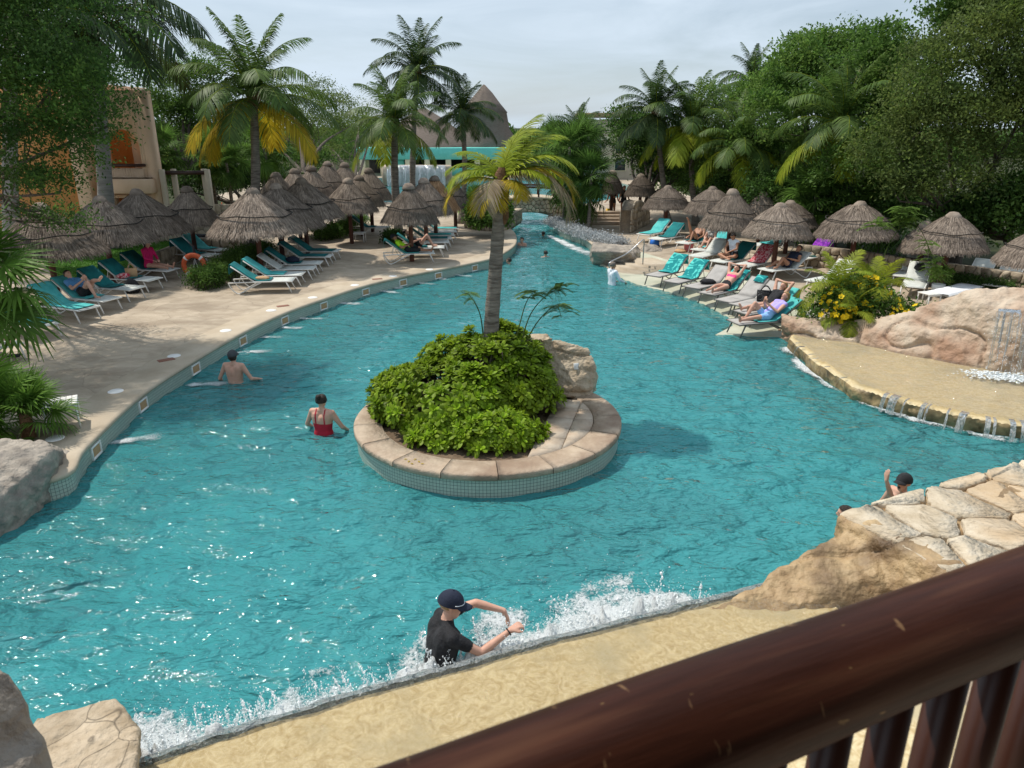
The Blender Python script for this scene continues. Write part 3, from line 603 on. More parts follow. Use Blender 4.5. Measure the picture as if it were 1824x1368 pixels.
# ---- the island
IC = np.array([-.42, 12.0]); IR = 2.335
isl = thing('pool_island', 'round planted island with a stone rim and mosaic wall standing in the pool', 'island', (IC[0], IC[1], 0))
a = np.linspace(0, 2 * math.pi, 97); V = []; U = []
for i, t_ in enumerate(a):
    for z in (-1.25, .28): V.append((2.29 * math.cos(t_), 2.29 * math.sin(t_), z)); U.append((t_ * 2.29, z))
G().add(V, np.array([[2 * i, 2 * i + 2, 2 * i + 3, 2 * i + 1] for i in range(96)]), 0, U).obj('mosaic_wall', M['mosaic'], isl, smooth=True)
NS = 17
for k in range(NS):
    a0 = 2 * math.pi * k / NS + .0022; a1 = 2 * math.pi * (k + 1) / NS - .0022; V = []; m2 = 9
    prof = [(1.86, .25), (1.86, .385), (2.29, .385), (2.322, .376), (IR, .358), (IR, .285), (2.32, .272), (2.2, .272)]
    dz = random.uniform(-.004, .004)
    for t_ in np.linspace(a0, a1, m2):
        for r_, z in prof: V.append((r_ * math.cos(t_), r_ * math.sin(t_), z + dz))
    np_ = len(prof); Fc = [[i * np_ + j, i * np_ + (j + 1) % np_, (i + 1) * np_ + (j + 1) % np_, (i + 1) * np_ + j] for i in range(m2 - 1) for j in range(np_)]
    Fc += [list(range(np_)), [(m2 - 1) * np_ + j for j in range(np_)][::-1]]
    G().add(V, Fc).obj('coping_stone', M['coping_side'], isl)
G().add([(1.9 * math.cos(t_), 1.9 * math.sin(t_), .30) for t_ in a[:-1]], [list(range(96))]).obj('soil', M['soil'], isl)
# paved part: separate pavers clipped to the inner circle and to the bed's edge
b0 = np.array(P(925, 845, .35)[:2]) - IC; b1 = np.array(P(1015, 668, .35)[:2]) - IC; ed = (b1 - b0) / np.linalg.norm(b1 - b0); nrm = np.array([-ed[1], ed[0]])
circ = [np.array([1.845 * math.cos(t_), 1.845 * math.sin(t_)]) for t_ in a[:-1]]
u = ed; v = np.array([ed[1], -ed[0]]); ts = .46
for i in range(-6, 7):
    for j in range(0, 6):
        o0 = b0 + u * (i * ts) + v * (j * ts); poly = circ
        for p_, n_ in ((o0 + u * .008, -u), (o0 + u * (ts - .008), u), (o0 + v * .008, -v), (o0 + v * (ts - .008), v)):
            poly = clip(poly, p_, n_)
            if len(poly) < 3: break
        if len(poly) < 3: continue
        poly = np.array(poly)
        if np.ptp(poly[:, 0]) < .06 or np.ptp(poly[:, 1]) < .06: continue
        dz = random.uniform(-.003, .003); k = len(poly)
        V = [(p_[0], p_[1], .30) for p_ in poly] + [(p_[0], p_[1], .378 + dz) for p_ in poly]
        G().add(V, [list(range(k, 2 * k))] + [[q_, (q_ + 1) % k, k + (q_ + 1) % k, k + q_] for q_ in range(k)]).obj('paver', M['island_stone'], isl)
ir = rock('island_boulder', [[q(945, 640, .9), q(955, 606, 1.35), q(1000, 606, 1.38), q(1050, 622, 1.25), q(1062, 650, 1.0), (.95, 12.9, .35), (1.5, 13.05, .35), (1.65, 13.5, .3), (1.2, 14.0, .3), (.3, 13.9, .3), (.35, 13.2, .35)], [q(945, 604, 1.45), q(985, 602, 1.48), (.3, 13.3, .3), (.75, 13.5, .3), (.2, 14.0, .3), (.6, 14.1, 1.3), (.3, 14.0, 1.3), (.75, 13.3, 1.1)]],
          'pale boulder with a small white plaque on the island behind the shrub', M['stone'], .035, .05, 2.2, 23, crack=.05)
cpos = P(1028, 649, .95); g = G(); g.add(*bbox((0, 0, 0), (.115, .02, .12), .004)); pl = g.obj('plaque', M['white_plastic']); pl.location = cpos + Vector((-.02, -.12, 0)); pl.rotation_euler = (-.25, 0, R(18))
tag(pl, 'small white square plaque fixed to the island boulder', 'plaque')

# ---- balcony: log handrail, balusters, floor
A = np.array([.80, .963]); B = np.array([.318, .754]); dr_ = (A - B) / np.linalg.norm(A - B); zr = CAM_Z - .70
bal = thing('balcony_railing', 'dark varnished log handrail with round balusters on the balcony above the weir', 'railing', (0, 0, 0))
pts = [np.array([*(B + dr_ * s_), zr + .006 * math.sin(s_ * 2.1)]) for s_ in np.linspace(-1.2, 2.6, 40)]
V, Fc = tube(pts, [.0745 + .002 * math.sin(i * .7) for i in range(40)], 28)
V = V - np.array([*B, zr]); ca = math.atan2(dr_[1], dr_[0]); Rm = np.array([[math.cos(ca), -math.sin(ca)], [math.sin(ca), math.cos(ca)]]); V[:, :2] = V[:, :2] @ Rm
hr = G().add(V, Fc).obj('handrail', M['rail'], bal, smooth=True); hr.location = (*B, zr); hr.rotation_euler = (0, 0, ca)
for i in range(-8, 20):
    c = B + dr_ * (i * .118 + .03)
    V, Fc = tube([(0, 0, -.98), (0, 0, -.5), (0, 0, -.02)], [.027, .028, .027], 14)
    b_ = G().add(V, Fc).obj('baluster', M['wood'], bal, smooth=True); b_.location = (*c, zr)
nb = np.array([dr_[1], -dr_[0]])
fl = [B + dr_ * -1.5 + nb * -.09, B + dr_ * 3 + nb * -.09, B + dr_ * 3 + nb * 2.5, B + dr_ * -1.5 + nb * 2.5]
V = [(*p_, 3.35) for p_ in fl] + [(*p_, 3.53) for p_ in fl]
bf = G().add(V, [[3, 2, 1, 0], [4, 5, 6, 7], [0, 1, 5, 4], [1, 2, 6, 5], [2, 3, 7, 6], [3, 0, 4, 7]]).obj('balcony_floor', M['beige']); tag(bf, kind='structure')
fl2 = [B + dr_ * -1.2 + nb * .9, B + dr_ * 2.8 + nb * .9, B + dr_ * 2.8 + nb * 2.3, B + dr_ * -1.2 + nb * 2.3]
V = [(*p_, .2) for p_ in fl2] + [(*p_, 3.352) for p_ in fl2]
G().add(V, [[0, 1, 5, 4], [1, 2, 6, 5], [2, 3, 7, 6], [3, 0, 4, 7]]).obj('balcony_wall', M['beige'])['kind'] = 'structure'
# unseen back wall and overhanging roof, added to keep the rail's near side dark
bk0 = [B + dr_ * -2.2 + nb * 2.45, B + dr_ * 3.6 + nb * 2.45, B + dr_ * 3.6 + nb * 2.65, B + dr_ * -2.2 + nb * 2.65]
V = [(*p_, .2) for p_ in bk0] + [(*p_, 6.6) for p_ in bk0]; F6 = [[3, 2, 1, 0], [4, 5, 6, 7], [0, 1, 5, 4], [1, 2, 6, 5], [2, 3, 7, 6], [3, 0, 4, 7]]
G().add(V, F6).obj('unseen_shade_wall', M['wood'])['kind'] = 'structure'
bk1 = [B + dr_ * -2.4 + nb * .35, B + dr_ * 3.8 + nb * .35, B + dr_ * 3.8 + nb * 2.9, B + dr_ * -2.4 + nb * 2.9]
V = [(*p_, 6.602) for p_ in bk1] + [(*p_, 6.8) for p_ in bk1]; G().add(V, F6).obj('unseen_shade_roof', M['wood'])['kind'] = 'structure'
# ================================================================== BUILDINGS, BRIDGE, WALLS
def stone_wall(name, label, path, h, thick=.35, z0=.35, s=.28, cat='wall', cap=False, seed=1, hfun=None, back=True):
    """wall along an xy path, faced on both sides with separate stones"""
    rg = np.random.default_rng(seed); L = spline([(x, y, 0) for x, y in path], 6)[:, :2]
    d = np.r_[0, np.cumsum(np.linalg.norm(np.diff(L, axis=0), axis=1))]; tot = d[-1]
    T = np.gradient(L, axis=0); T /= np.linalg.norm(T, axis=1)[:, None]
    def at(u): return np.array([np.interp(u, d, L[:, 0]), np.interp(u, d, L[:, 1])]), np.array([np.interp(u, d, T[:, 0]), np.interp(u, d, T[:, 1])])
    hf = hfun or (lambda u: h)
    o = thing(name, label, cat, (float(L[0][0]), float(L[0][1]), z0)); org = np.array([L[0][0], L[0][1]])
    g = G(); n = len(L); V = []
    for w, top in ((-thick / 2 + .03, 0), (-thick / 2 + .03, 1), (thick / 2 - .03, 1), (thick / 2 - .03, 0)):
        for k in range(n):
            nn_ = np.array([-T[k][1], T[k][0]]); p = L[k] + nn_ * w - org; V.append((p[0], p[1], (hf(d[k]) - .02) if top else -.1))
    Fc = [[i * n + k, i * n + k + 1, (i + 1) * n + k + 1, (i + 1) * n + k] for i in range(3) for k in range(n - 1)] + [[0, n, 2 * n, 3 * n][::-1], [n - 1, 2 * n - 1, 3 * n - 1, 4 * n - 1]]
    g.add(V, Fc).obj('core', M['mortar'], o)
    bnd = [np.array(b) for b in ((0, 0), (tot, 0), (tot, h), (0, h))]
    for side in ((-1, 1) if back else (-1,)):
        for poly in voronoi(jgrid(0, tot, 0, h, s, .3, rg), bnd, .025):
            if np.ptp(poly[:, 0]) < .06 or np.ptp(poly[:, 1]) < .05: continue
            cu = poly[:, 0].mean(); 
            if hfun and poly[:, 1].mean() > hf(cu): continue
            poly = chip(poly, .2); pr = rg.uniform(.0, .03)
            def mp_(u, v, dd):
                p, t = at(u); nn_ = np.array([-t[1], t[0]]); q_ = p + nn_ * side * dd - org; return (q_[0], q_[1], min(v, hf(u)))
            V, Fc = stone_piece(poly, mp_, thick / 2 - .05, thick / 2 + pr, .3); G().add(V, Fc).obj('stone', M['wall_stone'], o)
    if cap:
        k = int(tot / .45)
        for i in range(k):
            u0, u1 = tot * i / k + .006, tot * (i + 1) / k - .006; V = []
            for u in (u0, (u0 + u1) / 2, u1):
                p, t = at(u); nn_ = np.array([-t[1], t[0]])
                for w in (-thick / 2 - .04, thick / 2 + .04):
                    for z in (h - .018, h + .05): q_ = p + nn_ * w - org; V.append((q_[0], q_[1], z + (0 if z < h else rg.uniform(-.008, .008))))
            G().add(*hull(V)).obj('cap_stone', M['wall_stone'], o)
    return o
# bridge over the channel
BY = 43.2
br = thing('stone_bridge', 'small arched stone footbridge with a dark log rail over the channel', 'bridge', (1.0, BY, .0))
rg = np.random.default_rng(3)
def arch_top(x): return 1.42 - .055 * x * x * .9
def arch_bot(x): return .62 - .23 * x * x * .62
xs = np.linspace(-2.9, 2.9, 25); 
for sy in (-1, 1):
    poly = [(x, arch_bot(x) if abs(x) < 1.95 else -.1) for x in xs] + [(x, arch_top(x)) for x in xs[::-1]]
V = []; 
for y in (-.95, .95):
    V += [(x, y, max(arch_bot(x), -.05)) for x in xs] + [(x, y, arch_top(x) - .03) for x in xs]
n = len(xs); Fc = []
for k in range(n - 1):
    Fc += [[k, k + 1, n + k + 1, n + k], [2 * n + k, 3 * n + k, 3 * n + k + 1, 2 * n + k + 1], [k, 2 * n + k, 2 * n + k + 1, k + 1], [n + k, n + k + 1, 3 * n + k + 1, 3 * n + k]]
G().add(V, Fc).obj('arch_core', M['mortar'], br)
for poly in voronoi(jgrid(-2.9, 2.9, -.1, 1.5, .26, .3, rg), [np.array(b) for b in ((-2.9, -.05), (2.9, -.05), (2.9, 1.5), (-2.9, 1.5))], .025):
    c = poly.mean(0)
    if c[1] > arch_top(c[0]) - .02 or c[1] < arch_bot(c[0]) + .04: continue
    poly = chip(poly, .2); pr = rg.uniform(0, .03)
    V, Fc = stone_piece(poly, lambda u, v, dd: (u, -dd, min(max(v, arch_bot(u)), arch_top(u))), .9, .97 + pr, .3); G().add(V, Fc).obj('stone', M['bridge_stone'], br)
V = []; 
for x in xs:
    for y in (-1.03, 1.03):
        for z in (-.028, .045): V.append((x, y, arch_top(x) + z))
Fc = [[4 * k + a, 4 * k + b, 4 * k + 4 + b, 4 * k + 4 + a] for k in range(n - 1) for a, b in ((0, 1), (1, 3), (3, 2), (2, 0))]
G().add(V, Fc).obj('walkway', M['beige'], br)
for sy in (-.9, .9):
    G().add(*tube([(x, sy, arch_top(x) + .58) for x in np.linspace(-2.7, 2.7, 15)], .06, 8)).obj('log_rail', M['wood'], br, True)
    for x in np.linspace(-2.5, 2.5, 6): G().add(*tube([(x, sy, arch_top(x) + .02), (x, sy, arch_top(x) + .56)], .05, 8)).obj('rail_post', M['wood'], br, True)
# planter and garden walls
pw = [P(832, 405), P(850, 409), P(880, 411), P(899, 409)]
stone_wall('planter_wall', 'low curved stone planter wall at the foot of the footbridge', [(p.x, p.y) for p in pw] + [(.4, 40.6)], .62, .3, .35, .26, 'wall', True, 2)
stone_wall('scroll_wall', 'thick stone wall end with a rounded top beside the palapa by the steps', [tuple(P(1113, 415)[:2]), tuple(P(1148, 398)[:2])], 1.5, .55, .35, .32, 'wall', False, 5, hfun=lambda u: 1.45 * math.sqrt(max(0.02, 1 - (max(0, u - 1.0) / 3.2) ** 2)) * (1 if u > .6 else .75 + .4 * u))
stone_wall('garden_wall', 'long low stone wall behind the cascade-side palapas below the trees', [tuple(P(x, y)[:2]) for x, y in ((1420, 470), (1520, 483), (1620, 500), (1720, 515), (1850, 535))], .75, .35, .35, .26, 'wall', False, 6, back=False)
stone_wall('bed_wall', 'low rounded-stone retaining wall below the lawn beside the stroller', [tuple(P(x, y)[:2]) for x, y in ((250, 492), (300, 472), (345, 452), (395, 450), (435, 440))], .62, .35, .35, .3, 'wall', False, 8, back=False)
stone_wall('back_wall', 'grey stone wall behind the pale timber portal', [tuple(P(x, y)[:2]) for x, y in ((255, 432), (330, 428), (440, 428))], 1.6, .35, .35, .42, 'wall', False, 9, back=False)
# brown timber steps/wall by the footbridge
w1 = P(1045, 405); stp = thing('timber_steps', 'broad brown steps climbing between the channel and the rounded wall end', 'steps', w1)
for i in range(4): G().add(*bbox((1.35, 1.2 + i * .35, .09 + .13 * i), (3.0, .5, .17 + .001 * i), .02)).obj('step', M['coping_side'], stp)

# left orange house
HX, HY = P(270, 440).x, 33.0
hs_ = thing('orange_house', 'orange stucco house with peach buttress, arched balcony and planter ledge', 'house', (HX, HY, .34))
def part(name, m, c, s, o, b=.02): return G().add(*bbox(c, s, b)).obj(name, m, o)
def prism(pts, y0, y1):
    n = len(pts); V = [(x, y0, z) for x, z in pts] + [(x, y1, z) for x, z in pts]
    return V, [list(range(n))[::-1], list(range(n, 2 * n))] + [[k, (k + 1) % n, n + (k + 1) % n, n + k] for k in range(n)]
# facade with arch opening (built from a strip of columns), local x from -4 to 0
def facade(x0, x1, z0, z1, holes, y0, y1, o, m, name):
    xs = sorted(set([x0, x1] + [h[0] for h in holes] + [h[1] for h in holes] + [h[0] + (h[1] - h[0]) * k / 14 for h in holes for k in range(15)]))
    g = G()
    for a, b in zip(xs[:-1], xs[1:]):
        c = (a + b) / 2; segs = [(z0, z1, z0, z1)]; 
        for hx0, hx1, hz0, hz1, arch in holes:
            if hx0 < c < hx1:
                def top(x): 
                    if not arch: return hz1
                    r = (hx1 - hx0) / 2; q_ = (x - (hx0 + hx1) / 2) / r; return hz1 - arch + arch * math.sqrt(max(0, 1 - q_ * q_))
                ns = []
                for (l0, h0, l1, h1) in segs:
                    if hz0 > l0 and hz0 < h0: ns += [(l0, hz0, l1, hz0), (top(a), h0, top(b), h1)]
                    elif hz0 <= l0 and hz1 > l0: ns += [(top(a), h0, top(b), h1)]
                    else: ns += [(l0, h0, l1, h1)]
                segs = ns
        for l0, h0, l1, h1 in segs:
            V = [(a, y0, l0), (b, y0, l1), (b, y0, h1), (a, y0, h0), (a, y1, l0), (b, y1, l1), (b, y1, h1), (a, y1, h0)]
            g.add(V, [[0, 1, 2, 3], [5, 4, 7, 6], [3, 2, 6, 7], [4, 5, 1, 0], [4, 0, 3, 7], [1, 5, 6, 2]])
    return g.obj(name, m, o)
facade(-2.75, 0, 0, 6.3, [(-2.1, -.62, 3.15, 4.75, .7), (-2.1, -.42, .0, 1.9, 0), (-2.1, -.42, 2.05, 2.1, 0)], 0, .45, hs_, M['peach_wall'], 'wall')
part('buttress', M['peach_wall'], (-3.05, -.1, 3.2), (.62, .9, 6.4), hs_)
G().add(*prism([(-14, 0), (-3.3, 0), (-3.3, 6.6), (-14, 7.6)], -.3, .2)).obj('orange_wall', M['orange_wall'], hs_)
part('balcony_parapet', M['peach_wall'], (-1.28, -.22, 2.42), (2.3, .55, .62), hs_, .05)
bl = G().add(*bbox((-1.28, -.2, 2.745), (2.1, .35, .06), .02)).obj('planter_soil', M['soil'], hs_)
part('balcony_rail', M['wood'], (-1.3, -.05, 3.28), (1.7, .12, .12), hs_, .04)
part('room', M['orange_wall'], (-3.4, 3.2, 3.1), (2.4, .1, 6.0), hs_)
part('floor_slab', M['peach_wall'], (-1.9, 1.2, 2.0), (2.0, 1.4, .2), hs_)
part('inner_column', M['peach_wall'], (-1.25, 1.2, 3.8), (.4, .4, 2.2), hs_); part('inner_column', M['peach_wall'], (-1.6, 1.3, 1.0), (.35, .35, 1.8), hs_)
sw = part('side_wall', M['orange_wall'], (0, 0, 3.1), (.3, 4.2, 6.2), hs_); sw.location = (-1.25, 2.35, 0); sw.rotation_euler = (0, 0, R(27))
part('roof', M['peach_wall'], (-8.2, 2.5, 6.45), (12, 5, .3), hs_)
vg = np.random.default_rng(8); cs_ = np.c_[vg.uniform(-2.3, -.25, 500), vg.uniform(-.4, -.1, 500), vg.uniform(2.74, 2.92, 500)]
# pale timber portal
pp_ = P(345, 430); pt = thing('timber_portal', 'pale square timber portal frame standing behind the palapas', 'portal', pp_)
for x in (-.95, -.62, .72, 1.02): part('post', M['beige'], (x, .4 if abs(x) < .8 else 0, 1.55), (.2, .2, 3.1), pt)
part('beam', M['wood'], (0, .2, 2.95), (1.75, .18, .16), pt)

# far round pavilion: turquoise walls, conical thatch roofs
pv = thing('thatched_pavilion', 'turquoise pavilion with tall conical thatched roofs beyond the far pool', 'building', (-8.2, 82, .34))
def cone_roof(name, cx, cy, prof, parent, n=40):
    V, Fc = lathe(prof, n, .12, 3); V = V + np.array([cx, cy, 0]); return G().add(V, Fc).obj(name, M['thatch_far'], parent)
def zpx(py, Y): return PY(912, py, Y)[2] - .34
zb = zpx(262, 82); zt_ = zpx(150, 84); zm = zpx(200, 84)
cone_roof('thatch_roof', 5.2, 3, [(3.7, zb), (3.55, zb + .6), (2.75, zb + .5 * (zm - zb)), (2.45, zm - .05), (2.55, zm), (1.75, zm + .35 * (zt_ - zm)), (.9, zm + .7 * (zt_ - zm)), (.15, zt_), (.0, zt_ + .05)], pv)
cone_roof('thatch_roof', -1.6, 4, [(6.2, zb), (5.9, zb + .35), (4.2, zpx(236, 85)), (2.0, zpx(210, 85)), (.1, zpx(190, 85))], pv)
part('fascia', M['teal_wall'], (.4, 0, (zb + zpx(282, 82)) / 2), (16.5, 6, zb - zpx(282, 82)), pv)
zc = zpx(282, 82)
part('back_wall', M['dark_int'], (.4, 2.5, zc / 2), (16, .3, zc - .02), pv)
part('parapet', M['teal_wall'], (2.5, -2.2, zpx(305, 80) - .1), (11.5, .4, .9), pv)
part('podium', M['teal_wall'], (2.5, -1, (zpx(305, 80) - .4) / 2), (11, 2.2, zpx(305, 80) - .4), pv)
for x in (-7.3, -5.2, -2.6, -.6, 1.6, 4.6, 6.8): part('column', M['cream'], (x, -2.75, zc / 2), (.55, .45, zc - .01), pv)
part('teal_panel', M['teal_wall'], (-3.9, -2.3, zc / 2), (1.7, .3, zc - .04), pv)
# far waterfall over its rock lip
w0 = P(742, 332, .0); fw = thing('far_waterfall', 'wide curtain waterfall over a rock lip in front of the pavilion', 'waterfall', (w0.x, w0.y, 0))
zt2 = PY(742, 295, w0.y)[2]
part('rock_lip', M['rock_pink'], (0, .9, zt2 / 2), (6.4, 1.2, zt2), fw, .15)
V = []; m2 = 60
for zf, yo in ((1, .28), (.97, .1), (.6, -.05), (0, -.15)):
    for x in np.linspace(-2.7, 2.7, m2): V.append((x, yo + .06 * math.sin(x * 9) + .04 * math.sin(x * 23), zt2 * zf + .02))
G().add(V, np.array([[i * m2 + a, i * m2 + a + 1, (i + 1) * m2 + a + 1, (i + 1) * m2 + a] for i in range(3) for a in range(m2 - 1)])).obj('water_curtain', M['fall'], fw, True)
# far hotel wing behind the right trees
hb = thing('far_hotel', 'beige hotel wing half hidden behind the palms beyond the channel', 'building', (PY(1092, 250, 75)[0], 75, .34))
zz = PY(1080, 208, 75)[2]
part('wall', M['beige'], (0, 2, zz / 2 - .3), (6, 4, zz - .6), hb); part('roof', mat('clay_roof', (.30, .18, .10), (.42, .28, .17), 3, .9), (0, 1.8, zz - .2), (6.8, 5, .4), hb)
part('balcony', M['cream'], (-1.2, -.35, zz * .62), (3.2, .8, .35), hb); part('balcony', M['cream'], (-1.2, -.35, zz * .33), (3.2, .8, .35), hb)
for i in range(2):
    for zf in (.22, .48, .75):
        w_ = part('window', M['cream'], (-1.6 + i * 2.4, .02, zz * zf), (1.2, .12, 1.3), hb); part('pane', M['glass'], (-1.6 + i * 2.4, -.02, zz * zf), (1.0, .1, 1.1), w_)
# low planted rise far off
# ================================================================== PALAPAS
def thatch_mesh(seed, dome, m, nst=9500):
    rg = np.random.default_rng(seed); g = G()
    def prof(t):      # t 0 apex .. 1 rim, unit radius / unit height
        if dome: return t ** .82 if t < .72 else .764 + (t - .72) * .85, 1 - (t ** 1.22) * .86 - max(0, t - .72) * .50
        return t ** .95 * .985, 1 - t ** 1.08 * .90 - max(0, t - .78) * .42
    ts = np.linspace(.0, 1, 22); pr = [(max(.04, prof(t)[0]) * .97, prof(t)[1]) for t in ts]; pr.append((pr[-1][0] * .86, pr[-1][1] + .02)); pr.append((.1, .45))
    V, Fc = lathe(pr, 40, .018, seed); g.add(V, Fc)
    # strands
    tt = np.sqrt(rg.uniform(.01, 1.0, nst)); az = rg.uniform(0, 2 * math.pi, nst); ln = rg.uniform(.09, .20, nst); wd = rg.uniform(.003, .009, nst)
    P0 = np.array([prof(t) for t in tt]); P1 = np.array([prof(min(1, t + .02)) for t in tt]); 
    d = P1 - P0; d[tt > .97] = (0.02, -.05); d /= np.linalg.norm(d, axis=1)[:, None] + 1e-9
    jit = rg.normal(0, .06, nst); lift = rg.uniform(.0, .024, nst) + .006
    R0 = P0[:, 0] + lift * .4; Z0 = P0[:, 1] + lift; R1 = R0 + d[:, 0] * ln + lift * .3; Z1 = Z0 + d[:, 1] * ln * 1.0 - .01
    far = tt > .9; R1 = np.where(far, np.minimum(R1, 1.035), R1); Z1 = np.where(far, Z0 - ln * .6, Z1)
    a1 = az + jit * ln; hw = wd / np.maximum(R0, .12)
    c = lambda r, a, z: np.stack([r * np.cos(a), r * np.sin(a), z], 1)
    V = np.stack([c(R0, az - hw, Z0), c(R0, az + hw, Z0), c(R1, a1 + hw * .5, Z1), c(R1, a1 - hw * .5, Z1)], 1).reshape(-1, 3)
    g.add(V, np.arange(nst * 4).reshape(-1, 4))
    me = g.mesh('thatch'); me.materials.append(m); return me
def rope_mesh(seed, dome):
    rg = np.random.default_rng(seed); a = np.linspace(0, 2 * math.pi, 60); t = .70 if not dome else .66
    r = (t ** .95 * .985 if not dome else t ** .82) + .055; z = (1 - t ** 1.08 * .9 if not dome else 1 - t ** 1.22 * .86) + .05
    w = .018 * np.sin(a * 3 + seed) + .012 * np.sin(a * 7 + seed * 2); V, Fc = tube([(r * math.cos(x), r * math.sin(x), z + q_) for x, q_ in zip(a, w)], .014, 6, False)
    me = G().add(V, Fc).mesh('rope', True); me.materials.append(M['rope']); return me
THM = {}
for kind in (0, 1):
    for s_ in range(2): THM[kind, s_, 0] = thatch_mesh(10 + s_ + 5 * kind, kind, M['thatch'])
THM[0, 0, 1] = thatch_mesh(31, 0, M['thatch_o'])
ROPE = [rope_mesh(1, 0), rope_mesh(2, 1)]
V, Fc = tube([(0, 0, 0), (.01, 0, .5), (0, 0, 1)], [1.05, 1, .95], 10); POLE = G().add(V, Fc).mesh('pole', True); POLE.materials.append(M['pole'])
V, Fc = lathe([(0, .13), (.10, .11), (.17, .03), (.21, -.06), (.20, -.10), (.0, -.08)], 16, .03, 4); CAPM = G().add(V, Fc).mesh('cap'); CAPM.materials.append(M['thatch'])
def palapa(bpx, bpy, apy, hw, dome, label, orange=0, group=None, rope=True):
    b = P(bpx, bpy); top = PY(bpx, apy, b.y)[2] - .35; depth = b.y * math.cos(PITCH) + (CAM_Z - 2) * math.sin(PITCH); rad = hw / F_PX * depth * .97
    H = max(1.0, min(top * .485, 1.5)) * (.9 if dome else 1); o = thing('palapa', label, 'palapa', b, random.uniform(0, 6.28), group or 'thatched palapa sunshades')
    p = link('pole', POLE, o); p.scale = (.085, .085, top - .15)
    r_ = link('thatch_roof', THM[(0, 0, 1)] if orange else THM[dome, random.randrange(2), 0], o); r_.scale = (rad, rad, H); r_.location = (0, 0, top - H); r_['kind'] = 'stuff'; r_.rotation_euler = (random.gauss(0, .025), random.gauss(0, .025), random.uniform(0, 6.28))
    if rope: q_ = link('tie_rope', ROPE[dome], o); q_.scale = (rad, rad, H); q_.location = (0, 0, top - H)
    c_ = link('ridge_cap', CAPM, o); c_.location = (0, 0, top - .06); c_.scale = (1.2, 1.2, 1)
    return o, b, top
PL = [(107, 543, 366, 98, 0, 'dark grey palapa under the overhanging branch by the large fan palm'),
 (203, 503, 353, 88, 0, 'tan-grey palapa over the loungers in front of the orange wall'),
 (268, 487, 340, 84, 0, 'dark palapa beside the peach arch of the orange house'),
 (350, 462, 335, 53, 0, 'narrow pale-topped palapa in front of the timber portal'),
 (467, 491, 338, 86, 0, 'wide grey palapa at the hedge corner above the row of white loungers'),
 (505, 472, 330, 82, 0, 'tan palapa right behind the wide grey one at the hedge corner'),
 (549, 456, 320, 74, 0, 'palapa at the far end of the hedge-side lounger row'),
 (504, 440, 310, 52, 0, 'pale-topped palapa behind the hedge-side lounger row'),
 (536, 426, 303, 50, 0, 'palapa two rows behind the hedge-side lounger row'),
 (565, 418, 298, 44, 0, 'shaded palapa in the back of the palapa village'),
 (592, 410, 290, 44, 0, 'darkest palapa at the back of the palapa village below yellow fronds'),
 (622, 408, 292, 42, 0, 'palapa at the back of the palapa village before the pale columns'),
 (627, 434, 320, 53, 0, 'grey palapa on a reddish post beside the small white side table'),
 (646, 421, 315, 46, 0, 'dark palapa directly behind the one by the small side table'),
 (664, 413, 302, 42, 0, 'ginger-edged palapa behind the palm trunk'),
 (734, 466, 330, 54, 0, 'grey palapa over the sunbather in the lime shirt'),
 (760, 443, 320, 52, 0, 'tan palapa just behind the one over the lime-shirted sunbather'),
 (777, 431, 316, 46, 0, 'ginger palapa beside the stone planter at the footbridge'),
 (812, 416, 322, 28, 0, 'small dark palapa behind the ginger one near the footbridge'),
 (1184, 419, 333, 44, 1, 'round ginger-skirted palapa beside the rounded wall end'),
 (1262, 432, 335, 50, 1, 'palapa between the round ginger-skirted one and the pale peaked one'),
 (1294, 470, 340, 57, 0, 'pale sharply peaked palapa over the woman in the white top'),
 (1350, 432, 345, 33, 1, 'small tufted palapa behind the pale peaked one'),
 (1376, 488, 365, 62, 1, 'domed palapa with a black rope line over the red print towel'),
 (1398, 452, 360, 52, 1, 'palapa half hidden behind the domed one over the red print towel'),
 (1512, 492, 362, 71, 1, 'broad brown palapa behind the yellow-flowering bush'),
 (1632, 503, 398, 42, 1, 'partly hidden palapa behind the leaning sapling'),
 (1672, 522, 382, 66, 1, 'brown palapa on a thick trunk beside the leaning sapling'),
 (1822, 548, 408, 66, 1, 'palapa at the end of the row beside the waterfall rock'),
 (1088, 392, 306, 22, 1, 'far palapa behind the footbridge palms'),
 (1138, 394, 312, 30, 1, 'far palapa behind the rounded wall end')]
for i, (a_, b_, c_, d_, e_, l_) in enumerate(PL): palapa(a_, b_, c_, d_, e_, l_, 1 if 'ginger palapa' in l_ else 0)

# ================================================================== LOUNGERS
HINGE, BACK, SEAT = -.15, R(36), .36
bd = np.array([-math.cos(BACK), 0, math.sin(BACK)])
def sling(p0, p1, w, sag=.02, m=6):
    p0 = np.array(p0); p1 = np.array(p1); V = []; 
    d = p1 - p0; up = np.array([-d[2], 0, d[0]]); up /= np.linalg.norm(up); up = up if up[2] > 0 else -up
    for off in (0, -.012):
        for t in np.linspace(0, 1, m):
            for s_ in (-1, -.5, 0, .5, 1):
                V.append(p0 + d * t + np.array([0, s_ * w / 2, 0]) + up * (off - sag * (1 - s_ * s_) * math.sin(math.pi * t)))
    n = 5; k = m * n; Fc = []
    for i in range(m - 1):
        for j in range(n - 1): a_ = i * n + j; Fc += [[a_, a_ + 1, a_ + n + 1, a_ + n], [k + a_, k + a_ + n, k + a_ + n + 1, k + a_ + 1]]
    for i in range(m - 1): 
        a_ = i * n; Fc += [[a_, a_ + n, k + a_ + n, k + a_], [a_ + n - 1, k + a_ + n - 1, k + a_ + 2 * n - 1, a_ + 2 * n - 1]]
    for j in range(n - 1): Fc += [[j, k + j, k + j + 1, j + 1], [(m - 1) * n + j, (m - 1) * n + j + 1, k + (m - 1) * n + j + 1, k + (m - 1) * n + j]]
    return V, Fc
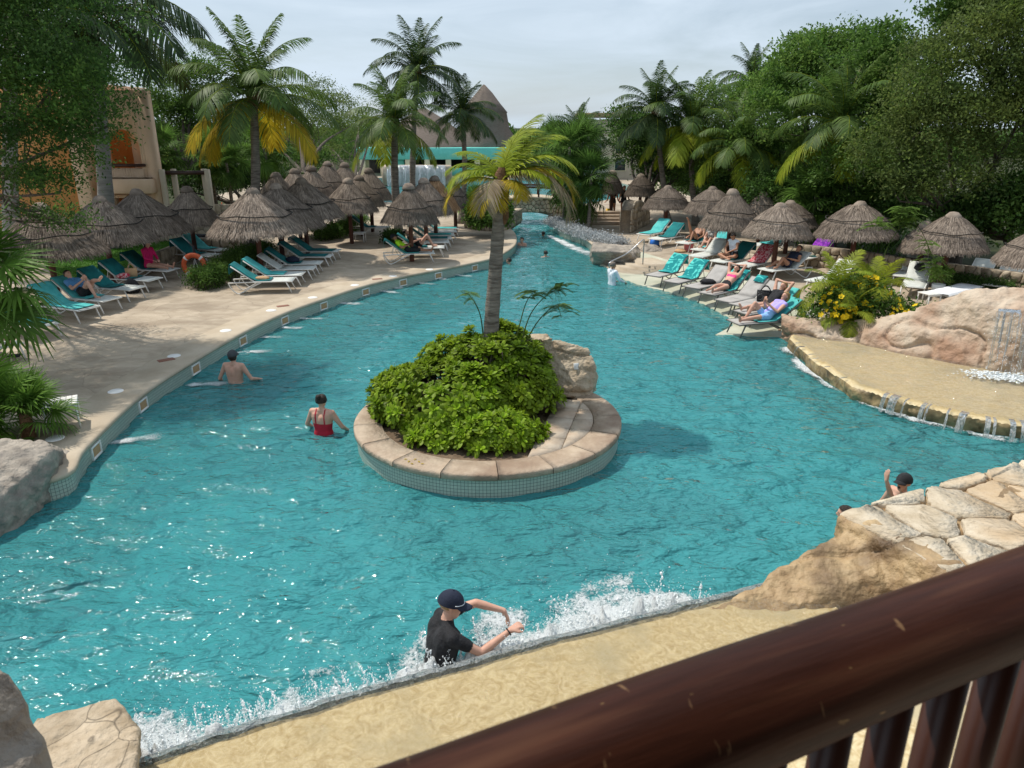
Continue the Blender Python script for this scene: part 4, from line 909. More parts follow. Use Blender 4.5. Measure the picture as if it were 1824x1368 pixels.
def make_lounger(mf, ms, back=BACK):
    bdv = np.array([-math.cos(back), 0, math.sin(back)]); o = thing('sun_lounger', 'x x x x', 'sun lounger')
    hp = np.array([HINGE, 0, SEAT])
    G().add(*sling((.96, 0, SEAT + .012), (HINGE, 0, SEAT + .012), .60)).obj('seat', ms, o)
    G().add(*sling(hp + (0, 0, .014), hp + bdv * .80 + (0, 0, .014), .60)).obj('backrest', ms, o)
    g = G()
    for s_ in (-1, 1):
        y = s_ * .315; g.add(*tube(spline([(.98, y, SEAT - .012), (.9, y, SEAT), (.3, y, SEAT), (HINGE, y, SEAT - .005), (-.55, y, SEAT - .01), (-.93, y, SEAT - .02)], 4), .019, 7))
    for x in (.96, .35, -.3): g.add(*tube([(x, -.315, SEAT - .012), (x, .315, SEAT - .012)], .014, 6))
    g.obj('frame', mf, o, True)
    g = G()
    for s_ in (-1, 1): g.add(*tube([hp + (0, s_ * .30, 0), hp + bdv * .82 + (0, s_ * .30, 0)], .017, 6))
    g.add(*tube([hp + bdv * .81 + (0, -.3, 0), hp + bdv * .81 + (0, .3, 0)], .015, 6)); g.obj('backrest_frame', mf, o, True)
    for s_ in (-1, 1):
        y = s_ * .30; G().add(*tube([(.78, y, SEAT), (.93, y * 1.02, .012)], [.022, .019], 8)).obj('leg', mf, o, True)
        G().add(*tube(spline([(-.93, y * 1.04, SEAT - .02), (-.86, y * 1.03, .17), (-.72, y * 1.02, .022), (-.58, y * 1.02, .03), (-.25, y, .20), (.05, y, SEAT - .02)], 5), .018, 7)).obj('leg', mf, o, True)
        st_ = hp + bdv * .45 + np.array([0, y * .93, 0]); G().add(*tube([st_, (-.62, y * .93, SEAT - .03)], .010, 6)).obj('backrest_strut', mf, o, True)
    return o
LW = make_lounger(M['white_frame'], M['white_sling']); LG = make_lounger(M['grey_frame'], M['grey_sling']); LF = make_lounger(M['white_frame'], M['white_sling'], R(3))
USED = {'w': [LW, 0], 'g': [LG, 0], 'f': [LF, 0]}
def towel_mesh(m, seat, hang=.28, back=BACK, seed=0, w=.58):
    bdv = np.array([-math.cos(back), 0, math.sin(back)]); hp = np.array([HINGE, 0, SEAT + .022]); up = np.array([math.sin(back), 0, math.cos(back)])
    path = [hp + (seat, 0, .004)] + [hp + (seat * t, 0, 0.004) for t in (.66, .33)] + [hp + (.03, 0, .012)] + [hp + bdv * t + up * .012 for t in (.12, .3, .5, .68, .82)]
    tip = hp + bdv * .86 + np.array([-.02, 0, -.01]); path += [tip, tip + (-.03, 0, -hang * .5), tip + (-.025, 0, -hang)]
    path = spline(path, 3); rg = np.random.default_rng(seed); V = []; n = 9
    for off in (0.008, 0):
        for i, p in enumerate(path):
            for s_ in np.linspace(-1, 1, n):
                q_ = p + np.array([0, s_ * w / 2, 0]); wv = .010 * vnoise(np.array([[i * .35, s_ * 2.2, seed * 3.3]]), 3)[0]
                q_ = q_ + np.array([.3, 0, 1]) * (off + wv + .006); V.append(q_ + np.array([0, .02 * vnoise(np.array([[i * .2, 0, seed + 9.]]), 6)[0], 0]))
    m_ = len(path); k = m_ * n; Fc = []
    for i in range(m_ - 1):
        for j in range(n - 1): a_ = i * n + j; Fc += [[a_, a_ + 1, a_ + n + 1, a_ + n], [k + a_, k + a_ + n, k + a_ + n + 1, k + a_ + 1]]
        a_ = i * n; Fc += [[a_, a_ + n, k + a_ + n, k + a_], [a_ + n - 1, k + a_ + n - 1, k + a_ + 2 * n - 1, a_ + 2 * n - 1]]
    me = G().add(V, Fc).mesh('towel', True); me.materials.append(m); return me
TW = [towel_mesh(M['teal_d'], .45, .28, seed=1), towel_mesh(M['teal_l'], .55, .3, seed=2), towel_mesh(M['teal_p'], .35, .33, seed=3), towel_mesh(M['teal_d'], .95, .12, seed=4), towel_mesh(M['teal_l'], 1.0, .15, seed=5)]
LNG = {}
def lounger(kind, key, fx, fy, hx, hy, label, group, z=.35, towel=None, tlabel=None):
    """fx,fy / hx,hy: pixels of the foot-end and head-end centre on the ground"""
    f = P(fx, fy, z); h = P(hx, hy, z); d = (f - h); a = math.atan2(d.y, d.x); c = f - Vector((math.cos(a), math.sin(a), 0)) * .93
    pr = USED[kind]
    if pr[1] == 0: o = pr[0]; pr[1] = 1; o.location = c; o.rotation_euler = (0, 0, a); o['label'] = label
    else: o = copy_tree(pr[0], None, label, c, a)
    o['group'] = group; LNG[key] = (c.copy(), a)
    if towel is not None:
        t = link('towel', TW[towel]); t.location = c; t.rotation_euler = (0, 0, a); tag(t, tlabel, 'towel', 'towels on sun loungers')
    return o
gA = 'white loungers beside the lawn wall'; gB = 'white loungers along the hedge'; gC = 'white loungers near the channel'; gD = 'grey loungers on the wet ledge'; gE = 'white loungers on the cascade-side terrace'
L_ = lounger
L_('w', 'A0', 20, 645, -70, 622, 'white lounger nearest the small fan palm, seat showing under its fronds', gA)
L_('w', 'A2', 88, 605, 0, 584, 'white lounger with a blue-teal towel under the large fan palm fronds', gA, towel=3, tlabel='dark teal towel on the lounger under the large fan palm')
L_('w', 'A3', 162, 573, 70, 560, 'white lounger with a turquoise towel spread at its foot by the palapa post', gA, towel=4, tlabel='turquoise towel spread flat on the lounger by the leaning palapa post')
L_('w', 'A4', 202, 556, 110, 546, 'white lounger carrying the reader in black shorts', gA, towel=1, tlabel='turquoise towel under the reader in black shorts')
L_('w', 'A5', 246, 535, 158, 528, 'white lounger with a dark printed teal towel next to the reader', gA, towel=0, tlabel='dark teal towel with a printed motif next to the reader')
L_('w', 'A6', 278, 518, 196, 512, 'white lounger holding bags between two shaded palapa posts', gA, towel=0, tlabel='dark teal towel behind the bags between two palapa posts')
L_('w', 'A7', 310, 500, 240, 495, 'white lounger carrying the woman in magenta', gA, towel=0, tlabel='navy teal towel behind the woman in magenta')
L_('w', 'A8', 384, 472, 312, 466, 'white lounger with a teal towel behind the lifebuoy', gA, towel=0, tlabel='teal towel on the lounger behind the lifebuoy')
L_('w', 'A9', 400, 462, 334, 456, 'white lounger with a pale turquoise towel beside the stroller', gA, towel=1, tlabel='pale turquoise towel on the lounger beside the stroller')
L_('w', 'B1', 523, 518, 430, 520, 'white lounger with a bright teal towel at the hedge corner', gB, towel=0, tlabel='bright teal towel over the lounger at the hedge corner')
L_('w', 'B2', 540, 507, 452, 508, 'second white lounger from the hedge corner, turquoise towel with a dark square', gB, towel=1, tlabel='turquoise towel on the second lounger from the hedge corner')
L_('w', 'B3', 560, 496, 478, 497, 'bare pale white lounger third from the hedge corner', gB)
L_('w', 'B4', 572, 486, 494, 487, 'white lounger with a dark bag, fourth from the hedge corner', gB, towel=0, tlabel='dark teal towel on the fourth lounger from the hedge corner')
L_('w', 'B5', 590, 473, 512, 473, 'white lounger with a long teal towel, fifth from the hedge corner', gB, towel=3, tlabel='long dark teal towel on the fifth lounger from the hedge corner')
L_('w', 'B6', 603, 463, 530, 462, 'white lounger at the far end of the hedge row', gB, towel=3, tlabel='long dark teal towel on the last lounger of the hedge row')
L_('w', 'C0', 694, 418, 640, 418, 'white lounger in the shade behind the small side table', gC, towel=0, tlabel='dark teal towel on the shaded lounger behind the side table')
L_('w', 'C1', 772, 466, 703, 468, 'white lounger carrying the sunbather in the lime shirt', gC, towel=1, tlabel='turquoise towel under the sunbather in the lime shirt')
L_('w', 'C2', 790, 456, 722, 457, 'white lounger carrying the person with raised knees in black', gC, towel=0, tlabel='dark teal towel under the person with raised knees')
for i, (fx, fy, t) in enumerate([(798, 446, None), (803, 439, 3), (807, 432, 4), (812, 426, None), (816, 420, 4)]):
    L_('w', 'C%d' % (3 + i), fx, fy, fx - 66 + i * 3, fy + 1, ['bare white lounger just behind the person with raised knees', 'white lounger with a dark teal towel in the row behind the raised knees', 'white lounger with a turquoise towel in the row behind the raised knees', 'bare white lounger second from the planter wall', 'white lounger beside the planter wall with a turquoise towel'][i], gC, towel=t, tlabel='towel laid along the %s' % ['', 'fourth lounger of the channel-side row', 'fifth lounger of the channel-side row', '', 'lounger beside the planter wall'][i])
zl = .05
L_('g', 'D1', 1162, 510, 1238, 489, 'grey lounger with a patterned teal towel, first from the entry steps', gD, zl, 2, 'turquoise towel with pale octopus print, on the lounger first from the steps')
L_('g', 'D2', 1195, 522, 1276, 500, 'grey lounger with a darker star-printed towel, second from the entry steps', gD, zl, 2, 'teal towel with a pale starfish print, second from the steps')
L_('g', 'D3', 1230, 532, 1316, 510, 'bare grey lounger with a black bag, third from the entry steps', gD, zl)
L_('g', 'D4', 1258, 544, 1346, 522, 'grey lounger carrying the woman in the pink bikini', gD, zl, 2, 'pale patterned towel under the woman in the pink bikini')
L_('g', 'D5', 1288, 558, 1376, 536, 'grey lounger with a teal towel hung over its backrest', gD, zl)
L_('g', 'D6', 1312, 566, 1398, 548, 'grey lounger with a black tote bag leaning on it', gD, zl)
L_('g', 'D7', 1320, 580, 1408, 566, 'grey lounger carrying the woman in the black swimsuit with blond hair', gD, zl, 1, 'turquoise towel behind the blond woman in black')
L_('g', 'D8', 1306, 598, 1400, 590, 'grey lounger carrying the woman in lilac reading a phone', gD, zl, 1, 'turquoise towel behind the woman in lilac')
L_('w', 'E1', 1145, 432, 1184, 424, 'white lounger with a hanging teal towel by the rounded wall end', gE, towel=4, tlabel='turquoise towel bunched on the lounger by the rounded wall end')
L_('w', 'E2', 1165, 441, 1212, 432, 'white lounger with a dark teal backrest towel and blue basket at its foot', gE, towel=0, tlabel='dark teal towel on the lounger with the blue basket')
L_('w', 'E3', 1214, 449, 1258, 440, 'white lounger carrying the woman with one leg raised', gE, towel=0, tlabel='dark teal towel under the woman with one leg raised')
L_('w', 'E4', 1242, 462, 1294, 452, 'white lounger carrying the woman in stripes', gE, towel=1, tlabel='turquoise towel under the woman in stripes')
L_('w', 'E5', 1238, 474, 1290, 462, 'bare white lounger between the striped woman and the woman in white', gE)
L_('w', 'E6', 1276, 484, 1330, 474, 'white lounger carrying the woman in the white top', gE, towel=0, tlabel='dark teal towel behind the woman in the white top')
L_('w', 'E7', 1318, 492, 1368, 480, 'white lounger with a red print towel on its backrest', gE)
L_('w', 'E8', 1362, 500, 1424, 492, 'white lounger next to the red print towel, legs of a sunbather on it', gE)
L_('w', 'E9', 1340, 452, 1392, 448, 'white lounger behind the woman in the white top', gE, towel=1, tlabel='turquoise towel on the lounger behind the woman in the white top')
L_('w', 'E10', 1420, 478, 1468, 468, 'white lounger with purple print towel under the half hidden palapa', gE, towel=0, tlabel='dark teal towel beside the purple print towel')
L_('w', 'E11', 1448, 522, 1512, 508, 'white lounger half hidden behind the yellow-flowering bush', gE)
L_('w', 'E12', 1622, 532, 1640, 500, 'pale lounger with black clothing hung on its backrest', gE)
L_('w', 'E13', 1606, 512, 1650, 482, 'pale lounger behind the one with black clothing', gE)
L_('f', 'E14', 1668, 546, 1740, 528, 'flat white lounger under a white cloth beside the rock bank', gE)
L_('w', 'E15', 1718, 522, 1768, 498, 'pale lounger with raised back behind the dark low hedge', gE)
L_('w', 'E16', 1768, 530, 1815, 506, 'pale lounger with raised back behind the rock bank', gE)
# ================================================================== VEGETATION
def rvec(rg, n):
    v = rg.normal(size=(n, 3)); return v / np.linalg.norm(v, axis=1)[:, None]
def leaves(C, size, rg, out=None, fold=.25, aspect=.5, up=.35):
    """one folded rhombus leaf at each centre"""
    n = len(C); d = rvec(rg, n); 
    if out is not None: d = d + out * .6
    d[:, 2] += rg.uniform(-.3, up, n); d /= np.linalg.norm(d, axis=1)[:, None]
    a = rvec(rg, n); a[:, 2] += .7; s = np.cross(d, a); s /= np.linalg.norm(s, axis=1)[:, None] + 1e-9; nn_ = np.cross(s, d)
    L = size * rg.uniform(.7, 1.3, n)[:, None]; w = L * aspect * .5
    V = np.stack([C, C + d * L * .5 + s * w + nn_ * w * fold, C + d * L, C + d * L * .5 - s * w + nn_ * w * fold], 1).reshape(-1, 3)
    return V, np.arange(n * 4).reshape(-1, 4)
def crown_points(blobs, nclus, per, spread, rg):
    B = np.array([(*c, *r) for c, r in blobs], float); vol = (B[:, 3] * B[:, 4] * B[:, 5]) ** .75; k = rg.choice(len(B), nclus, p=vol / vol.sum())
    d = rvec(rg, nclus); d[:, 2] = np.where(d[:, 2] < -.45, -d[:, 2], d[:, 2]); rr = rg.uniform(.25, 1, nclus) ** .45 * np.where(rg.uniform(0, 1, nclus) < .22, rg.uniform(1.0, 1.28, nclus), 1)
    cc = B[k, :3] + d * B[k, 3:] * rr[:, None]; sp = spread * rg.uniform(.6, 1.4, nclus)
    C = np.repeat(cc, per, 0) + rg.normal(size=(nclus * per, 3)) * np.repeat(sp, per)[:, None] * np.array([1, 1, .62]); return C, np.repeat(d, per, 0), cc
LIGHTER = {'dark_leaf': M['lf_mid'], 'mid_leaf': leafmat('young_leaf', (.10, .19, .03), (.19, .29, .06)), 'olive_leaf': leafmat('young_olive_leaf', (.12, .19, .035), (.22, .27, .07))}
def tree(name, label, base, blobs, nclus, per, leaf, m, trunk_r=.18, seed=1, spread=.32, limbs=7, twig=20, group=None, cat='tree', lean=None, bark=None, aspect=.5):
    rg = np.random.default_rng(seed); base = Vector(base); o = thing(name, label, cat, base, 0, group); bl = [((Vector(c) - base)[:], r) for c, r in blobs]
    for c, r in list(bl):
        for k_ in range(4): d_ = rvec(rg, 1)[0]; d_[2] = abs(d_[2]) * .8 + .1; s_ = rg.uniform(.28, .5); bl.append((tuple(np.array(c) + d_ * np.array(r) * rg.uniform(.85, 1.15)), tuple(np.array(r) * s_)))
    C, d, cc = crown_points(bl, nclus, per, spread, rg); V, Fc = leaves(C, leaf, rg, d, aspect=aspect)
    tone = np.repeat(fbm(cc * .9, seed, 2) + rg.normal(0, .25, len(cc)), per) > .22; gc = G(); gc.add(V, Fc[~tone]); gc.add(V, Fc[tone], 1)
    cr_ = gc.obj('crown', [m, LIGHTER.get(m.name, m)], o); cr_['kind'] = 'stuff'
    bc = np.array([c for c, r in bl][:len(blobs)]); cen = bc.mean(0); fork = np.array(lean if lean else (cen[0] * .25, cen[1] * .25, max(.8, (bc[:, 2].min()) * .55)))
    g = G(); g.add(*tube(spline([(0, 0, -.05), fork * np.array([.3, .3, .5]) + rg.normal(0, .08, 3), fork], 5), np.linspace(trunk_r * 1.25, trunk_r * .75, 11), 9))
    ends = []
    for i in range(limbs):
        c = bc[i % len(bc)] + rg.normal(size=3) * np.array([r for _, r in bl][i % len(bc)]) * .35; mid = (fork + c) / 2 + rg.normal(0, .25, 3); pth = spline([fork * .97, mid, c], 5)
        g.add(*tube(pth, np.linspace(trunk_r * .6, .025, len(pth)), 6)); ends.append(pth)
    for i in range(twig):
        pth = ends[rg.integers(len(ends))]; a_ = pth[rg.integers(4, len(pth))]; b_ = cc[np.argsort(np.linalg.norm(cc - a_, axis=1))[rg.integers(3, min(40, len(cc)))]]
        g.add(*tube(bez(a_, (a_ + b_) / 2 + rg.normal(0, .15, 3), b_, 5), np.linspace(.028, .008, 5), 4))
    g.obj('trunk', bark or M['bark'], o, True); return o
# ---- pinnate palms
def frond_mesh(L, elev, droop, m, seed, n=62, ll=.86, lw=.048, wind=0, vee=.5, hang=.85, tone=None):
    rg = np.random.default_rng(seed); t = np.linspace(0, 1, 26); th = R(elev) - R(droop) * t ** 1.35
    x = np.concatenate([[0], np.cumsum(np.cos(th[:-1]) * L / 25)]); z = np.concatenate([[0], np.cumsum(np.sin(th[:-1]) * L / 25)]); y = wind * t * t * L
    pts = np.stack([x, y, z], 1); g = G(); g.add(*tube(pts, np.linspace(.030, .004, 26) * (L / 3.2), 5), m=1)
    V = []; u = np.linspace(.10, .995, n)
    for s_ in (-1, 1):
        for q_ in u:
            q_ = min(1, q_ + rg.normal(0, .004)); i = min(24, int(q_ * 25)); f = q_ * 25 - i; p = pts[i] * (1 - f) + pts[i + 1] * f; d = pts[i + 1] - pts[i]; d /= np.linalg.norm(d)
            side = np.cross(d, [0, 0, 1]); side = side / (np.linalg.norm(side) + 1e-6) * s_; up = np.cross(side * s_, d) ; up = up / np.linalg.norm(up)
            ln = ll * (math.sin(math.pi * min(1, (q_ * .88 + .10))) ** .55) * rg.uniform(.88, 1.1) * (L / 3.2); fw = .38 + .75 * q_ + rg.normal(0, .07)
            dv = side + d * fw + up * vee * .35 * (1 - q_); dv /= np.linalg.norm(dv); hg = hang * rg.uniform(.7, 1.3)
            a_ = p; b_ = p + dv * ln * .5 + np.array([0, wind * .15, -hg * ln * .18]); c_ = p + dv * ln * .92 + np.array([0, wind * .5 * ln, -hg * ln * .62])
            wv = np.cross(dv, up); wv = wv / (np.linalg.norm(wv) + 1e-6) * lw * .5 * (L / 3.2); 
            V += [a_ - wv * .6, a_ + wv * .6, b_ + wv, b_ - wv, c_ + wv * .12, c_ - wv * .12]
    k = len(V) // 6; idx = np.arange(k)[:, None] * 6
    g.add(V, np.concatenate([idx + np.array([[0, 1, 2, 3]]), idx + np.array([[3, 2, 4, 5]])])); me = g.mesh('frond'); me.materials.append(m); me.materials.append(M['lf_yg']); return me
FR = {}
def fronds(key, specs, m, L=3.3, **k):
    FR[key] = [frond_mesh(L, e, d, m, 50 + i, **k) for i, (e, d) in enumerate(specs)]
SP = [(82, 40), (66, 75), (48, 85), (28, 85), (8, 75), (-12, 60)]
fronds('g', SP, M['lf_palm']); fronds('d', SP, M['lf_palmd']); fronds('y', [(5, 85), (-15, 62)], M['lf_yg']); fronds('Y', [(-8, 72), (-22, 55)], M['lf_yel']); fronds('far', SP, M['lf_palmd'], n=44, lw=.06); fronds('b', SP, M['lf_light'], n=34, lw=.045)
def trunk_mesh(path, r0, r1, n=10, seed=0, bulge=1.5):
    p = spline(path, 8); k = len(p); rr = np.linspace(r0, r1, k) + .01 * np.sin(np.arange(k) * 2.1); rr[0] *= bulge; rr[1] *= 1 + (bulge - 1) * .5
    return tube(p, rr, n)
def palm(name, label, base, head, scale=1.0, keys='g', ylow=None, nf=26, seed=1, r0=.16, r1=.11, bend=.3, coco=True, tm='trunk', cat='palm tree', group='coconut palms', mid=None, spin=0):
    rg = np.random.default_rng(seed); base = Vector(base); hd = np.array((Vector(head) - base)[:]); o = thing(name, label, cat, base, 0, group)
    mid = np.array(mid) if mid is not None else hd * .5 + np.array([rg.normal(0, bend * .4), rg.normal(0, bend * .4), 0])
    V, Fc = trunk_mesh([(0, 0, -.05), mid, hd + (0, 0, .05)], r0, r1, 10); G().add(V, Fc).obj('trunk', M[tm], o, True)
    if coco:
        g = G(); g.add(*lathe([(0.02, -.3), (r1 * 1.5, -.2), (r1 * 2.0, .05), (r1 * 1.3, .3), (.03, .42)], 10, .05, seed)); f_ = g.obj('crown_shaft', M['fiber'], o); f_.location = hd
        for k in range(rg.integers(2, 5)):
            a_ = rg.uniform(0, 6.28); c_ = G().add(*lathe([(0, -.14), (.08, -.1), (.105, 0), (.08, .1), (0, .13)], 8)).obj('coconut', M['lf_yg'], o, True); c_.location = hd + np.array([math.cos(a_) * .2, math.sin(a_) * .2, -.2])
    nf += 7
    for i in range(nf):
        e = (i + .5) / nf; a_ = i * 2.39996 + spin + rg.normal(0, .15); lst = FR[keys]; k = min(len(lst) - 1, int(e * len(lst))); me = lst[k]
        if ylow and e > ylow[1]: me = FR[ylow[0]][int(rg.integers(len(FR[ylow[0]])))]
        f_ = link('frond', me, o); f_.location = hd + np.array([0, 0, .12 * (1 - e)]); f_.rotation_euler = (rg.normal(0, .06), rg.normal(0, .08), a_); s_ = scale * rg.uniform(.88, 1.08) * (.92 if e < .2 else 1); f_.scale = (s_, s_, s_)
    return o
def H(px, py, Y): return PY(px, py, Y)
b = P(445, 462); palm('coconut_palm', 'tall coconut palm with yellowing lower fronds behind the wide grey palapa', b, H(452, 178, b.y), .98, 'g', ('Y', .80), 24, 3, .21, .13)
b = P(711, 428); palm('coconut_palm', 'coconut palm with drooping green fronds behind the lime-shirted sunbather', b, H(703, 222, b.y), .80, 'g', ('y', .86), 22, 4, .22, .12)
b = P(736, 404); palm('coconut_palm', 'tallest slender coconut palm beside the far waterfall', b, H(743, 130, b.y), .82, 'd', None, 20, 5, .17, .11)
b = P(822, 398); palm('coconut_palm', 'coconut palm in front of the pointed thatched roof', b, H(824, 205, b.y), .66, 'd', None, 18, 6, .17, .11)
b = P(1190, 400); palm('coconut_palm', 'dark coconut palm behind the round ginger-skirted palapa', b, H(1168, 205, b.y), .80, 'd', None, 20, 7, .17, .11)
b = P(1290, 405); palm('coconut_palm', 'broad coconut palm with arching fronds behind the pale peaked palapa', b, H(1318, 262, b.y - 2), .85, 'g', ('y', .85), 22, 8, .17, .11)
b = P(1240, 402); palm('coconut_palm', 'yellow-tinged coconut palm rising behind the cascade-side palapas', b, H(1232, 225, b.y), .95, 'g', ('y', .7), 22, 9, .17, .11)
b = P(1345, 392); palm('coconut_palm', 'distant dark palm top standing above the tree line', b, H(1340, 148, 46), .75, 'd', None, 16, 10, .15, .1)
b = P(1520, 440); palm('coconut_palm', 'upright palm with light fronds growing inside the tree mass', b, H(1500, 225, b.y - 1), .95, 'g', ('y', .8), 18, 11, .16, .11, spin=.6)
b = P(1030, 398); palm('coconut_palm', 'dark palm top rising above the fan palms by the footbridge', b, H(1028, 240, 44), .62, 'd', None, 16, 12, .13, .09)
b = P(1020, 392); palm('coconut_palm', 'small far coconut palm next to the beige hotel', b, H(1002, 262, 56), .6, 'far', None, 14, 14, .13, .09)
# royal palm by the orange house
b = P(195, 442); o = palm('royal_palm', 'royal palm with a thick smooth grey trunk in front of the orange house', b, H(165, 28, b.y), 1.5, 'd', None, 20, 13, .34, .20, .05, False, 'trunk_royal', group='royal palms', mid=None)
b = P(20, 470); palm('royal_palm', 'second royal palm whose dark fronds hang behind the overhanging tree', b, H(20, 40, b.y), 1.2, 'd', None, 16, 15, .30, .20, .05, False, 'trunk_royal', group='royal palms')

# island palm: wind-swept yellow-green crown
ib = Vector((-.42, 12.75, .3)); ih = PY(893, 338, 12.85)
ip = thing('island_palm', 'young coconut palm with wind-swept yellow and dry fronds on the pool island', 'palm tree', ib)
hd = np.array((ih - ib)[:]); V, Fc = tube(spline([(0, 0, -.05), hd * np.array([.15, 0, .33]), hd * np.array([.55, 0, .66]), hd + (0, 0, .05)], 10), np.linspace(.165, .10, 31) + .005 * np.sin(np.arange(31) * 2.2), 14); G().add(V, Fc).obj('trunk', M['trunk'], ip, True)
V, Fc = lathe([(.02, -.32), (.11, -.28), (.15, -.05), (.12, .2), (.05, .34)], 12, .05, 3); f_ = G().add(V, Fc).obj('crown_shaft', M['fiber'], ip); f_.location = hd
g = G(); g.add(*lathe([(0, -.25), (.045, -.22), (.06, -.08), (.04, .05), (0, .08)], 8, .02, 5)); f_ = g.obj('dry_sheath', M['fiber'], ip); f_.location = hd + (.07, -.12, -.35); f_.rotation_euler = (.2, .15, 0)
ISP = [('lf_yel', 186, 22, 118, 1.25, 0), ('lf_yg', 170, 48, 95, 1.1, 0), ('lf_yg', 150, 60, 80, 1.1, 0), ('lf_yg', 60, 72, 72, 1.35, -.1), ('lf_yg', 20, 66, 78, 1.45, 0), ('lf_yg', 75, 52, 80, 1.3, -.1), ('lf_yg', -5, 52, 100, 1.45, 0), ('lf_yg', 30, 40, 100, 1.45, 0), ('lf_yel', 5, 38, 128, 1.6, 0),
       ('lf_dry', 4, 30, 140, 1.65, 0), ('lf_dry', -8, 42, 135, 1.35, 0), ('lf_dry', -112, 24, 140, .95, 0), ('lf_yel', -128, 8, 105, .9, 0), ('lf_yel', -60, 22, 100, .8, 0), ('lf_yg', 120, 40, 95, 1.2, 0), ('lf_yg', -160, 40, 108, 1.1, 0), ('lf_yg', -30, 40, 95, 1.05, 0), ('lf_yg', 45, 80, 50, 1.3, -.2), ('lf_yel', -95, -5, 85, .7, 0), ('lf_dry', -40, 20, 95, .7, 0)]
for i, (mm, az, el, dp, L, wd) in enumerate(ISP):
    me = frond_mesh(L, el, dp, M[mm], 200 + i, n=60, ll=1.25, lw=.062, wind=wd, hang=.5 if mm != 'lf_dry' else .85); f_ = link('frond', me, ip); f_.location = hd + (0, 0, .12); f_.rotation_euler = (0, 0, R(az))

# ---- fan palms
def fan_leaf(seed, m, n=30, r=.55, pet=.55, spread=290, droop=.25):
    rg = np.random.default_rng(seed); g = G(); 
    g.add(*tube(bez((0, 0, 0), (pet * .5, 0, pet * .10), (pet, 0, 0), 6), np.linspace(.012, .007, 6), 5)); c = np.array([pet, 0, 0]); V = []
    for k in range(n):
        a_ = R(-spread / 2 + spread * (k + .5) / n + rg.normal(0, 1.5)); ln = r * rg.uniform(.85, 1.08) * (.72 + .28 * math.cos(a_ * .5)); d = np.array([math.cos(a_), math.sin(a_), 0]); s_ = np.array([-d[1], d[0], 0]); w = .020 * r / .55
        zz = .05 * (1 if k % 2 else -1) * .3; b_ = c + d * ln * .55 + np.array([0, 0, -droop * ln * .12 + zz * .2]); e = c + d * ln + np.array([0, 0, -droop * ln * rg.uniform(.4, 1.1)])
        V += [c - s_ * .004, c + s_ * .004, b_ + s_ * w, b_ - s_ * w, e + s_ * .002, e - s_ * .002]
    idx = np.arange(n)[:, None] * 6; g.add(V, np.concatenate([idx + np.array([[0, 1, 2, 3]]), idx + np.array([[3, 2, 4, 5]])])); me = g.mesh('fan'); me.materials.append(m); return me
FAN = [fan_leaf(i, M['lf_fan'], droop=d) for i, d in enumerate((.1, .3, .55))]; FAND = [fan_leaf(i + 5, M['lf_mid'], droop=d, n=24) for i, d in enumerate((.15, .4, .8))]
def fan_palm(label, base, h, nl=22, s=1.0, meshes=FAN, seed=1, r0=.09, group='fan palms', low=-.5, elmax=1.45):
    rg = np.random.default_rng(seed); o = thing('fan_palm', label, 'palm tree', base, 0, group)
    G().add(*tube(spline([(0, 0, -.05), (rg.normal(0, .03), rg.normal(0, .03), h * .5), (rg.normal(0, .05), 0, h)], 5), np.linspace(r0 * 1.15, r0 * .85, 11), 9)).obj('trunk', M['trunk'] if h > 1 else M['fiber'], o, True)
    for i in range(nl):
        e = (i + .5) / nl; el = elmax + (low - elmax) * e + rg.normal(0, .1); f_ = link('fan_leaf', meshes[min(2, int(e * 3))], o); f_.location = (0, 0, h - .04 - .1 * e); f_.rotation_euler = (rg.normal(0, .35), -el, i * 2.4 + rg.normal(0, .2)); q_ = s * rg.uniform(.85, 1.1); f_.scale = (q_, q_, q_)
    return o
fan_palm('small fan palm beside the white side table on the pool edge', P(52, 778), .42, 24, .82, FAN, 3, .10, low=-.35)
fan_palm('fan palm stump at the very edge beside the boulder', P(-5, 782), .6, 18, 1.0, FAN, 4, .10, low=-.3)
fan_palm('large bright fan palm with spiky leaves in front of the shaded loungers', P(-12, 700), 2.25, 30, 1.6, FAN, 5, .11, low=-.75)
for px, py, top, s_, sd, lb in [(303, 408, 268, 1.5, 21, 'fan palm beside the peach corner of the orange house'), (392, 404, 272, 1.5, 22, 'fan palm over the pale timber portal'), (418, 408, 290, 1.3, 23, 'fan palm behind the trunk of the yellowing coconut palm'), (487, 400, 262, 1.6, 24, 'light green fan palm beside the yellowing coconut palm'),
                      (1012, 406, 262, 1.5, 25, 'tall fan palm in the clump at the foot of the footbridge'), (1030, 402, 248, 1.5, 26, 'tallest dark fan palm in the clump by the footbridge'), (1048, 408, 310, 1.5, 27, 'lower fan palm in the clump by the timber steps'), (1005, 400, 320, 1.5, 28, 'light fan palm low beside the footbridge rail'), (1036, 404, 345, 1.5, 29, 'lowest fan palm of the clump beside the silver ground cover'), (985, 380, 245, 1.4, 31, 'thin fan palm standing behind the footbridge'),
                      (845, 395, 365, 1.3, 30, 'low fan palm inside the stone planter'), (1440, 440, 350, 1.9, 33, 'dark fan palm behind the cascade-side palapas'), (1560, 452, 372, 1.9, 34, 'dark spiky fan palm between two brown palapas'), (1395, 424, 350, 1.6, 35, 'shaded fan palm behind the half hidden palapa')]:
    b = P(px, py); fan_palm(lb, b, PY(px, top, b.y)[2] - .35, 30, s_, FAND if sd != 24 else FAN, sd, .085, low=-1.15)

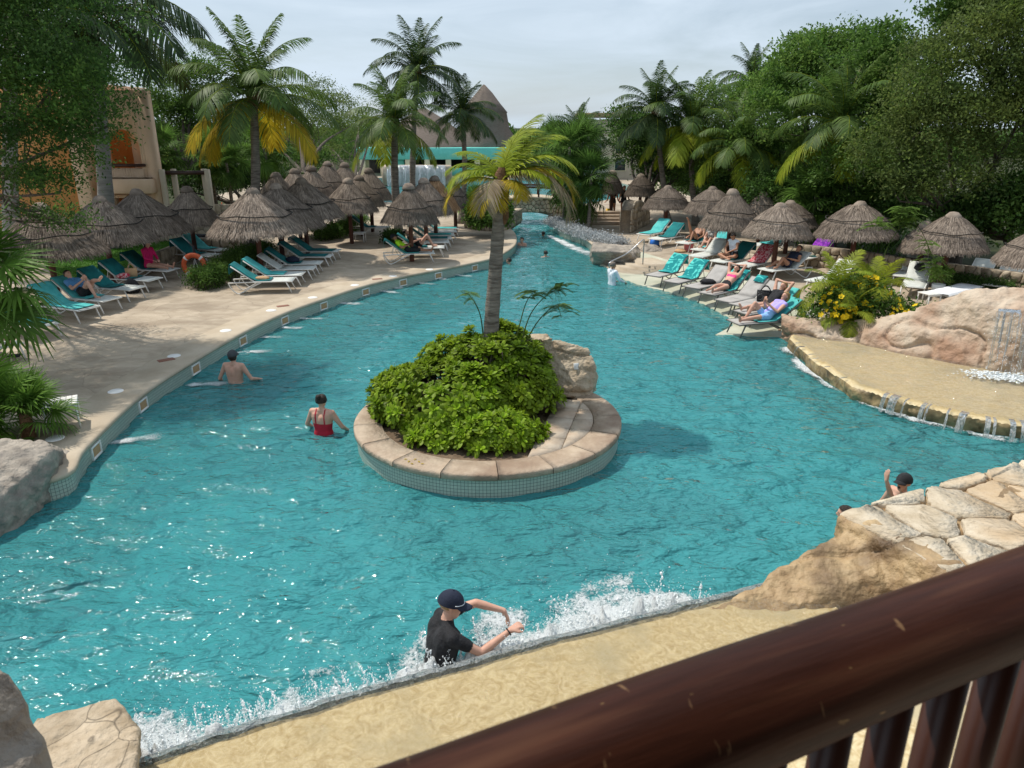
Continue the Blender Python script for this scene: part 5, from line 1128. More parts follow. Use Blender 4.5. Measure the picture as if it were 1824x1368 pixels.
# ---- the island shrub: rosettes of waxy leaves on twigs
def rosette_mesh(seed):
    rg = np.random.default_rng(seed); V = []; n = 15
    for k in range(n):
        e = k / n; a_ = k * 2.4 + rg.normal(0, .15); el = 1.25 - 1.25 * e + rg.normal(0, .1); L = rg.uniform(.10, .15) * (.62 + .5 * e); d = np.array([math.cos(a_) * math.cos(el), math.sin(a_) * math.cos(el), math.sin(el)]); s_ = np.array([-math.sin(a_), math.cos(a_), 0]); up = np.cross(d, s_); w = L * .20
        c = np.array([0, 0, .01 * (1 - e)]); cu = np.array([0, 0, -1]) * L * .12
        V += [c - s_ * w * .25, c + s_ * w * .25, c + d * L * .62 + s_ * w - up * w * .25, c + d * L * .62 - up * w * 0, c + d * L * .62 - s_ * w - up * w * .25, c + d * L * .93 + s_ * w * .6 + cu, c + d * L * .93 - s_ * w * .6 + cu, c + d * L + cu * 1.1]
    f = []; 
    for k in range(n): q_ = k * 8; f += [[q_, q_ + 1, q_ + 2, q_ + 3], [q_, q_ + 3, q_ + 4], [q_ + 3, q_ + 2, q_ + 5, q_ + 7], [q_ + 3, q_ + 7, q_ + 6, q_ + 4]]
    return V, f
RO = []
for i in range(5):
    me = G().add(*rosette_mesh(i)).mesh('rosette'); me.materials.append(M['lf_bush']); RO.append(me)
bc_ = P(838, 742, .35); bs = thing('island_shrub', 'dense glossy green shrub filling most of the pool island', 'shrub', (bc_.x, bc_.y + .35, .32))
rg = np.random.default_rng(12); pts = []
DOM = [((-.25, -.15, .25), (1.30, 1.25, .75)), ((.35, .35, .40), (1.15, 1.05, .88)), ((-.9, .0, .18), (.9, .95, .55)), ((.4, -1.3, .05), (.8, .55, .42)), ((-.3, -1.2, .0), (.7, .5, .35)), ((.15, -.6, .3), (.6, .5, .62)), ((.6, .75, .7), (.5, .4, .72)), ((.75, .15, .35), (.8, .8, .85)), ((-.2, .75, .4), (.9, .7, .72)), ((-1.1, .1, .38), (.5, .45, .38))]
tries = 0
while len(pts) < 1600 and tries < 60000:
    tries += 1
    k = rg.integers(len(DOM)); c, r = map(np.array, DOM[k]); d = rvec(rg, 1)[0]
    if d[2] < -.25: continue
    p = c + d * r * (rg.uniform(.84, 1.06) + .20 * vnoise((c + d * r)[None] * 3.4, 9)[0])
    if p[2] < .08 or np.hypot(p[0] + bc_.x - IC[0], p[1] + bc_.y + .35 - IC[1]) > 2.32: continue
    if any((((p - np.array(c2)) / np.array(r2_)) ** 2).sum() < .60 for j, (c2, r2_) in enumerate(DOM) if j != k): continue
    if pts and min(np.linalg.norm(np.array(pts)[:, :3] - p, axis=1)) < .058: continue
    if fbm(p[None] * 2.6, 77, 2)[0] < -.55: continue
    pts.append((*p, *(d + np.array([0, 0, .55]))))
pts = sorted(pts, key=lambda p: p[1] - p[2] * .6); gR = G(); RV = [rosette_mesh(i) for i in range(5)]
for i, p in enumerate(pts):
    q_ = Vector(p[3:]).to_track_quat('Z', 'X') @ Euler((0, 0, rg.uniform(0, 6.28))).to_quaternion(); s_ = rg.uniform(.9, 1.45)
    if i < 300:
        r_ = link('leaf_rosette', RO[i % 5], bs); r_.location = p[:3]; r_.rotation_mode = 'QUATERNION'; r_.rotation_quaternion = q_; r_.scale = (s_, s_, s_)
    else:
        V, f = RV[i % 5]; mtx = np.array(q_.to_matrix()); gR.add(np.array(V) @ mtx.T * s_ + np.array(p[:3]), f)
gR.obj('leaf_mass', M['lf_bush'], bs)['kind'] = 'stuff'
g = G()
for i in range(0, len(pts), 2):
    p = np.array(pts[i][:3]); rt = np.array([p[0] * .45 + rg.normal(0, .15), p[1] * .45 + rg.normal(0, .15), .0]); g.add(*tube(bez(rt, (rt * .3 + p * .7) * np.array([1, 1, .75]), p, 5), np.linspace(.014, .006, 5), 4))
g.obj('twigs', mat('grey_twigs', (.10, .075, .06), (.20, .16, .13), 8, .9), bs)['kind'] = 'stuff'
# feathery saplings rising out of the shrub
def feathery(name, label, base, stems, seed, m='lf_feather', fl=.30, group=None):
    rg = np.random.default_rng(seed); base = Vector(base); o = thing(name, label, 'sapling', base, 0, group); gs = G(); gl = G()
    for pth, tufts in stems:
        pth = spline([np.array((Vector(p) - base)[:]) for p in pth], 6); gs.add(*tube(pth, np.linspace(.014, .004, len(pth)), 5))
        for k in range(tufts):
            a_ = pth[min(len(pth) - 1, int(len(pth) * rg.uniform(.62, 1)))]; d = rvec(rg, 1)[0]; d[2] = abs(d[2]) * .3; d /= np.linalg.norm(d); L = fl * rg.uniform(.6, 1.3); cv = bez(a_, a_ + d * L * .5 + (0, 0, .05), a_ + d * L + (0, 0, -L * .35), 8); gs.add(*tube(cv, .003, 3))
            C = np.concatenate([cv[i:i + 1] for i in range(1, 8)]); s2 = np.cross(d, [0, 0, 1]); s2 /= np.linalg.norm(s2); V = []
            for c in np.concatenate([C, (C[:-1] + C[1:]) / 2]):
                for sg in (-1, 1):
                    e = c + s2 * sg * .075 + d * .03 + np.array([0, 0, -.02]); w = d * .011; V += [c - w * .3, c + w * .3, e + w, e - w]
            gl.add(V, np.arange(len(V)).reshape(-1, 4))
    gs.obj('stem', M['lf_olive'], o, True); gl.obj('foliage', M[m], o)['kind'] = 'stuff'; return o
Yb = 12.9
feathery('feathery_sapling', 'thin feathery-leaved saplings leaning out of the island shrub beside the palm', (.1, Yb, .35), [([PY(925, 620, Yb), PY(945, 560, Yb), PY(975, 525, Yb), PY(1000, 512, Yb)], 16), ([PY(915, 620, Yb), PY(935, 545, Yb), PY(950, 520, Yb)], 12), ([PY(930, 620, Yb), PY(960, 570, Yb), PY(990, 545, Yb), PY(1000, 565, Yb)], 12)], 5)
feathery('feathery_sapling', 'single thin curved sapling rising alone beside the island palm trunk', (-.75, Yb, .35), [([PY(862, 610, Yb), PY(855, 560, Yb), PY(838, 528, Yb), PY(822, 520, Yb)], 7)], 6)
# leaning light-green sapling on the right bank
ys = 20.0
feathery('leaning_sapling', 'leaning light-green sapling arching beside the brown palapas', P(1555, 548), [([P(1555, 548), PY(1575, 455, ys), PY(1603, 405, ys), PY(1620, 385, ys)], 40), ([PY(1603, 405, ys), PY(1630, 400, ys), PY(1650, 430, ys), PY(1660, 480, ys)], 34), ([PY(1600, 410, ys), PY(1575, 395, ys), PY(1560, 405, ys)], 22), ([PY(1600, 410, ys), PY(1605, 385, ys), PY(1610, 370, ys)], 26), ([PY(1650, 430, ys), PY(1665, 470, ys), PY(1668, 495, ys)], 20)], 7, 'lf_light', .38)

# ---- yellow-flowering bush with areca fronds
yb = P(1520, 592); fb = thing('flowering_bush', 'leafy bush covered in yellow trumpet flowers above the rock bank', 'bush', yb)
rg = np.random.default_rng(31); bl = [((-.15, .6, .45), (.8, .6, .75)), ((.75, .2, .35), (.85, .5, .55)), ((-.55, .3, .3), (.6, .5, .55)), ((1.35, -.2, .3), (.6, .45, .4)), ((.4, .8, .6), (.8, .6, .7))]
C, d, cc = crown_points(bl, 420, 22, .13, rg); V, Fc = leaves(C, .085, rg, d); G().add(V, Fc).obj('foliage', M['lf_mid'], fb)['kind'] = 'stuff'
C, d, cc = crown_points(bl, 90, 22, .12, rg); V, Fc = leaves(C, .085, rg, d); G().add(V, Fc).obj('new_foliage', M['lf_light'], fb)['kind'] = 'stuff'
V = []; f = []
for k in range(5):
    a_ = k * 1.2566; d = np.array([math.cos(a_), math.sin(a_), .35]); s_ = np.array([-math.sin(a_), math.cos(a_), 0]); q_ = len(V); V += [np.zeros(3), d * .05 + s_ * .032, d * .075 + (0, 0, -.01), d * .05 - s_ * .032]; f.append([q_, q_ + 1, q_ + 2, q_ + 3])
FLM = G().add(V, f).mesh('flower'); FLM.materials.append(M['flower'])
ctr = np.array([b_[0] for b_ in bl]); nfl = 0
for cl in range(44):
    c, r = bl[rg.integers(len(bl))]; dd = np.array([rg.normal(), -abs(rg.normal()) - .3, abs(rg.normal()) * .7 + .1]); dd /= np.linalg.norm(dd); c = np.array(c) + dd * np.array(r) * 1.08
    for k in range(rg.integers(2, 5)):
        f_ = link('flower', FLM, fb); f_.location = c + rg.normal(0, .075, 3); f_.rotation_mode = 'QUATERNION'; f_.rotation_quaternion = Vector(dd + rg.normal(0, .3, 3)).to_track_quat('Z', 'X'); s_ = rg.uniform(.85, 1.25); f_.scale = (s_,) * 3
def areca(label, base, h, seed, s):
    rg = np.random.default_rng(seed); o = thing('areca_palm', label, 'palm tree', base, 0, 'areca palms'); G().add(*tube([(0, 0, -.05), (0, 0, h * .5), (.02, 0, h)], [.05, .04, .035], 7)).obj('trunk', M['lf_olive'], o, True)
    for i in range(13):
        e = (i + .5) / 13; f_ = link('frond', FR['ar'][min(4, int(e * 5))], o); f_.location = (0, 0, h); f_.rotation_euler = (rg.normal(0, .1), 0, i * 2.4 + seed); q_ = s * rg.uniform(.85, 1.1); f_.scale = (q_,) * 3
    return o
fronds('ar', [(80, 50), (66, 85), (48, 100), (25, 110), (0, 100)], leafmat('areca_leaf', (.16, .24, .02), (.30, .33, .03), .4, .3, 1.2), L=1.35, n=38, ll=1.05, lw=.07, hang=.45)
areca('yellow-green areca palm taller of the two standing in the flowering bush', P(1478, 580), .95, 2, .85); areca('yellow-green areca palm shorter of the two standing in the flowering bush', P(1548, 578), .75, 5, .9); areca('low areca palm drooping in front of the flowering bush', P(1508, 590), .35, 7, .7)

# ---- hedges and ground cover
def hedge(name, label, path, w, h, seed, m='lf_mid', leaf=.07, n=60, z=.35, fl=None, cat='hedge', per=22, sp=.09):
    rg = np.random.default_rng(seed); L = spline([tuple(P(x, y, z)) for x, y in path], 8); o = thing(name, label, cat, Vector(L[0])); L = L - L[0]; T = np.gradient(L, axis=0); T /= np.linalg.norm(T, axis=1)[:, None]
    k = rg.integers(len(L), size=n * len(L) // 2); side = rg.uniform(-1, 1, len(k)); hh = rg.uniform(0, 1, len(k)) ** .5; cc = L[k] + np.stack([-T[k, 1], T[k, 0], 0 * side], 1) * (side * w * np.sqrt(1 - (hh * .8) ** 2))[:, None] + np.stack([0 * hh, 0 * hh, hh * h], 1)
    C = np.repeat(cc, per, 0) + rg.normal(0, sp, (len(cc) * per, 3)); C[:, 2] = np.maximum(C[:, 2], .02); V, Fc = leaves(C, leaf, rg); G().add(V, Fc).obj('foliage', M[m], o)['kind'] = 'stuff'
    g = G()
    for i in range(0, len(cc), 4): p = cc[i]; g.add(*tube(bez((p[0], p[1], -.02), (p[0] + rg.normal(0, .05), p[1], p[2] * .5), p, 4), .008, 4))
    g.obj('stems', M['bark'], o); return o
hedge('clipped_hedge', 'low clipped green hedge curving round the lifebuoy stand', [(352, 516), (385, 506), (410, 486), (438, 470), (475, 455)], .55, .55, 41)
hedge('clipped_hedge', 'low hedge strip with a pale kerb behind the hedge-side loungers', [(565, 428), (595, 424), (618, 412), (640, 398)], .6, .5, 42, leaf=.08)
hedge('small_shrub', 'small dark shrub at the foot of the palm behind the lime-shirted sunbather', [(694, 436), (706, 434)], .5, .5, 43, 'lf_dark', cat='shrub', n=90)
hedge('low_hedge', 'dark low hedge at the foot of the thick palapa trunk', [(1690, 518), (1740, 522), (1800, 530)], .45, .4, 44, 'lf_dark')
hedge('silver_groundcover', 'band of silvery ground cover along the channel edge', [(985, 397), (1010, 408), (1050, 424), (1105, 437)], .55, .22, 45, 'lf_silver', .07, 90, cat='ground cover')
hedge('planter_shrubs', 'leafy green shrubs filling the stone planter at the footbridge', [(845, 402), (872, 404), (898, 402)], .8, 1.0, 46, 'lf_mid', .16, 70, z=.8, cat='shrub')
hedge('balcony_plants', 'strip of small plants on the balcony ledge of the orange house', [(205, 305), (262, 303)], .15, .15, 47, 'lf_dark', .07, 30, z=3.05, cat='plants')
# lawn between the loungers and the house, with real blades
lw = [P(x, y, .35) for x, y in ((100, 500), (240, 486), (350, 448), (430, 436), (440, 428), (300, 430), (60, 445))]
V = [(p.x, p.y, .356) for p in lw]; tag(G().add(V, [list(range(len(V)))]).obj('lawn', M['lawn_soil']), kind='structure')
rg = np.random.default_rng(5); x = rg.uniform(-20, -8, 60000); y = rg.uniform(22, 34, 60000); k = in_poly(x, y, [(p.x, p.y) for p in lw]); x = x[k]; y = y[k]; n = len(x); a_ = rg.uniform(0, 6.28, n); h_ = rg.uniform(.04, .09, n); w = .012
V = np.stack([np.c_[x - w * np.cos(a_), y - w * np.sin(a_), np.full(n, .355)], np.c_[x + w * np.cos(a_), y + w * np.sin(a_), np.full(n, .355)], np.c_[x + rg.normal(0, .02, n), y + rg.normal(0, .02, n), .355 + h_]], 1).reshape(-1, 3)
tag(G().add(V, np.arange(n * 3).reshape(-1, 3)).obj('grass', leafmat('grass_blade', (.06, .16, .02), (.10, .24, .03))), 'mown green lawn between the low wall and the orange house', 'grass', None, 'stuff')

# ---- broadleaf trees
T_ = tree; gT = 'broadleaf trees round the pool'
def B_(px, py, Y, rx, ry, rz): return (tuple(PY(px, py, Y)), (rx, ry, rz))
T_('overhanging_tree', 'dark broadleaf tree overhanging the loungers and hiding the orange house', P(-90, 545), [B_(20, 60, 17, 1.3, 1.4, 1.6), B_(-40, 200, 17, 2.2, 2, 1.6), B_(110, 175, 16.5, 1.5, 1.2, 1.0), B_(60, 270, 16.5, 1.6, 1.2, .8), B_(160, 225, 17, .8, .8, .6), B_(30, 330, 17, 1.1, 1, .45), B_(100, 330, 17, .6, .6, .3), B_(-100, 80, 16, 3, 2, 2), B_(80, 385, 18.5, .9, .5, .25), B_(120, 400, 18.5, .6, .4, .18), B_(10, -60, 17, 2, 2, 1.6)], 2600, 30, .085, M['lf_dark'], .13, 51, .20, 12, 60, gT, lean=(.5, .3, 3.2))
for i, (px, py, lab, bl, nc, m) in enumerate([
    (330, 400, 'bright green tree crown behind the royal palm fronds', [B_(330, 170, 42, 2.2, 1.5, 1.8), B_(380, 210, 42, 2.2, 1.5, 1.6), B_(300, 230, 41, 1.8, 1.5, 1.6), B_(420, 250, 42, 1.8, 1.5, 1.5)], 420, 'lf_mid'),
    (540, 396, 'olive tree line behind the yellowing coconut palm', [B_(520, 190, 52, 2.6, 2, 1.6), B_(580, 200, 53, 2.4, 2, 1.6), B_(560, 240, 52, 3, 2, 1.6), B_(480, 230, 50, 2.5, 2, 2), B_(620, 230, 54, 1.8, 2, 1.3)], 420, 'lf_olive'),
    (250, 392, 'grey-green tree behind the orange house', [B_(280, 250, 46, 2.5, 2, 2.5), B_(240, 180, 46, 2.5, 2, 2.5), B_(330, 300, 45, 2, 2, 1.5)], 300, 'lf_olive'),
    (640, 394, 'loose grey-green tree beside the turquoise pavilion', [B_(600, 250, 60, 2, 2, 2), B_(640, 235, 60, 2, 2, 1.5), B_(590, 290, 58, 2, 2, 1.2)], 220, 'lf_olive'),
    (1150, 398, 'dark rounded tree behind the round ginger-skirted palapa', [B_(1120, 240, 44, 1.6, 1.5, 1.2), B_(1150, 270, 43, 1.7, 1.4, 1.4), B_(1180, 290, 42, 1.5, 1.3, 1.4), B_(1210, 310, 42, 1.6, 1.3, 1.2)], 420, 'lf_dark'),
    (1330, 400, 'rounded green tree behind the arching coconut palms', [B_(1310, 200, 42, 2, 1.5, 1.3), B_(1360, 190, 40, 2, 1.5, 1.6), B_(1280, 290, 39, 2.5, 1.2, 1.6), B_(1370, 280, 36, 2.2, 1.2, 1.7)], 520, 'lf_mid'),
    (1440, 412, 'tall bright green tree forming the crest of the wood behind the cascade-side palapas', [B_(1460, 110, 36, 2.0, 1.8, 1.3), B_(1520, 95, 36, 1.8, 1.6, 1.1), B_(1420, 150, 35, 1.7, 1.6, 1.6), B_(1490, 170, 34, 2.3, 1.6, 1.6), B_(1440, 220, 33, 2, 1.4, 1.5), B_(1560, 140, 34, 1.6, 1.4, 1.2)], 700, 'lf_mid'),
    (1590, 425, 'green tree between the crest tree and the big olive tree', [B_(1600, 120, 31, 1.8, 1.5, 1.1), B_(1630, 180, 30, 1.8, 1.4, 1.4), B_(1570, 230, 30, 1.8, 1.3, 1.4), B_(1540, 300, 29, 1.9, 1.2, 1.2)], 480, 'lf_mid'),
    (1700, 470, 'big olive-green tree with twisted trunk leaning over the brown palapas', [B_(1700, 160, 25.5, 2.2, 1.6, 1.8), B_(1790, 110, 25, 2.2, 1.6, 2.2), B_(1660, 250, 25, 1.9, 1.4, 1.6), B_(1760, 250, 25, 2.3, 1.4, 1.6), B_(1580, 280, 25.5, 1.1, 1, 1.0), B_(1690, 330, 24.5, 1.8, 1.1, .7), B_(1620, 340, 24.8, .9, .8, .6), B_(1850, 260, 24.5, 2, 1.5, 2.2)], 1000, 'lf_olive'),
    (1830, 470, 'bright tree top rising above the big olive tree', [B_(1740, 40, 28, 1.4, 1.3, 1.0), B_(1810, 40, 27, 2.0, 1.5, 1.3), B_(1690, 30, 28, .7, .7, .45), B_(1840, -30, 27, 2.5, 1.5, 1.5)], 420, 'lf_mid'),
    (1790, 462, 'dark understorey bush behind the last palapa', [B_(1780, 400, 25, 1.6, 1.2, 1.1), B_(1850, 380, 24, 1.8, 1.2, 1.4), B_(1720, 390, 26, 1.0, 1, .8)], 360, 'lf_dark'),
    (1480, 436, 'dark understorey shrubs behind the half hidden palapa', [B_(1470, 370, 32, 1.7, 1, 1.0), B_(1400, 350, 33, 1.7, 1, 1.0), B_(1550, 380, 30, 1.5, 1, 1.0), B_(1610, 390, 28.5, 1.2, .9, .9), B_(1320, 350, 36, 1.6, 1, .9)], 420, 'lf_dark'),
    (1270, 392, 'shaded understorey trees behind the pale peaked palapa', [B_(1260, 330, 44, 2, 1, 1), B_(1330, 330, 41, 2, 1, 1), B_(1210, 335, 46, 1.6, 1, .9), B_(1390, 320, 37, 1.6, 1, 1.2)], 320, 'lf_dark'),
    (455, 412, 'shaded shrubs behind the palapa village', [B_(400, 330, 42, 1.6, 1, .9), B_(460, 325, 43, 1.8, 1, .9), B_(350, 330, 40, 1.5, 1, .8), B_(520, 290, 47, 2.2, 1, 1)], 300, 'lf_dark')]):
    T_('broadleaf_tree', lab, P(px, py), bl, int(nc * 1.5), 34, .15 if m != 'lf_olive' else .12, M[m], .2, 60 + i, .24, 8, 30, gT)
# far wood on the horizon
rg = np.random.default_rng(77); g = G()
for i in range(150):
    a_ = rg.uniform(-.95, .95); Y = rg.uniform(105, 150); c = np.array([Y * math.tan(a_), Y, rg.uniform(1.2, 3.2)]); n = 380; d = rvec(rg, n); C = c + d * np.array([4.5, 3, 2.6]) * rg.uniform(.5, 1, n)[:, None]; g.add(*leaves(C, .9, rg, d))
g.add(*box((0, 160, 1.9), (520, 3, 3.2)), m=0)
tag(g.obj('far_wood', M['lf_mid']), 'distant green wood along the horizon beyond the pavilion', 'wood', None, 'stuff')
# ================================================================== PEOPLE
def capsule(a, b, ra, rb, n=12):
    a = np.array(a, float); b = np.array(b, float); L = np.linalg.norm(b - a)
    if L < 1e-4: b = a + np.array([0, 0, 1e-3]); L = 1e-3
    d, s, u = frame(b - a); rings = []
    for t in np.linspace(-math.pi / 2 * .96, 0, 4): rings.append((a + d * ra * math.sin(t), ra * math.cos(t)))
    for t in np.linspace(0, math.pi / 2 * .96, 4): rings.append((b + d * rb * math.sin(t), rb * math.cos(t)))
    an = np.linspace(0, 2 * math.pi, n, endpoint=False); V = np.concatenate([c + r * (np.cos(an)[:, None] * s + np.sin(an)[:, None] * u) for c, r in rings]); m = len(rings)
    Fc = [[i * n + k, i * n + (k + 1) % n, (i + 1) * n + (k + 1) % n, (i + 1) * n + k] for i in range(m - 1) for k in range(n)] + [list(range(n))[::-1], [(m - 1) * n + k for k in range(n)]]
    return V, Fc
def unit(v): v = np.array(v, float); return v / (np.linalg.norm(v) + 1e-9)
def person(label, loc, rz, J, zones, mats, hair=None, cap=None, k=1.0, vox=.013, fingers=True, cut=None, group=None):
    """J: joints in local metres. zones: joint-group -> material index into mats (0 = skin)."""
    o = thing('person', label, 'person', loc, rz, group); o.scale = (k, k, k)
    J = {a: np.array(b, float) for a, b in J.items()}; look = unit(J['look']); pr = []; 
    zn = lambda z: zones.get(z, 0)
    def c(a, b, ra, rb, z): pr.append((np.array(a, float), np.array(b, float), ra + (.008 if zn(z) else 0), rb + (.008 if zn(z) else 0), zn(z)))
    pel, ch, nk, hd = J['pel'], J['chest'], J['neck'], J['head']; sl, sr, hl, hr_ = J['shL'], J['shR'], J['hipL'], J['hipR']; up = unit(hd - nk)
    fat = J.get('fat', np.array(1.0)); fat = float(fat) if np.ndim(fat) == 0 else 1.0
    for s_, h_ in ((sl, hl), (sr, hr_)):
        ci = ch + (s_ - ch) * .52; mid = (ch * .45 + pel * .55); wi = mid + (h_ - pel) * .62
        c(ci, wi, .098 * fat, .088 * fat, 'torso'); c(wi, h_, .09 * fat, .098 * fat, 'pelvis' if True else 0); c(nk - up * .02, s_, .05, .062, 'torso'); c(ci, s_, .085, .066, 'torso')
    c(ch, (ch + pel) / 2, .11 * fat, .10 * fat, 'torso'); c((ch + pel) / 2, pel, .10 * fat, .112 * fat, 'torso'); c(pel, pel + (hl - pel) * .1, .11, .11, 'pelvis')
    c(nk - up * .03, hd - up * .02, .052, .05, 'neck')
    side = unit(np.cross(look, up)); up2 = unit(np.cross(side, look))
    cr_ = hd + up2 * .03 - look * .012; c(cr_ - look * .02, cr_ + look * .03, .086, .078, 'head'); c(hd + look * .03 + up2 * .01, hd + look * .045 - up2 * .075, .066, .045, 'head')
    c(hd + look * .085 + up2 * .02, hd + look * .108 - up2 * .018, .010, .015, 'head'); c(hd + look * .075 - up2 * .052, hd + look * .082 - up2 * .052, .018, .014, 'lips')
    for sg in (-1, 1): c(hd + side * sg * .082 - up2 * .012, hd + side * sg * .086 + up2 * .022 - look * .008, .014, .018, 'head')
    for S in 'LR':
        sh, el, wr_ = J['sh' + S], J['el' + S], J['wr' + S]
        c(sh, sh + (el - sh) * .5, .062, .050, 'sleeve'); c(sh + (el - sh) * .5, el, .047, .039, 'arm'); c(el, el + (wr_ - el) * .35, .041, .040, 'arm'); c(el + (wr_ - el) * .35, wr_, .038, .026, 'arm')
        hdv = unit(J.get('hd' + S, wr_ - el)); pn = unit(J.get('pn' + S, (0, 0, -1))); sd_ = unit(np.cross(hdv, pn)); pn = np.cross(sd_, hdv)
        for off in (-.024, 0, .024): c(wr_ + sd_ * off * .5, wr_ + hdv * .085 + sd_ * off, .020, .0155, 'hand')
        if fingers:
            cu = float(J['cu' + S]) if 'cu' + S in J else .45
            for f_, (off, ln) in enumerate(((-.032, .062), (-.011, .078), (.011, .072), (.031, .056))):
                b0 = wr_ + hdv * .088 + sd_ * off; d1 = unit(hdv * math.cos(cu * .6) + pn * math.sin(cu * .6) + sd_ * off * 2.5); b1 = b0 + d1 * ln * .5; d2 = unit(hdv * math.cos(cu * 1.7) + pn * math.sin(cu * 1.7) + sd_ * off * 2); c(b0, b1, .0105, .0100, 'hand'); c(b1, b1 + d2 * ln * .55, .0098, .0085, 'hand')
            sg = 1 if S == 'R' else -1; tb = wr_ + hdv * .025 + sd_ * sg * .028; t1 = tb + unit(hdv * .75 + sd_ * sg * .65 + pn * .25) * .042; c(tb, t1, .014, .012, 'hand'); c(t1, t1 + unit(hdv * .95 + sd_ * sg * .25 + pn * .3) * .034, .0115, .0095, 'hand')
        hp, kn, an, to = J['hip' + S], J['kn' + S], J['an' + S], J['to' + S]
        c(hp, hp + (kn - hp) * .45, .092 * fat, .078, 'short'); c(hp + (kn - hp) * .45, kn, .076, .055, 'thigh'); c(kn, kn + (an - kn) * .32, .054, .058, 'calf'); c(kn + (an - kn) * .32, an, .056, .034, 'calf')
        heel = an + unit(an - kn) * .03 - unit(to - an) * .03; c(heel, to, .036, .026, 'foot'); tw = unit(np.cross(to - an, an - kn)); c(an + (to - an) * .55 + tw * .02, to + tw * .022, .026, .018, 'foot'); c(an + (to - an) * .55 - tw * .02, to - tw * .02, .026, .016, 'foot')
    V, Fc = remesh([capsule(a, b, ra, rb) for a, b, ra, rb, z in pr], vox, 2)
    Cn = V[Fc].mean(1); best = np.full(len(Cn), 9.); mi = np.zeros(len(Cn), int)
    for a, b, ra, rb, z in pr:
        d = b - a; t = np.clip(((Cn - a) @ d) / max(d @ d, 1e-9), 0, 1); dist = np.linalg.norm(Cn - a - t[:, None] * d, axis=1) - (ra + (rb - ra) * t); k2 = dist < best; best[k2] = dist[k2]; mi[k2] = z
    if cut is not None:
        for z, fn in cut: mi = np.where(fn(Cn), z, mi)
    g = G()
    for z in range(len(mats)):
        if (mi == z).any(): pass
    me_ = G(); me_.add(V, Fc); me = me_.mesh('body', True)
    for m_ in mats: me.materials.append(m_)
    me.polygons.foreach_set('material_index', mi.astype(np.int32)); link('body', me, o)
    for sg in (-1, 1):
        e = G().add(*lathe([(0, -.010), (.008, -.006), (.0105, 0), (.008, .006), (0, .010)], 8)).obj('eye', M['hair_d'], o, True); e.location = hd + look * .080 + side * sg * .032 + up2 * .022
    Rm = np.stack([look, side, up2], 1)
    if hair:
        hm, ln, bun = hair; n1, n2 = 18, 24; V = []; 
        for i in range(n1):
            ph = i / (n1 - 1) * R(150 if ln else 112)
            for j in range(n2):
                th = 2 * math.pi * j / n2; fr = math.cos(th); lim = R(58) if fr > .45 else (R(82) if fr > .05 else R(150 if ln else 112)); p_ = min(ph, lim); r = .104 + .006 * math.sin(j * 3 + i)
                q_ = np.array([math.sin(p_) * math.cos(th) * r * 1.08, math.sin(p_) * math.sin(th) * r * .95, math.cos(p_) * r]); 
                if ln and p_ > R(95): q_ = np.array([q_[0] * 1.05 - .01, q_[1] * 1.05, q_[2] - ln * (p_ - R(95)) / R(55)])
                V.append(cr_ + Rm @ q_ * (.93 if cap else 1.0))
        V = np.array(V); V += .006 * np.stack([vnoise(V * 40, 1), vnoise(V * 40, 2), vnoise(V * 40, 3)], 1)
        g = G(); g.add(V, np.array([[i * n2 + j, i * n2 + (j + 1) % n2, (i + 1) * n2 + (j + 1) % n2, (i + 1) * n2 + j] for i in range(n1 - 1) for j in range(n2)]))
        if bun: B_V, B_F = lathe([(0, -.05), (.035, -.038), (.052, 0), (.035, .038), (0, .05)], 12, .01, 3); g.add(B_V + cr_ - look * .085 + up2 * .07, B_F)
        g.obj('hair', hm, o, True)
    if cap:
        cm, bm_ = cap; n1, n2 = 10, 28; V = []
        for i in range(n1):
            ph = i / (n1 - 1) * R(96)
            for j in range(n2): th = 2 * math.pi * j / n2; r = .109; q_ = np.array([math.sin(ph) * math.cos(th) * r * 1.1, math.sin(ph) * math.sin(th) * r * .94, math.cos(ph) * r * 1.04 + .004]); V.append(cr_ + Rm @ q_)
        c_ = G().add(V, np.array([[i * n2 + j, i * n2 + (j + 1) % n2, (i + 1) * n2 + (j + 1) % n2, (i + 1) * n2 + j] for i in range(n1 - 1) for j in range(n2)])).obj('cap', cm, o, True)
        V = []; m2 = 11
        for off in (0, .006):
            for rr in np.linspace(0, 1, 5):
                for t in np.linspace(-1, 1, m2):
                    x = .062 + .055 * math.sqrt(max(0, 1 - t * t)) + rr * .085 * math.sqrt(max(0.02, 1 - t * t * .8)); V.append(cr_ + Rm @ np.array([x, t * .082, .012 - rr * .02 - .022 * t * t + off]))
        k2 = 5 * m2; Fc = []
        for i in range(4):
            for j in range(m2 - 1): a_ = i * m2 + j; Fc += [[a_, a_ + 1, a_ + m2 + 1, a_ + m2], [k2 + a_, k2 + a_ + m2, k2 + a_ + m2 + 1, k2 + a_ + 1]]
        for j in range(m2 - 1): a_ = 4 * m2 + j; Fc.append([a_, a_ + 1, k2 + a_ + 1, k2 + a_])
        G().add(V, Fc).obj('brim', cm, c_, True)
        if bm_ is not None:
            pts = [cr_ + Rm @ np.array([math.cos(t) * .1215, math.sin(t) * .105, .022]) for t in np.linspace(-1.25, 1.25, 14)]; G().add(*tube(pts, .0032, 6)).obj('cord', bm_, c_, True)
        G().add(*lathe([(0, .01), (.008, .006), (.009, 0)], 8)).obj('button', cm, c_, True).location = cr_ + up2 * .117
    return o
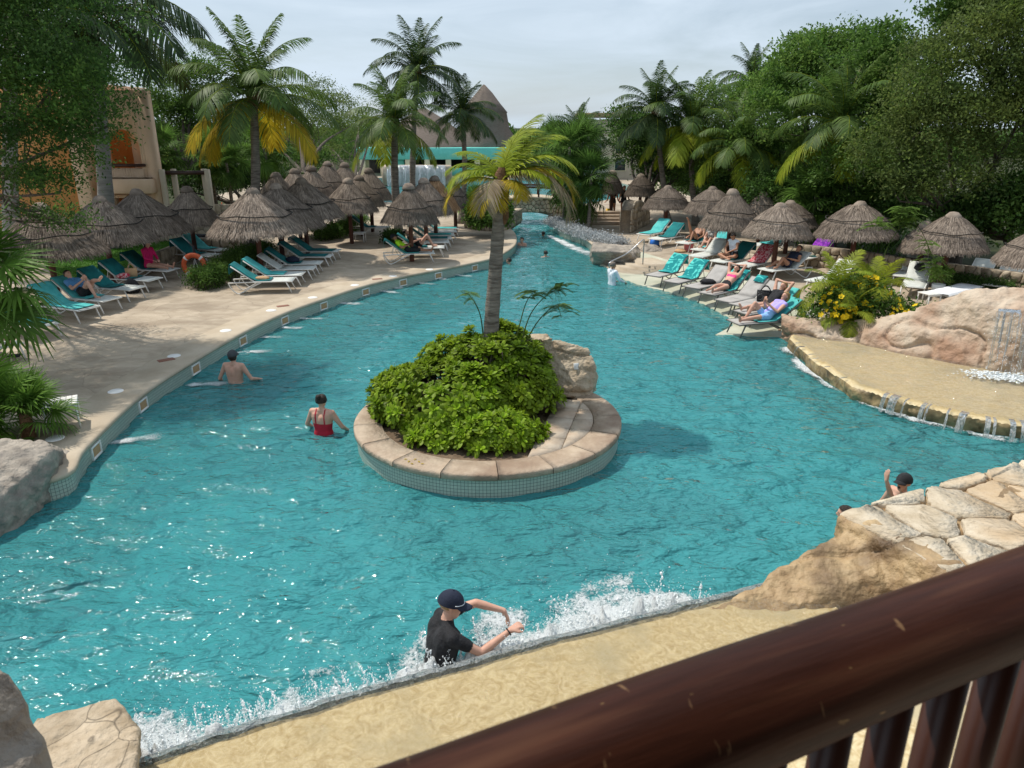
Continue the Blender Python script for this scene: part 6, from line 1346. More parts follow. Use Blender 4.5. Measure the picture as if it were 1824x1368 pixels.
def standing(aL=(.30, .05, 1.0), aR=(-.30, .05, 1.0), wL=(.36, .22, .95), wR=(-.36, .22, .95), look=(0, 1, 0), lean=0, **k):
    """upright body, z=0 at the soles, facing +Y"""
    J = dict(pel=(0, 0, .95), chest=(0, lean * .5, 1.30), neck=(0, lean, 1.49), head=(0, lean * 1.3 + .02, 1.63), look=look, shL=(.185, lean * .8, 1.43), shR=(-.185, lean * .8, 1.43), elL=aL, elR=aR, wrL=wL, wrR=wR,
             hipL=(.095, 0, .90), hipR=(-.095, 0, .90), knL=(.11, .03, .48), knR=(-.11, .03, .48), anL=(.12, -.01, .07), anR=(-.12, -.01, .07), toL=(.14, .16, .03), toR=(-.14, .16, .03)); J.update(k); return J
def lying(kneeL=0, kneeR=0, arms='belly', look=None, up=None):
    """on a lounger: +X towards the feet, seat at SEAT, torso on the backrest"""
    bv = np.array([-math.cos(BACK), 0, math.sin(BACK)]); nn_ = np.array([math.sin(BACK), 0, math.cos(BACK)]); pel = np.array([-.02, 0, SEAT + .145]); ch = pel + bv * .34 + nn_ * -.005; nk = pel + bv * .53 + nn_ * .02; hd = nk + bv * .13 + nn_ * .05
    J = dict(pel=pel, chest=ch, neck=nk, head=hd, look=look if look is not None else nn_ * .8 + np.array([.6, 0, -.1]))
    for S, sg, kn in (('L', 1, kneeL), ('R', -1, kneeR)):
        y = sg; J['sh' + S] = pel + bv * .47 + np.array([0, y * .18, 0]); J['hip' + S] = pel + np.array([.04, y * .092, -.03]); z0 = SEAT + .10
        if kn: J['kn' + S] = np.array([.36 - kn * .06, y * .11, z0 + .36 * kn]); J['an' + S] = np.array([.52 + .12 * (1 - kn), y * .12, SEAT + .09]); J['to' + S] = J['an' + S] + np.array([.17, y * .02, -.03])
        else: J['kn' + S] = np.array([.43, y * .12, z0 + .02]); J['an' + S] = np.array([.84, y * .13, SEAT + .085]); J['to' + S] = np.array([.92, y * .16, SEAT + .22])
        if arms == 'belly': J['el' + S] = pel + np.array([-.22, y * .29, .10]); J['wr' + S] = pel + np.array([.02, y * .12, .17])
        elif arms == 'head': J['el' + S] = hd + np.array([-.04, y * .30, .14]); J['wr' + S] = hd + np.array([-.06, y * .10, .12]); J['hd' + S] = (-.3, -y * .9, 0)
        elif arms == 'phone': J['el' + S] = pel + np.array([-.12, y * .25, .12]); J['wr' + S] = pel + np.array([.10, y * .05, .34]); J['hd' + S] = (.1, -y * .3, .9); J['pn' + S] = (-1, 0, 0)
        elif arms == 'side': J['el' + S] = pel + np.array([-.17, y * .28, .07]); J['wr' + S] = pel + np.array([.12, y * .27, .02])
    if up: J.update(up)
    return J
SK, TAN = M['skin'], M['skin_tan']
def on(key, label, J, zones, mats, **kw): c, a = LNG[key]; return person(label, c, a, J, zones, mats, vox=.015, **kw)
# the man in black by the weir: measured against the splash
bz = -1.18; bw = P(778, 1188, 0)
J = standing(look=(.92, -.25, -.22), lean=.10)
J.update(elR=(-.12, .42, 1.50), wrR=(-.02, .66, 1.42), hdR=(.1, .35, -.95), pnR=(.0, -1, -.2), cuR=.35, elL=(.27, .33, 1.27), wrL=(.24, .62, 1.40), fat=1.22, hdL=(-.1, .9, .25), pnL=(-.2, .1, -1), cuL=1.0, shR=(-.17, .10, 1.42), shL=(.18, .10, 1.42), look=(.35, .93, -.25))
pm_ = person('person in a black t-shirt and navy cap standing in the pool, reaching into the splash', (bw.x, bw.y + .05, bz), R(-68), J, {'torso': 1, 'sleeve': 1, 'pelvis': 1, 'short': 1, 'thigh': 1}, [SK, M['black']], ('h', 0, 0) and (M['hair_b'], 0, 0), (M['navy'], M['white_s']), 1.13, .0085)
wb = G().add(*tube([(.055 * math.cos(t) * .62, .055 * math.sin(t) * .62, 0) for t in np.linspace(0, 6.28, 16)], .006, 6, False)).obj('wristband', M['black'], pm_, True); wv = Vector(J['wrL']) - Vector(J['elL']); wb.location = Vector(J['wrL']) - wv.normalized() * .02; wb.rotation_mode = 'QUATERNION'; wb.rotation_quaternion = wv.to_track_quat('Z', 'X')
# others in the water
q1 = P(420, 680, 0); person('shirtless person in a dark cap wading with their back turned near the terrace edge', (q1.x, q1.y, -1.06), R(-8), standing(aL=(.36, .02, 1.14), wL=(.42, .26, 1.06), aR=(-.36, .0, 1.12), wR=(-.40, .18, 1.0), fat=1.1), {}, [SK], (M['hair_d'], .03, 0), (solid('charcoal_cap', (.05, .055, .06)), None))
q1 = P(577, 771, 0); person('person in a red strappy swimsuit with a dark hair bun wading beside the island', (q1.x, q1.y, -1.03), R(-14), standing(aL=(.34, .06, 1.16), wL=(.34, .26, 1.02), aR=(-.34, .04, 1.16), wR=(-.36, .22, 1.04), fat=1.12), {'pelvis': 1}, [SK, M['red_c']], (M['hair_d'], 0, 1), None,
    cut=[(1, lambda C: (C[:, 2] > .86) & (C[:, 2] < 1.24) & (np.abs(C[:, 0]) < .24)), (1, lambda C: (C[:, 2] >= 1.24) & (C[:, 2] < 1.50) & (np.abs(np.abs(C[:, 0]) - .085) < .014))])
q1 = P(1622, 905, .25); person('bearded person in a black cap with one arm raised behind the flagstone rock', (q1.x, q1.y + .25, -1.12), R(105), standing(aR=(-.16, .34, 1.52), wR=(-.14, .46, 1.80), hdR=(0, .05, 1), pnR=(0, -1, 0), cuR=.1, aL=(.34, .0, 1.15), wL=(.3, .2, 1.0), look=(-.25, .95, .1)), {'lips': 1}, [SK, M['hair_d']], (M['hair_d'], 0, 0), (M['black'], None))
q1 = P(1528, 935, .1); person('swimmer whose dark hair shows just behind the flagstone rock corner', (q1.x, q1.y + .35, -1.57), R(60), standing(), {}, [SK], (M['hair_d'], 0, 0))
q1 = P(1578, 824, .9); 
for nm, px, py, dz, mm, hm, rz, lab in [('c', 930, 438, -1.28, SK, M['hair_d'], 150, 'child in the channel with a white mask pushed up on dark hair'), ('c', 972, 457, -1.42, SK, M['hair_d'], 10, 'dark-haired swimmer alone in mid channel'), ('c', 907, 469, -1.46, SK, M['hair_d'], 80, 'dark-haired swimmer beside the palm trunk at the terrace edge'), ('c', 968, 420, -1.46, TAN, M['hair_d'], 30, 'dark-haired swimmer near the silver ground cover')]:
    q1 = P(px, py, 0); person(lab, (q1.x, q1.y, dz), R(rz), standing(), {}, [mm], (hm, 0, 0), None, .95)
q1 = P(1090, 506, 0); person('grey-haired person in a white shirt sitting in the water beside the handrail', (q1.x, q1.y, -.98), R(-60), standing(aL=(.3, .12, 1.15), wL=(.22, .36, 1.05), aR=(-.3, .1, 1.14), wR=(-.22, .34, 1.02)), {'torso': 1, 'sleeve': 1, 'pelvis': 1, 'arm': 1}, [TAN, M['white_s']], (solid('grey_hair', (.16, .13, .11)), 0, 0))
# sunbathers
on('A4', 'person in a blue shirt and black shorts reading with crossed knees on a lounger', lying(1.0, 1.0, 'phone', up=dict(anL=(.62, .0, SEAT + .52), toL=(.72, .02, SEAT + .62), knL=(.30, .06, SEAT + .46))), {'torso': 1, 'sleeve': 1, 'pelvis': 2, 'short': 2}, [SK, M['blue_c'], M['black']], hair=(M['hair_d'], 0, 0))
on('A7', 'person in a magenta top sitting upright on a shaded lounger', dict(lying(0, 0, 'side'), chest=(.02, 0, SEAT + .50), neck=(.04, 0, SEAT + .69), head=(.08, 0, SEAT + .82), shL=(.03, .18, SEAT + .63), shR=(.03, -.18, SEAT + .63), elL=(.12, .25, SEAT + .38), elR=(.12, -.25, SEAT + .38), wrL=(.30, .12, SEAT + .30), wrR=(.30, -.12, SEAT + .30), look=(.8, 0, -.5)), {'torso': 1, 'sleeve': 1, 'pelvis': 1, 'arm': 1}, [SK, M['pink_c']], hair=(M['hair_d'], .10, 0))
on('C1', 'person in a lime-green shirt and cap dozing on a lounger near the channel', lying(.25, 0, 'belly'), {'torso': 1, 'sleeve': 1, 'pelvis': 2, 'short': 2, 'thigh': 2}, [TAN, M['lime_c'], M['black']], hair=(M['hair_d'], 0, 0), cap=(M['black'], None))
on('C2', 'person in black with raised knees on the lounger behind the lime shirt', lying(1.0, 1.0, 'belly'), {'torso': 1, 'sleeve': 1, 'pelvis': 1}, [SK, M['black']], hair=(M['hair_d'], 0, 0))
on('D4', 'person in a hot pink bikini top lying with hands behind their head', lying(0, .15, 'head'), {'pelvis': 0}, [SK, M['hotpink'], M['black']], hair=(M['hair_d'], .05, 0), cut=[(1, lambda C: (np.abs((C[:, 0] + .02) * -math.cos(BACK) + (C[:, 2] - SEAT - .145) * math.sin(BACK) - .34) < .05) & (np.abs(C[:, 1]) < .17) & (C[:, 2] < .95)), (2, lambda C: (np.abs(C[:, 0] - .0) < .07) & (np.abs(C[:, 1]) < .2) & (C[:, 2] < .68))])
on('D7', 'blond person in a black swimsuit lying with arms behind their head', lying(0, 0, 'head'), {'torso': 2, 'pelvis': 1}, [SK, M['black'], M['black']], hair=(M['hair_b'], .06, 0))
on('D8', 'blond person in a lilac top and blue shorts reading a phone with one knee up', lying(0, .95, 'phone'), {'torso': 1, 'pelvis': 2, 'short': 2}, [SK, M['lilac_c'], M['ltblue']], hair=(M['hair_b'], .10, 0))
c, a = LNG['D8']; ph = G().add(*bbox((0, 0, 0), (.012, .075, .15), .004)).obj('phone', M['black']); ph.location = c + Vector((math.cos(a) * .16, math.sin(a) * .16, SEAT + .145 + .43)); ph.rotation_euler = (0, -.3, a); tag(ph, 'black phone held by the person in lilac', 'phone')
on('E3', 'person in a dark bikini with one leg raised straight up', lying(.9, 0, 'side', up=dict(knR=(.22, -.12, SEAT + .50), anR=(.40, -.13, SEAT + .88), toR=(.50, -.13, SEAT + .98))), {'pelvis': 1}, [TAN, M['black']], hair=(M['hair_d'], .06, 0))
sit = lambda: dict(lying(.8, .8, 'side'), chest=(.05, 0, SEAT + .50), neck=(.09, 0, SEAT + .69), head=(.15, 0, SEAT + .81), shL=(.08, .17, SEAT + .63), shR=(.08, -.17, SEAT + .63), elL=(.2, .24, SEAT + .40), elR=(.2, -.24, SEAT + .40), wrL=(.36, .10, SEAT + .32), wrR=(.36, -.10, SEAT + .32), look=(.8, 0, -.5))
on('E4', 'dark-haired person in a striped top sitting up under the pale peaked palapa', sit(), {'torso': 1, 'pelvis': 1}, [SK, mat('striped_top', (.02, .02, .02), (.6, .6, .58), 20, .9, lo=.49, hi=.51, stretch=(.1, .1, 3), detail=0)], hair=(M['hair_d'], .02, 1))
on('E6', 'person in a white top sitting cross-legged beside the palapa post', dict(sit(), knL=(.42, .32, SEAT + .16), knR=(.42, -.32, SEAT + .16), anL=(.42, -.08, SEAT + .08), anR=(.52, .10, SEAT + .08), toL=(.46, -.22, SEAT + .07), toR=(.56, .24, SEAT + .07)), {'torso': 1, 'pelvis': 2}, [TAN, M['white_s'], M['black']], hair=(M['hair_d'], .0, 1))
on('E8', 'sunbather with bent knees half hidden by the areca fronds', lying(.7, .3, 'belly'), {'pelvis': 1, 'torso': 1}, [TAN, M['navy']], hair=(M['hair_d'], 0, 0))
on('A0', 'sunbather whose bare legs show under the small fan palm', lying(0, 0, 'belly'), {'torso': 1, 'pelvis': 1}, [SK, M['blue_c']], hair=(M['hair_d'], 0, 0))
# people on foot
q1 = P(279, 424); person('person in a blue shirt, yellow shorts and white cap walking past the orange house', q1 + Vector((0, 0, .75)), R(100), standing(knR=(-.11, .14, .5), anR=(-.12, .10, .1), toR=(-.13, .27, .06)), {'torso': 1, 'sleeve': 1, 'pelvis': 2, 'short': 2}, [TAN, M['turq_c'], M['yellow_p']], None, (M['white_s'], None))
q1 = P(298, 424); person('person in grey with a backpack walking past the orange house', q1 + Vector((0, 0, .75)), R(60), standing(), {'torso': 1, 'sleeve': 1, 'arm': 1, 'pelvis': 2, 'short': 2, 'thigh': 2, 'calf': 2}, [SK, M['greyc'], M['black']], (M['hair_d'], 0, 0))
tr_ = [P(255, 430), P(325, 430), P(325, 420), P(255, 420)]; V = [(p.x, p.y, .34) for p in tr_] + [(p.x, p.y, 1.1) for p in tr_]; tag(G().add(V, [[4, 5, 6, 7], [0, 1, 5, 4], [1, 2, 6, 5], [2, 3, 7, 6], [3, 0, 4, 7]]).obj('raised_path', M['coping']), kind='structure')
q1 = P(1092, 391); person('person in a dark bikini walking down the timber steps', q1 + Vector((0, .5, .0)), R(170), standing(knL=(.11, .13, .5), anL=(.12, .08, .1), toL=(.13, .24, .06)), {'pelvis': 1}, [TAN, M['black']], (M['hair_b'], .05, 0), cut=[(1, lambda C: (np.abs(C[:, 2] - 1.27) < .06) & (np.abs(C[:, 0]) < .19))])
q1 = P(1113, 391); person('person in dark swimwear walking behind the rounded wall end', q1 + Vector((0, .8, .0)), R(200), standing(), {'pelvis': 1, 'torso': 1}, [TAN, M['black']], (M['hair_d'], 0, 0))

# ================================================================== SMALL THINGS
# lifebuoy on its stand
q1 = P(352, 500); lb = thing('lifebuoy_stand', 'dark post with white braces holding the lifebuoy in the hedge', 'stand', q1)
G().add(*tube([(0, .05, 0), (0, .05, 1.15)], .045, 8)).obj('post', M['black'], lb, True)
for s_ in (-1, 1): G().add(*tube([(s_ * .16, .0, .0), (0, .02, .75)], .014, 6)).obj('brace', M['white_frame'], lb, True)
ry = thing('lifebuoy', 'orange lifebuoy ring with white bands standing in the low hedge', 'lifebuoy', q1 + Vector((0, -.09, .52)))
a_ = np.linspace(0, 2 * math.pi, 49); nb_ = 12; V = []
for t in a_[:-1]:
    for u_ in np.linspace(0, 2 * math.pi, nb_, endpoint=False): r_ = .34 + .085 * math.cos(u_); V.append((r_ * math.cos(t), .06 * math.sin(u_), r_ * math.sin(t)))
G().add(V, np.array([[i * nb_ + k, i * nb_ + (k + 1) % nb_, ((i + 1) % 48) * nb_ + (k + 1) % nb_, ((i + 1) % 48) * nb_ + k] for i in range(48) for k in range(nb_)])).obj('ring', M['orange_buoy'], ry, True)
for t0 in (.785, 2.356, 3.927, 5.498):
    V = []
    for t in np.linspace(t0 - .09, t0 + .09, 4):
        for u_ in np.linspace(0, 2 * math.pi, nb_, endpoint=False): r_ = .34 + .089 * math.cos(u_); V.append((r_ * math.cos(t), .064 * math.sin(u_), r_ * math.sin(t)))
    G().add(V, np.array([[i * nb_ + k, i * nb_ + (k + 1) % nb_, (i + 1) * nb_ + (k + 1) % nb_, (i + 1) * nb_ + k] for i in range(3) for k in range(nb_)])).obj('band', M['white_plastic'], ry, True)
# side tables
def side_table(label, loc, rz, s=.48, h=.45):
    o = thing('side_table', label, 'table', loc, rz, 'small white side tables'); n = 6
    for i in range(n): G().add(*bbox(((i - (n - 1) / 2) * s / n, 0, h - .0125), (s / n - .008, s, .025), .004)).obj('slat', M['white_plastic'], o)
    for y in (-1, 1): G().add(*bbox((0, y * (s / 2 - .03), h - .046), (s - .01, .035, .04), .004)).obj('apron', M['white_plastic'], o)
    for sx in (-1, 1):
        for sy in (-1, 1): G().add(*tube([(sx * (s / 2 - .03), sy * (s / 2 - .03), h - .03), (sx * (s / 2 - .02), sy * (s / 2 - .02), 0)], .019, 6)).obj('leg', M['white_plastic'], o)
    return o
side_table('white slatted side table beside the small fan palm at the pool edge', P(116, 759), R(28), .52, .45)
side_table('white side table under the palapa on a reddish post', P(641, 431), 0, .5, .42)
side_table('white side table beside the lounger with black clothing', P(1652, 546), R(15), .45, .40)
# deck lids and drain plates
LID = G().add(*lathe([(0, .012), (.135, .012), (.15, .004), (.15, -.01)], 28)).mesh('lid', False); LID.materials.append(M['white_plastic'])
for i, (px, py) in enumerate([(98, 781), (206, 697), (310, 634), (402, 589), (483, 553), (557, 530), (632, 508), (700, 492), (765, 480)]):
    p = P(px, py, .366); l_ = link('deck_cover', LID); l_.location = p; l_.rotation_euler = (0, 0, i); l_.scale = (.95, .95, 1); tag(l_, 'round white skimmer lid set in the terrace along the pool edge', 'lid', 'skimmer lids along the terrace')
for px, py, rz in [(296, 641, 40), (504, 545, 30), (672, 497, 20)]:
    o = G().add(*bbox((0, 0, 0), (.34, .20, .012), .003)).obj('drain_plate', mat('rust_red_plate', (.20, .09, .06), (.28, .13, .09), 30, .8)); o.location = P(px, py, .368); o.rotation_euler = (0, 0, R(rz)); tag(o, 'small reddish plate set flush in the terrace near a skimmer lid', 'plate', 'reddish plates in the terrace')
# skimmer mouths in the pool wall and return jets
LA = np.array(LEs); LT = np.gradient(LA, axis=0); LT /= np.linalg.norm(LT, axis=1)[:, None]
for (px, py) in [(152, 802), (250, 715), (345, 652), (430, 604), (507, 567), (576, 541), (650, 518), (717, 501), (781, 488), (840, 476)]:
    p = P(px, py, .16); k = int(np.argmin(np.hypot(LA[:, 0] - p.x, LA[:, 1] - p.y))); t = LT[k]; inn = np.array([t[1], -t[0]]); c = LA[k] + inn * .012; rz = math.atan2(t[1], t[0])
    o = thing('skimmer_mouth', 'white-framed skimmer opening in the tiled pool wall', 'skimmer', (c[0], c[1], .13), rz, 'skimmer openings in the pool wall')
    for a_, b_ in (((0, 0, .10), (.36, .05, .035)), ((0, 0, -.10), (.36, .05, .035)), ((.165, 0, 0), (.03, .048, .17)), ((-.165, 0, 0), (.03, .048, .17))): G().add(*bbox(a_, b_, .006)).obj('frame', M['white_plastic'], o)
    G().add(*bbox((0, .006, 0), (.30, .02, .165), .002)).obj('flap', M['paperbag'], o)
# steel handrail by the entry steps
h0 = P(1145, 470); h1 = P(1086, 492, .0)
hrl = thing('steel_handrail', 'bent stainless steel handrail leading down into the pool beside the boulder', 'handrail', h0)
dv = np.array((h1 - h0)[:]); G().add(*tube(spline([(0, 0, -.02), (0, 0, .55), (0, 0, .80), dv * .06 + (0, 0, .90), dv * .5 + (0, 0, .62 - .17 * 0), dv + np.array([0, 0, .52 - dv[2] * 0]), dv * 1.02 + np.array([0, 0, .30]), dv * 1.02 + np.array([0, 0, -.6])], 6), .022, 10)).obj('tube', M['steel'], hrl, True)
# boulder at the channel mouth
rock('boulder', [[tuple(P(1057, 447, .62)), tuple(P(1110, 442, .68)), tuple(P(1122, 450, .6)), tuple(P(1058, 470, .0)), tuple(P(1120, 474, .0)), (3.4, 30.9, .6), (5.2, 30.6, .5), (3.3, 31.2, -.5), (5.6, 31.0, .2), (3.3, 29.5, -.5), (5.3, 29.3, -.5)]], 'flat-topped boulder at the mouth of the channel beside the entry steps', M['stone_grey'], .06, .08, 1.5, 33)
o = rock('flat_rock', [[(5.3, 30.6, .34), (6.4, 31.0, .34), (6.2, 30.2, .34), (5.4, 30.0, .34), (5.5, 30.5, .62), (6.0, 30.6, .55)]], 'low flat rock lying on the terrace behind the channel boulder', M['stone_grey'], .05, .04, 2, 34)
# bags, stroller and other loose things
def blob(name, label, cat, loc, r, m, seed, rz=0, flat=1.0):
    V, Fc = lathe([(0, .0), (.8, .0), (1.0, .22), (.95, .6), (.6, .92), (.0, 1.0)], 18, .16, seed); o = G().add(V * np.array([r[0], r[1], r[2]]), Fc).obj(name, m, None, True); o.location = loc; o.rotation_euler = (0, 0, rz); return tag(o, label, cat)
def at_l(key, x, y, z): c, a = LNG[key]; return c + Vector((math.cos(a) * x - math.sin(a) * y, math.sin(a) * x + math.cos(a) * y, z))
def tote(name, label, loc, s, m, rz=0, strap=True):
    o = thing(name, label, 'bag', loc, rz); x, y, z = s; g = G(); V, Fc = hull([(-x, -y, 0), (x, -y, 0), (x, y, 0), (-x, y, 0), (-x * 1.08, -y * .5, z), (x * 1.08, -y * .5, z), (x * 1.08, y * .5, z), (-x * 1.08, y * .5, z), (0, -y * 1.25, z * .4), (0, y * 1.25, z * .4)]); g.add(V, Fc).obj('bag_body', m, o)
    if strap:
        for s_ in (-1, 1): G().add(*tube(bez((-x * .6, s_ * y * .4, z), (0, s_ * y * .6, z * 1.9), (x * .6, s_ * y * .4, z), 9), .011, 6)).obj('strap', m, o, True)
    return o
tote('tote_bag', 'black patterned tote bag on the grey lounger seat', at_l('D6', -.12, .1, SEAT + .02), (.22, .12, .30), mat('black_print', (.01, .01, .012), (.25, .25, .26), 26, .9, lo=.6, hi=.66), R(-20))
blob('bag', 'soft black bag lying on the third grey lounger from the steps', 'bag', at_l('D3', .05, 0, SEAT + .02), (.26, .18, .14), M['black'], 3)
blob('bag', 'dark blue bag on the fourth lounger from the hedge corner', 'bag', at_l('B4', -.02, .0, SEAT + .03), (.24, .2, .2), M['navy'], 4)
blob('folded_garment', 'crumpled brown garment on the hedge-corner lounger', 'clothing', at_l('B1', .02, 0, SEAT + .03), (.22, .16, .09), M['paperbag'], 5)
tote('paper_bag', 'brown paper bag standing on the lounger with the other bags', at_l('A6', .05, .05, SEAT + .02), (.16, .09, .28), M['paperbag'], .4)
blob('bag', 'red and white bag on the shaded lounger between two posts', 'bag', at_l('A6', -.05, -.2, SEAT + .03), (.2, .14, .15), M['redprint'], 6)
blob('backpack', 'dark grey backpack on the ground under the shaded lounger', 'backpack', at_l('A6', .45, -.45, 0), (.22, .18, .42), M['black'], 7)
blob('dark_garment', 'black garment hung over the backrest of the pale lounger', 'clothing', at_l('E12', -.5, 0, SEAT + .28), (.16, .12, .22), M['black'], 8)
p = at_l('D5', -.78, 0, SEAT + .30); V = []
g = G(); bv = np.array([-math.cos(BACK), 0, math.sin(BACK)]); hp = np.array([HINGE, 0, SEAT + .03])
for s_ in np.linspace(-.17, .17, 5):
    for q_ in (hp + bv * .58 + (.012, 0, .012), hp + bv * .74 + (.012, 0, .014), hp + bv * .84 + (0, 0, .02), hp + bv * .86 + (-.03, 0, -.06), hp + bv * .86 + (-.05, 0, -.32)): V.append((q_[0] + .01 * math.sin(s_ * 40), s_ + .06, q_[2]))
me = g.add(V, np.array([[i * 5 + j, i * 5 + j + 1, (i + 1) * 5 + j + 1, (i + 1) * 5 + j] for i in range(4) for j in range(4)])).mesh('towel', True); me.materials.append(M['teal_p']); o = link('towel', me); o.location, o.rotation_euler = LNG['D5'][0], (0, 0, LNG['D5'][1]); sm = o.modifiers.new('t', 'SOLIDIFY'); sm.thickness = .012; tag(o, 'small teal towel hung over the top of a bare grey backrest', 'towel')
c, a = LNG['E7']; tm = towel_mesh(M['redprint'], .3, .3, seed=9); o = link('towel', tm); o.location = c; o.rotation_euler = (0, 0, a); tag(o, 'red floral print towel over a lounger beside the palapa post', 'towel')
c, a = LNG['E10']; tm = towel_mesh(M['purple'], .3, .3, seed=10, w=.62); o = link('towel', tm); o.location = c + Vector((.0, .0, .015)); o.rotation_euler = (0, 0, a); tag(o, 'purple print towel on the lounger beside the garden wall', 'towel')
c, a = LNG['E14']; V = []; n1, n2 = 12, 8
for i in range(n1):
    for j in range(n2):
        x = 1.0 - 1.9 * i / (n1 - 1); y = -.42 + .84 * j / (n2 - 1); dz = -.16 if abs(y) > .36 else (-.01 if abs(y) > .3 else 0); V.append((x, max(-.35, min(.35, y)), SEAT + .045 + dz + (.03 * (x < -.2) * (-x - .2)) + .006 * math.sin(i * 2 + j)))
me = G().add(V, np.array([[i * n2 + j, i * n2 + j + 1, (i + 1) * n2 + j + 1, (i + 1) * n2 + j] for i in range(n1 - 1) for j in range(n2 - 1)])).mesh('cloth', True); me.materials.append(M['white_cloth']); o = link('white_cloth', me); o.location = c; o.rotation_euler = (0, 0, a); sm = o.modifiers.new('t', 'SOLIDIFY'); sm.thickness = .01; tag(o, 'white cloth draped over the flat lounger by the rock bank', 'cloth')
# pink bucket, sandals, blue basket, yellow stand
q1 = P(1226, 447); bk = thing('pink_bucket', 'pink tub standing on the terrace beside the raised-leg sunbather', 'bucket', q1)
G().add(*lathe([(.17, .0), (.20, .30), (.215, .31), (.20, .29), (.17, .03), (0, .03)], 20)).obj('tub', M['pinkb'], bk, True); G().add(*tube([(.2 * math.cos(t), .05, .30 + .1 * math.sin(t)) for t in np.linspace(0, math.pi, 9)], .008, 6)).obj('handle', M['pinkb'], bk, True)
blob('sun_hat', 'pale straw hat lying on the terrace next to the pink tub', 'hat', P(1212, 449), (.24, .24, .12), M['paperbag'], 11)
blob('basket', 'bright blue basket at the foot of a white lounger', 'basket', P(1166, 437), (.2, .16, .3), M['blue_p'], 12)
for i, (px, py) in enumerate([(1297, 476), (28, 634), (1420, 580)]):
    o = thing('sandals', ['dark sandals on the terrace beside the woman in white', 'dark sandals on the ground by the fan palm lounger', 'dark sandals on the terrace behind the stacked lounger frames'][i], 'sandals', P(px, py) if i else P(px, py))
    for s_ in (-1, 1):
        G().add(*hull([(x * .13, s_ * .07 + y * .045, z) for x, y in ((-1, -.6), (-1, .6), (-.2, .75), (.6, 1), (1, .5), (1, -.5), (.6, -1), (-.2, -.75)) for z in (0, .022)])).obj('sole', M['black'], o); G().add(*tube([(.03, s_ * .07 - .04, .02), (.02, s_ * .07, .06), (.03, s_ * .07 + .04, .02)], .008, 5)).obj('strap', M['black'], o)
q1 = P(1082, 392); ys_ = thing('yellow_sign', 'folding yellow caution stand on the terrace by the timber steps', 'sign', q1)
for s_ in (-1, 1): G().add(*hull([(-.13, s_ * .12, 0), (.13, s_ * .12, 0), (-.1, s_ * .01, .62), (.1, s_ * .01, .62), (-.13, s_ * .14, 0), (.13, s_ * .14, 0), (-.1, s_ * .03, .62), (.1, s_ * .03, .62)])).obj('panel', M['yellow_p'], ys_)
# stroller
q1 = P(372, 446); sr_ = thing('stroller', 'black baby stroller parked beside the low stone wall', 'stroller', q1, R(20))
for x in (-.33, .33):
    for y in (-.24, .24):
        w_ = G().add(*[(lambda V, Fc: (V @ np.array([[1, 0, 0], [0, 0, 1], [0, 1, 0]]), Fc))(*lathe([(.085, -.02), (.11, -.02), (.11, .02), (.085, .02), (.085, -.02)], 16))][0]).obj('wheel', M['black'], sr_); w_.location = (x, y, .11)
V, Fc = hull([(-.34, -.2, .42), (.38, -.2, .42), (-.34, .2, .42), (.38, .2, .42), (-.45, -.23, .68), (.42, -.23, .62), (-.45, .23, .68), (.42, .23, .62)]); G().add(V, Fc).obj('seat', M['black'], sr_)
for y in (-.22, .22): G().add(*tube([(-.33, y, .11), (.1, y, .5), (.55, y, 1.0)], .013, 6)).obj('frame_tube', M['grey_frame'], sr_, True); G().add(*tube([(.33, y, .11), (-.1, y, .5)], .013, 6)).obj('frame_tube', M['grey_frame'], sr_, True)
G().add(*tube([(.55, -.22, 1.0), (.55, .22, 1.0)], .018, 8)).obj('handle', M['black'], sr_, True)
# bin and yellow thing far left
q1 = P(332, 430); yc = thing('yellow_cart', 'yellow-fronted service cart beside the timber portal', 'cart', P(384, 424))
G().add(*bbox((0, 0, .55), (.7, .5, .75), .03)).obj('body', M['yellow_p'], yc); G().add(*tube([(.3, 0, .9), (.5, 0, 1.6)], .02, 6)).obj('broom_handle', M['orange_buoy'], yc, True)
for x in (-.25, .25): G().add(*bbox((x, 0, .09), (.16, .45, .18), .03)).obj('wheel', M['black'], yc)
# white pot plant near the lounger with black clothing
q1 = P(1668, 528); pt_ = thing('potted_plant', 'light green plant in a white pot beside the black-hung lounger', 'plant', q1)
G().add(*lathe([(0, .0), (.15, .0), (.19, .38), (.17, .38), (.15, .33), (0, .33)], 18)).obj('pot', M['white_plastic'], pt_, True)
rg = np.random.default_rng(91); C, d, cc = crown_points([((0, 0, .62), (.3, .3, .28))], 40, 20, .06, rg); V, Fc = leaves(C, .08, rg, d); G().add(V, Fc).obj('foliage', M['lf_light'], pt_)['kind'] = 'stuff'
# fallen leaves on the island rim
for i in range(6):
    o = G().add([(-.03, 0, 0), (0, .014, .006), (.04, 0, .002), (0, -.014, .006)], [[0, 1, 2, 3]]).obj('fallen_leaf', M['lf_yel']); o.location = P(722 + i * 6, 818 + (i % 3) * 4, .39); o.rotation_euler = (0, 0, i * 1.3); tag(o, 'yellow fallen leaf lying on the island rim', 'leaf', 'fallen leaves on the island rim')

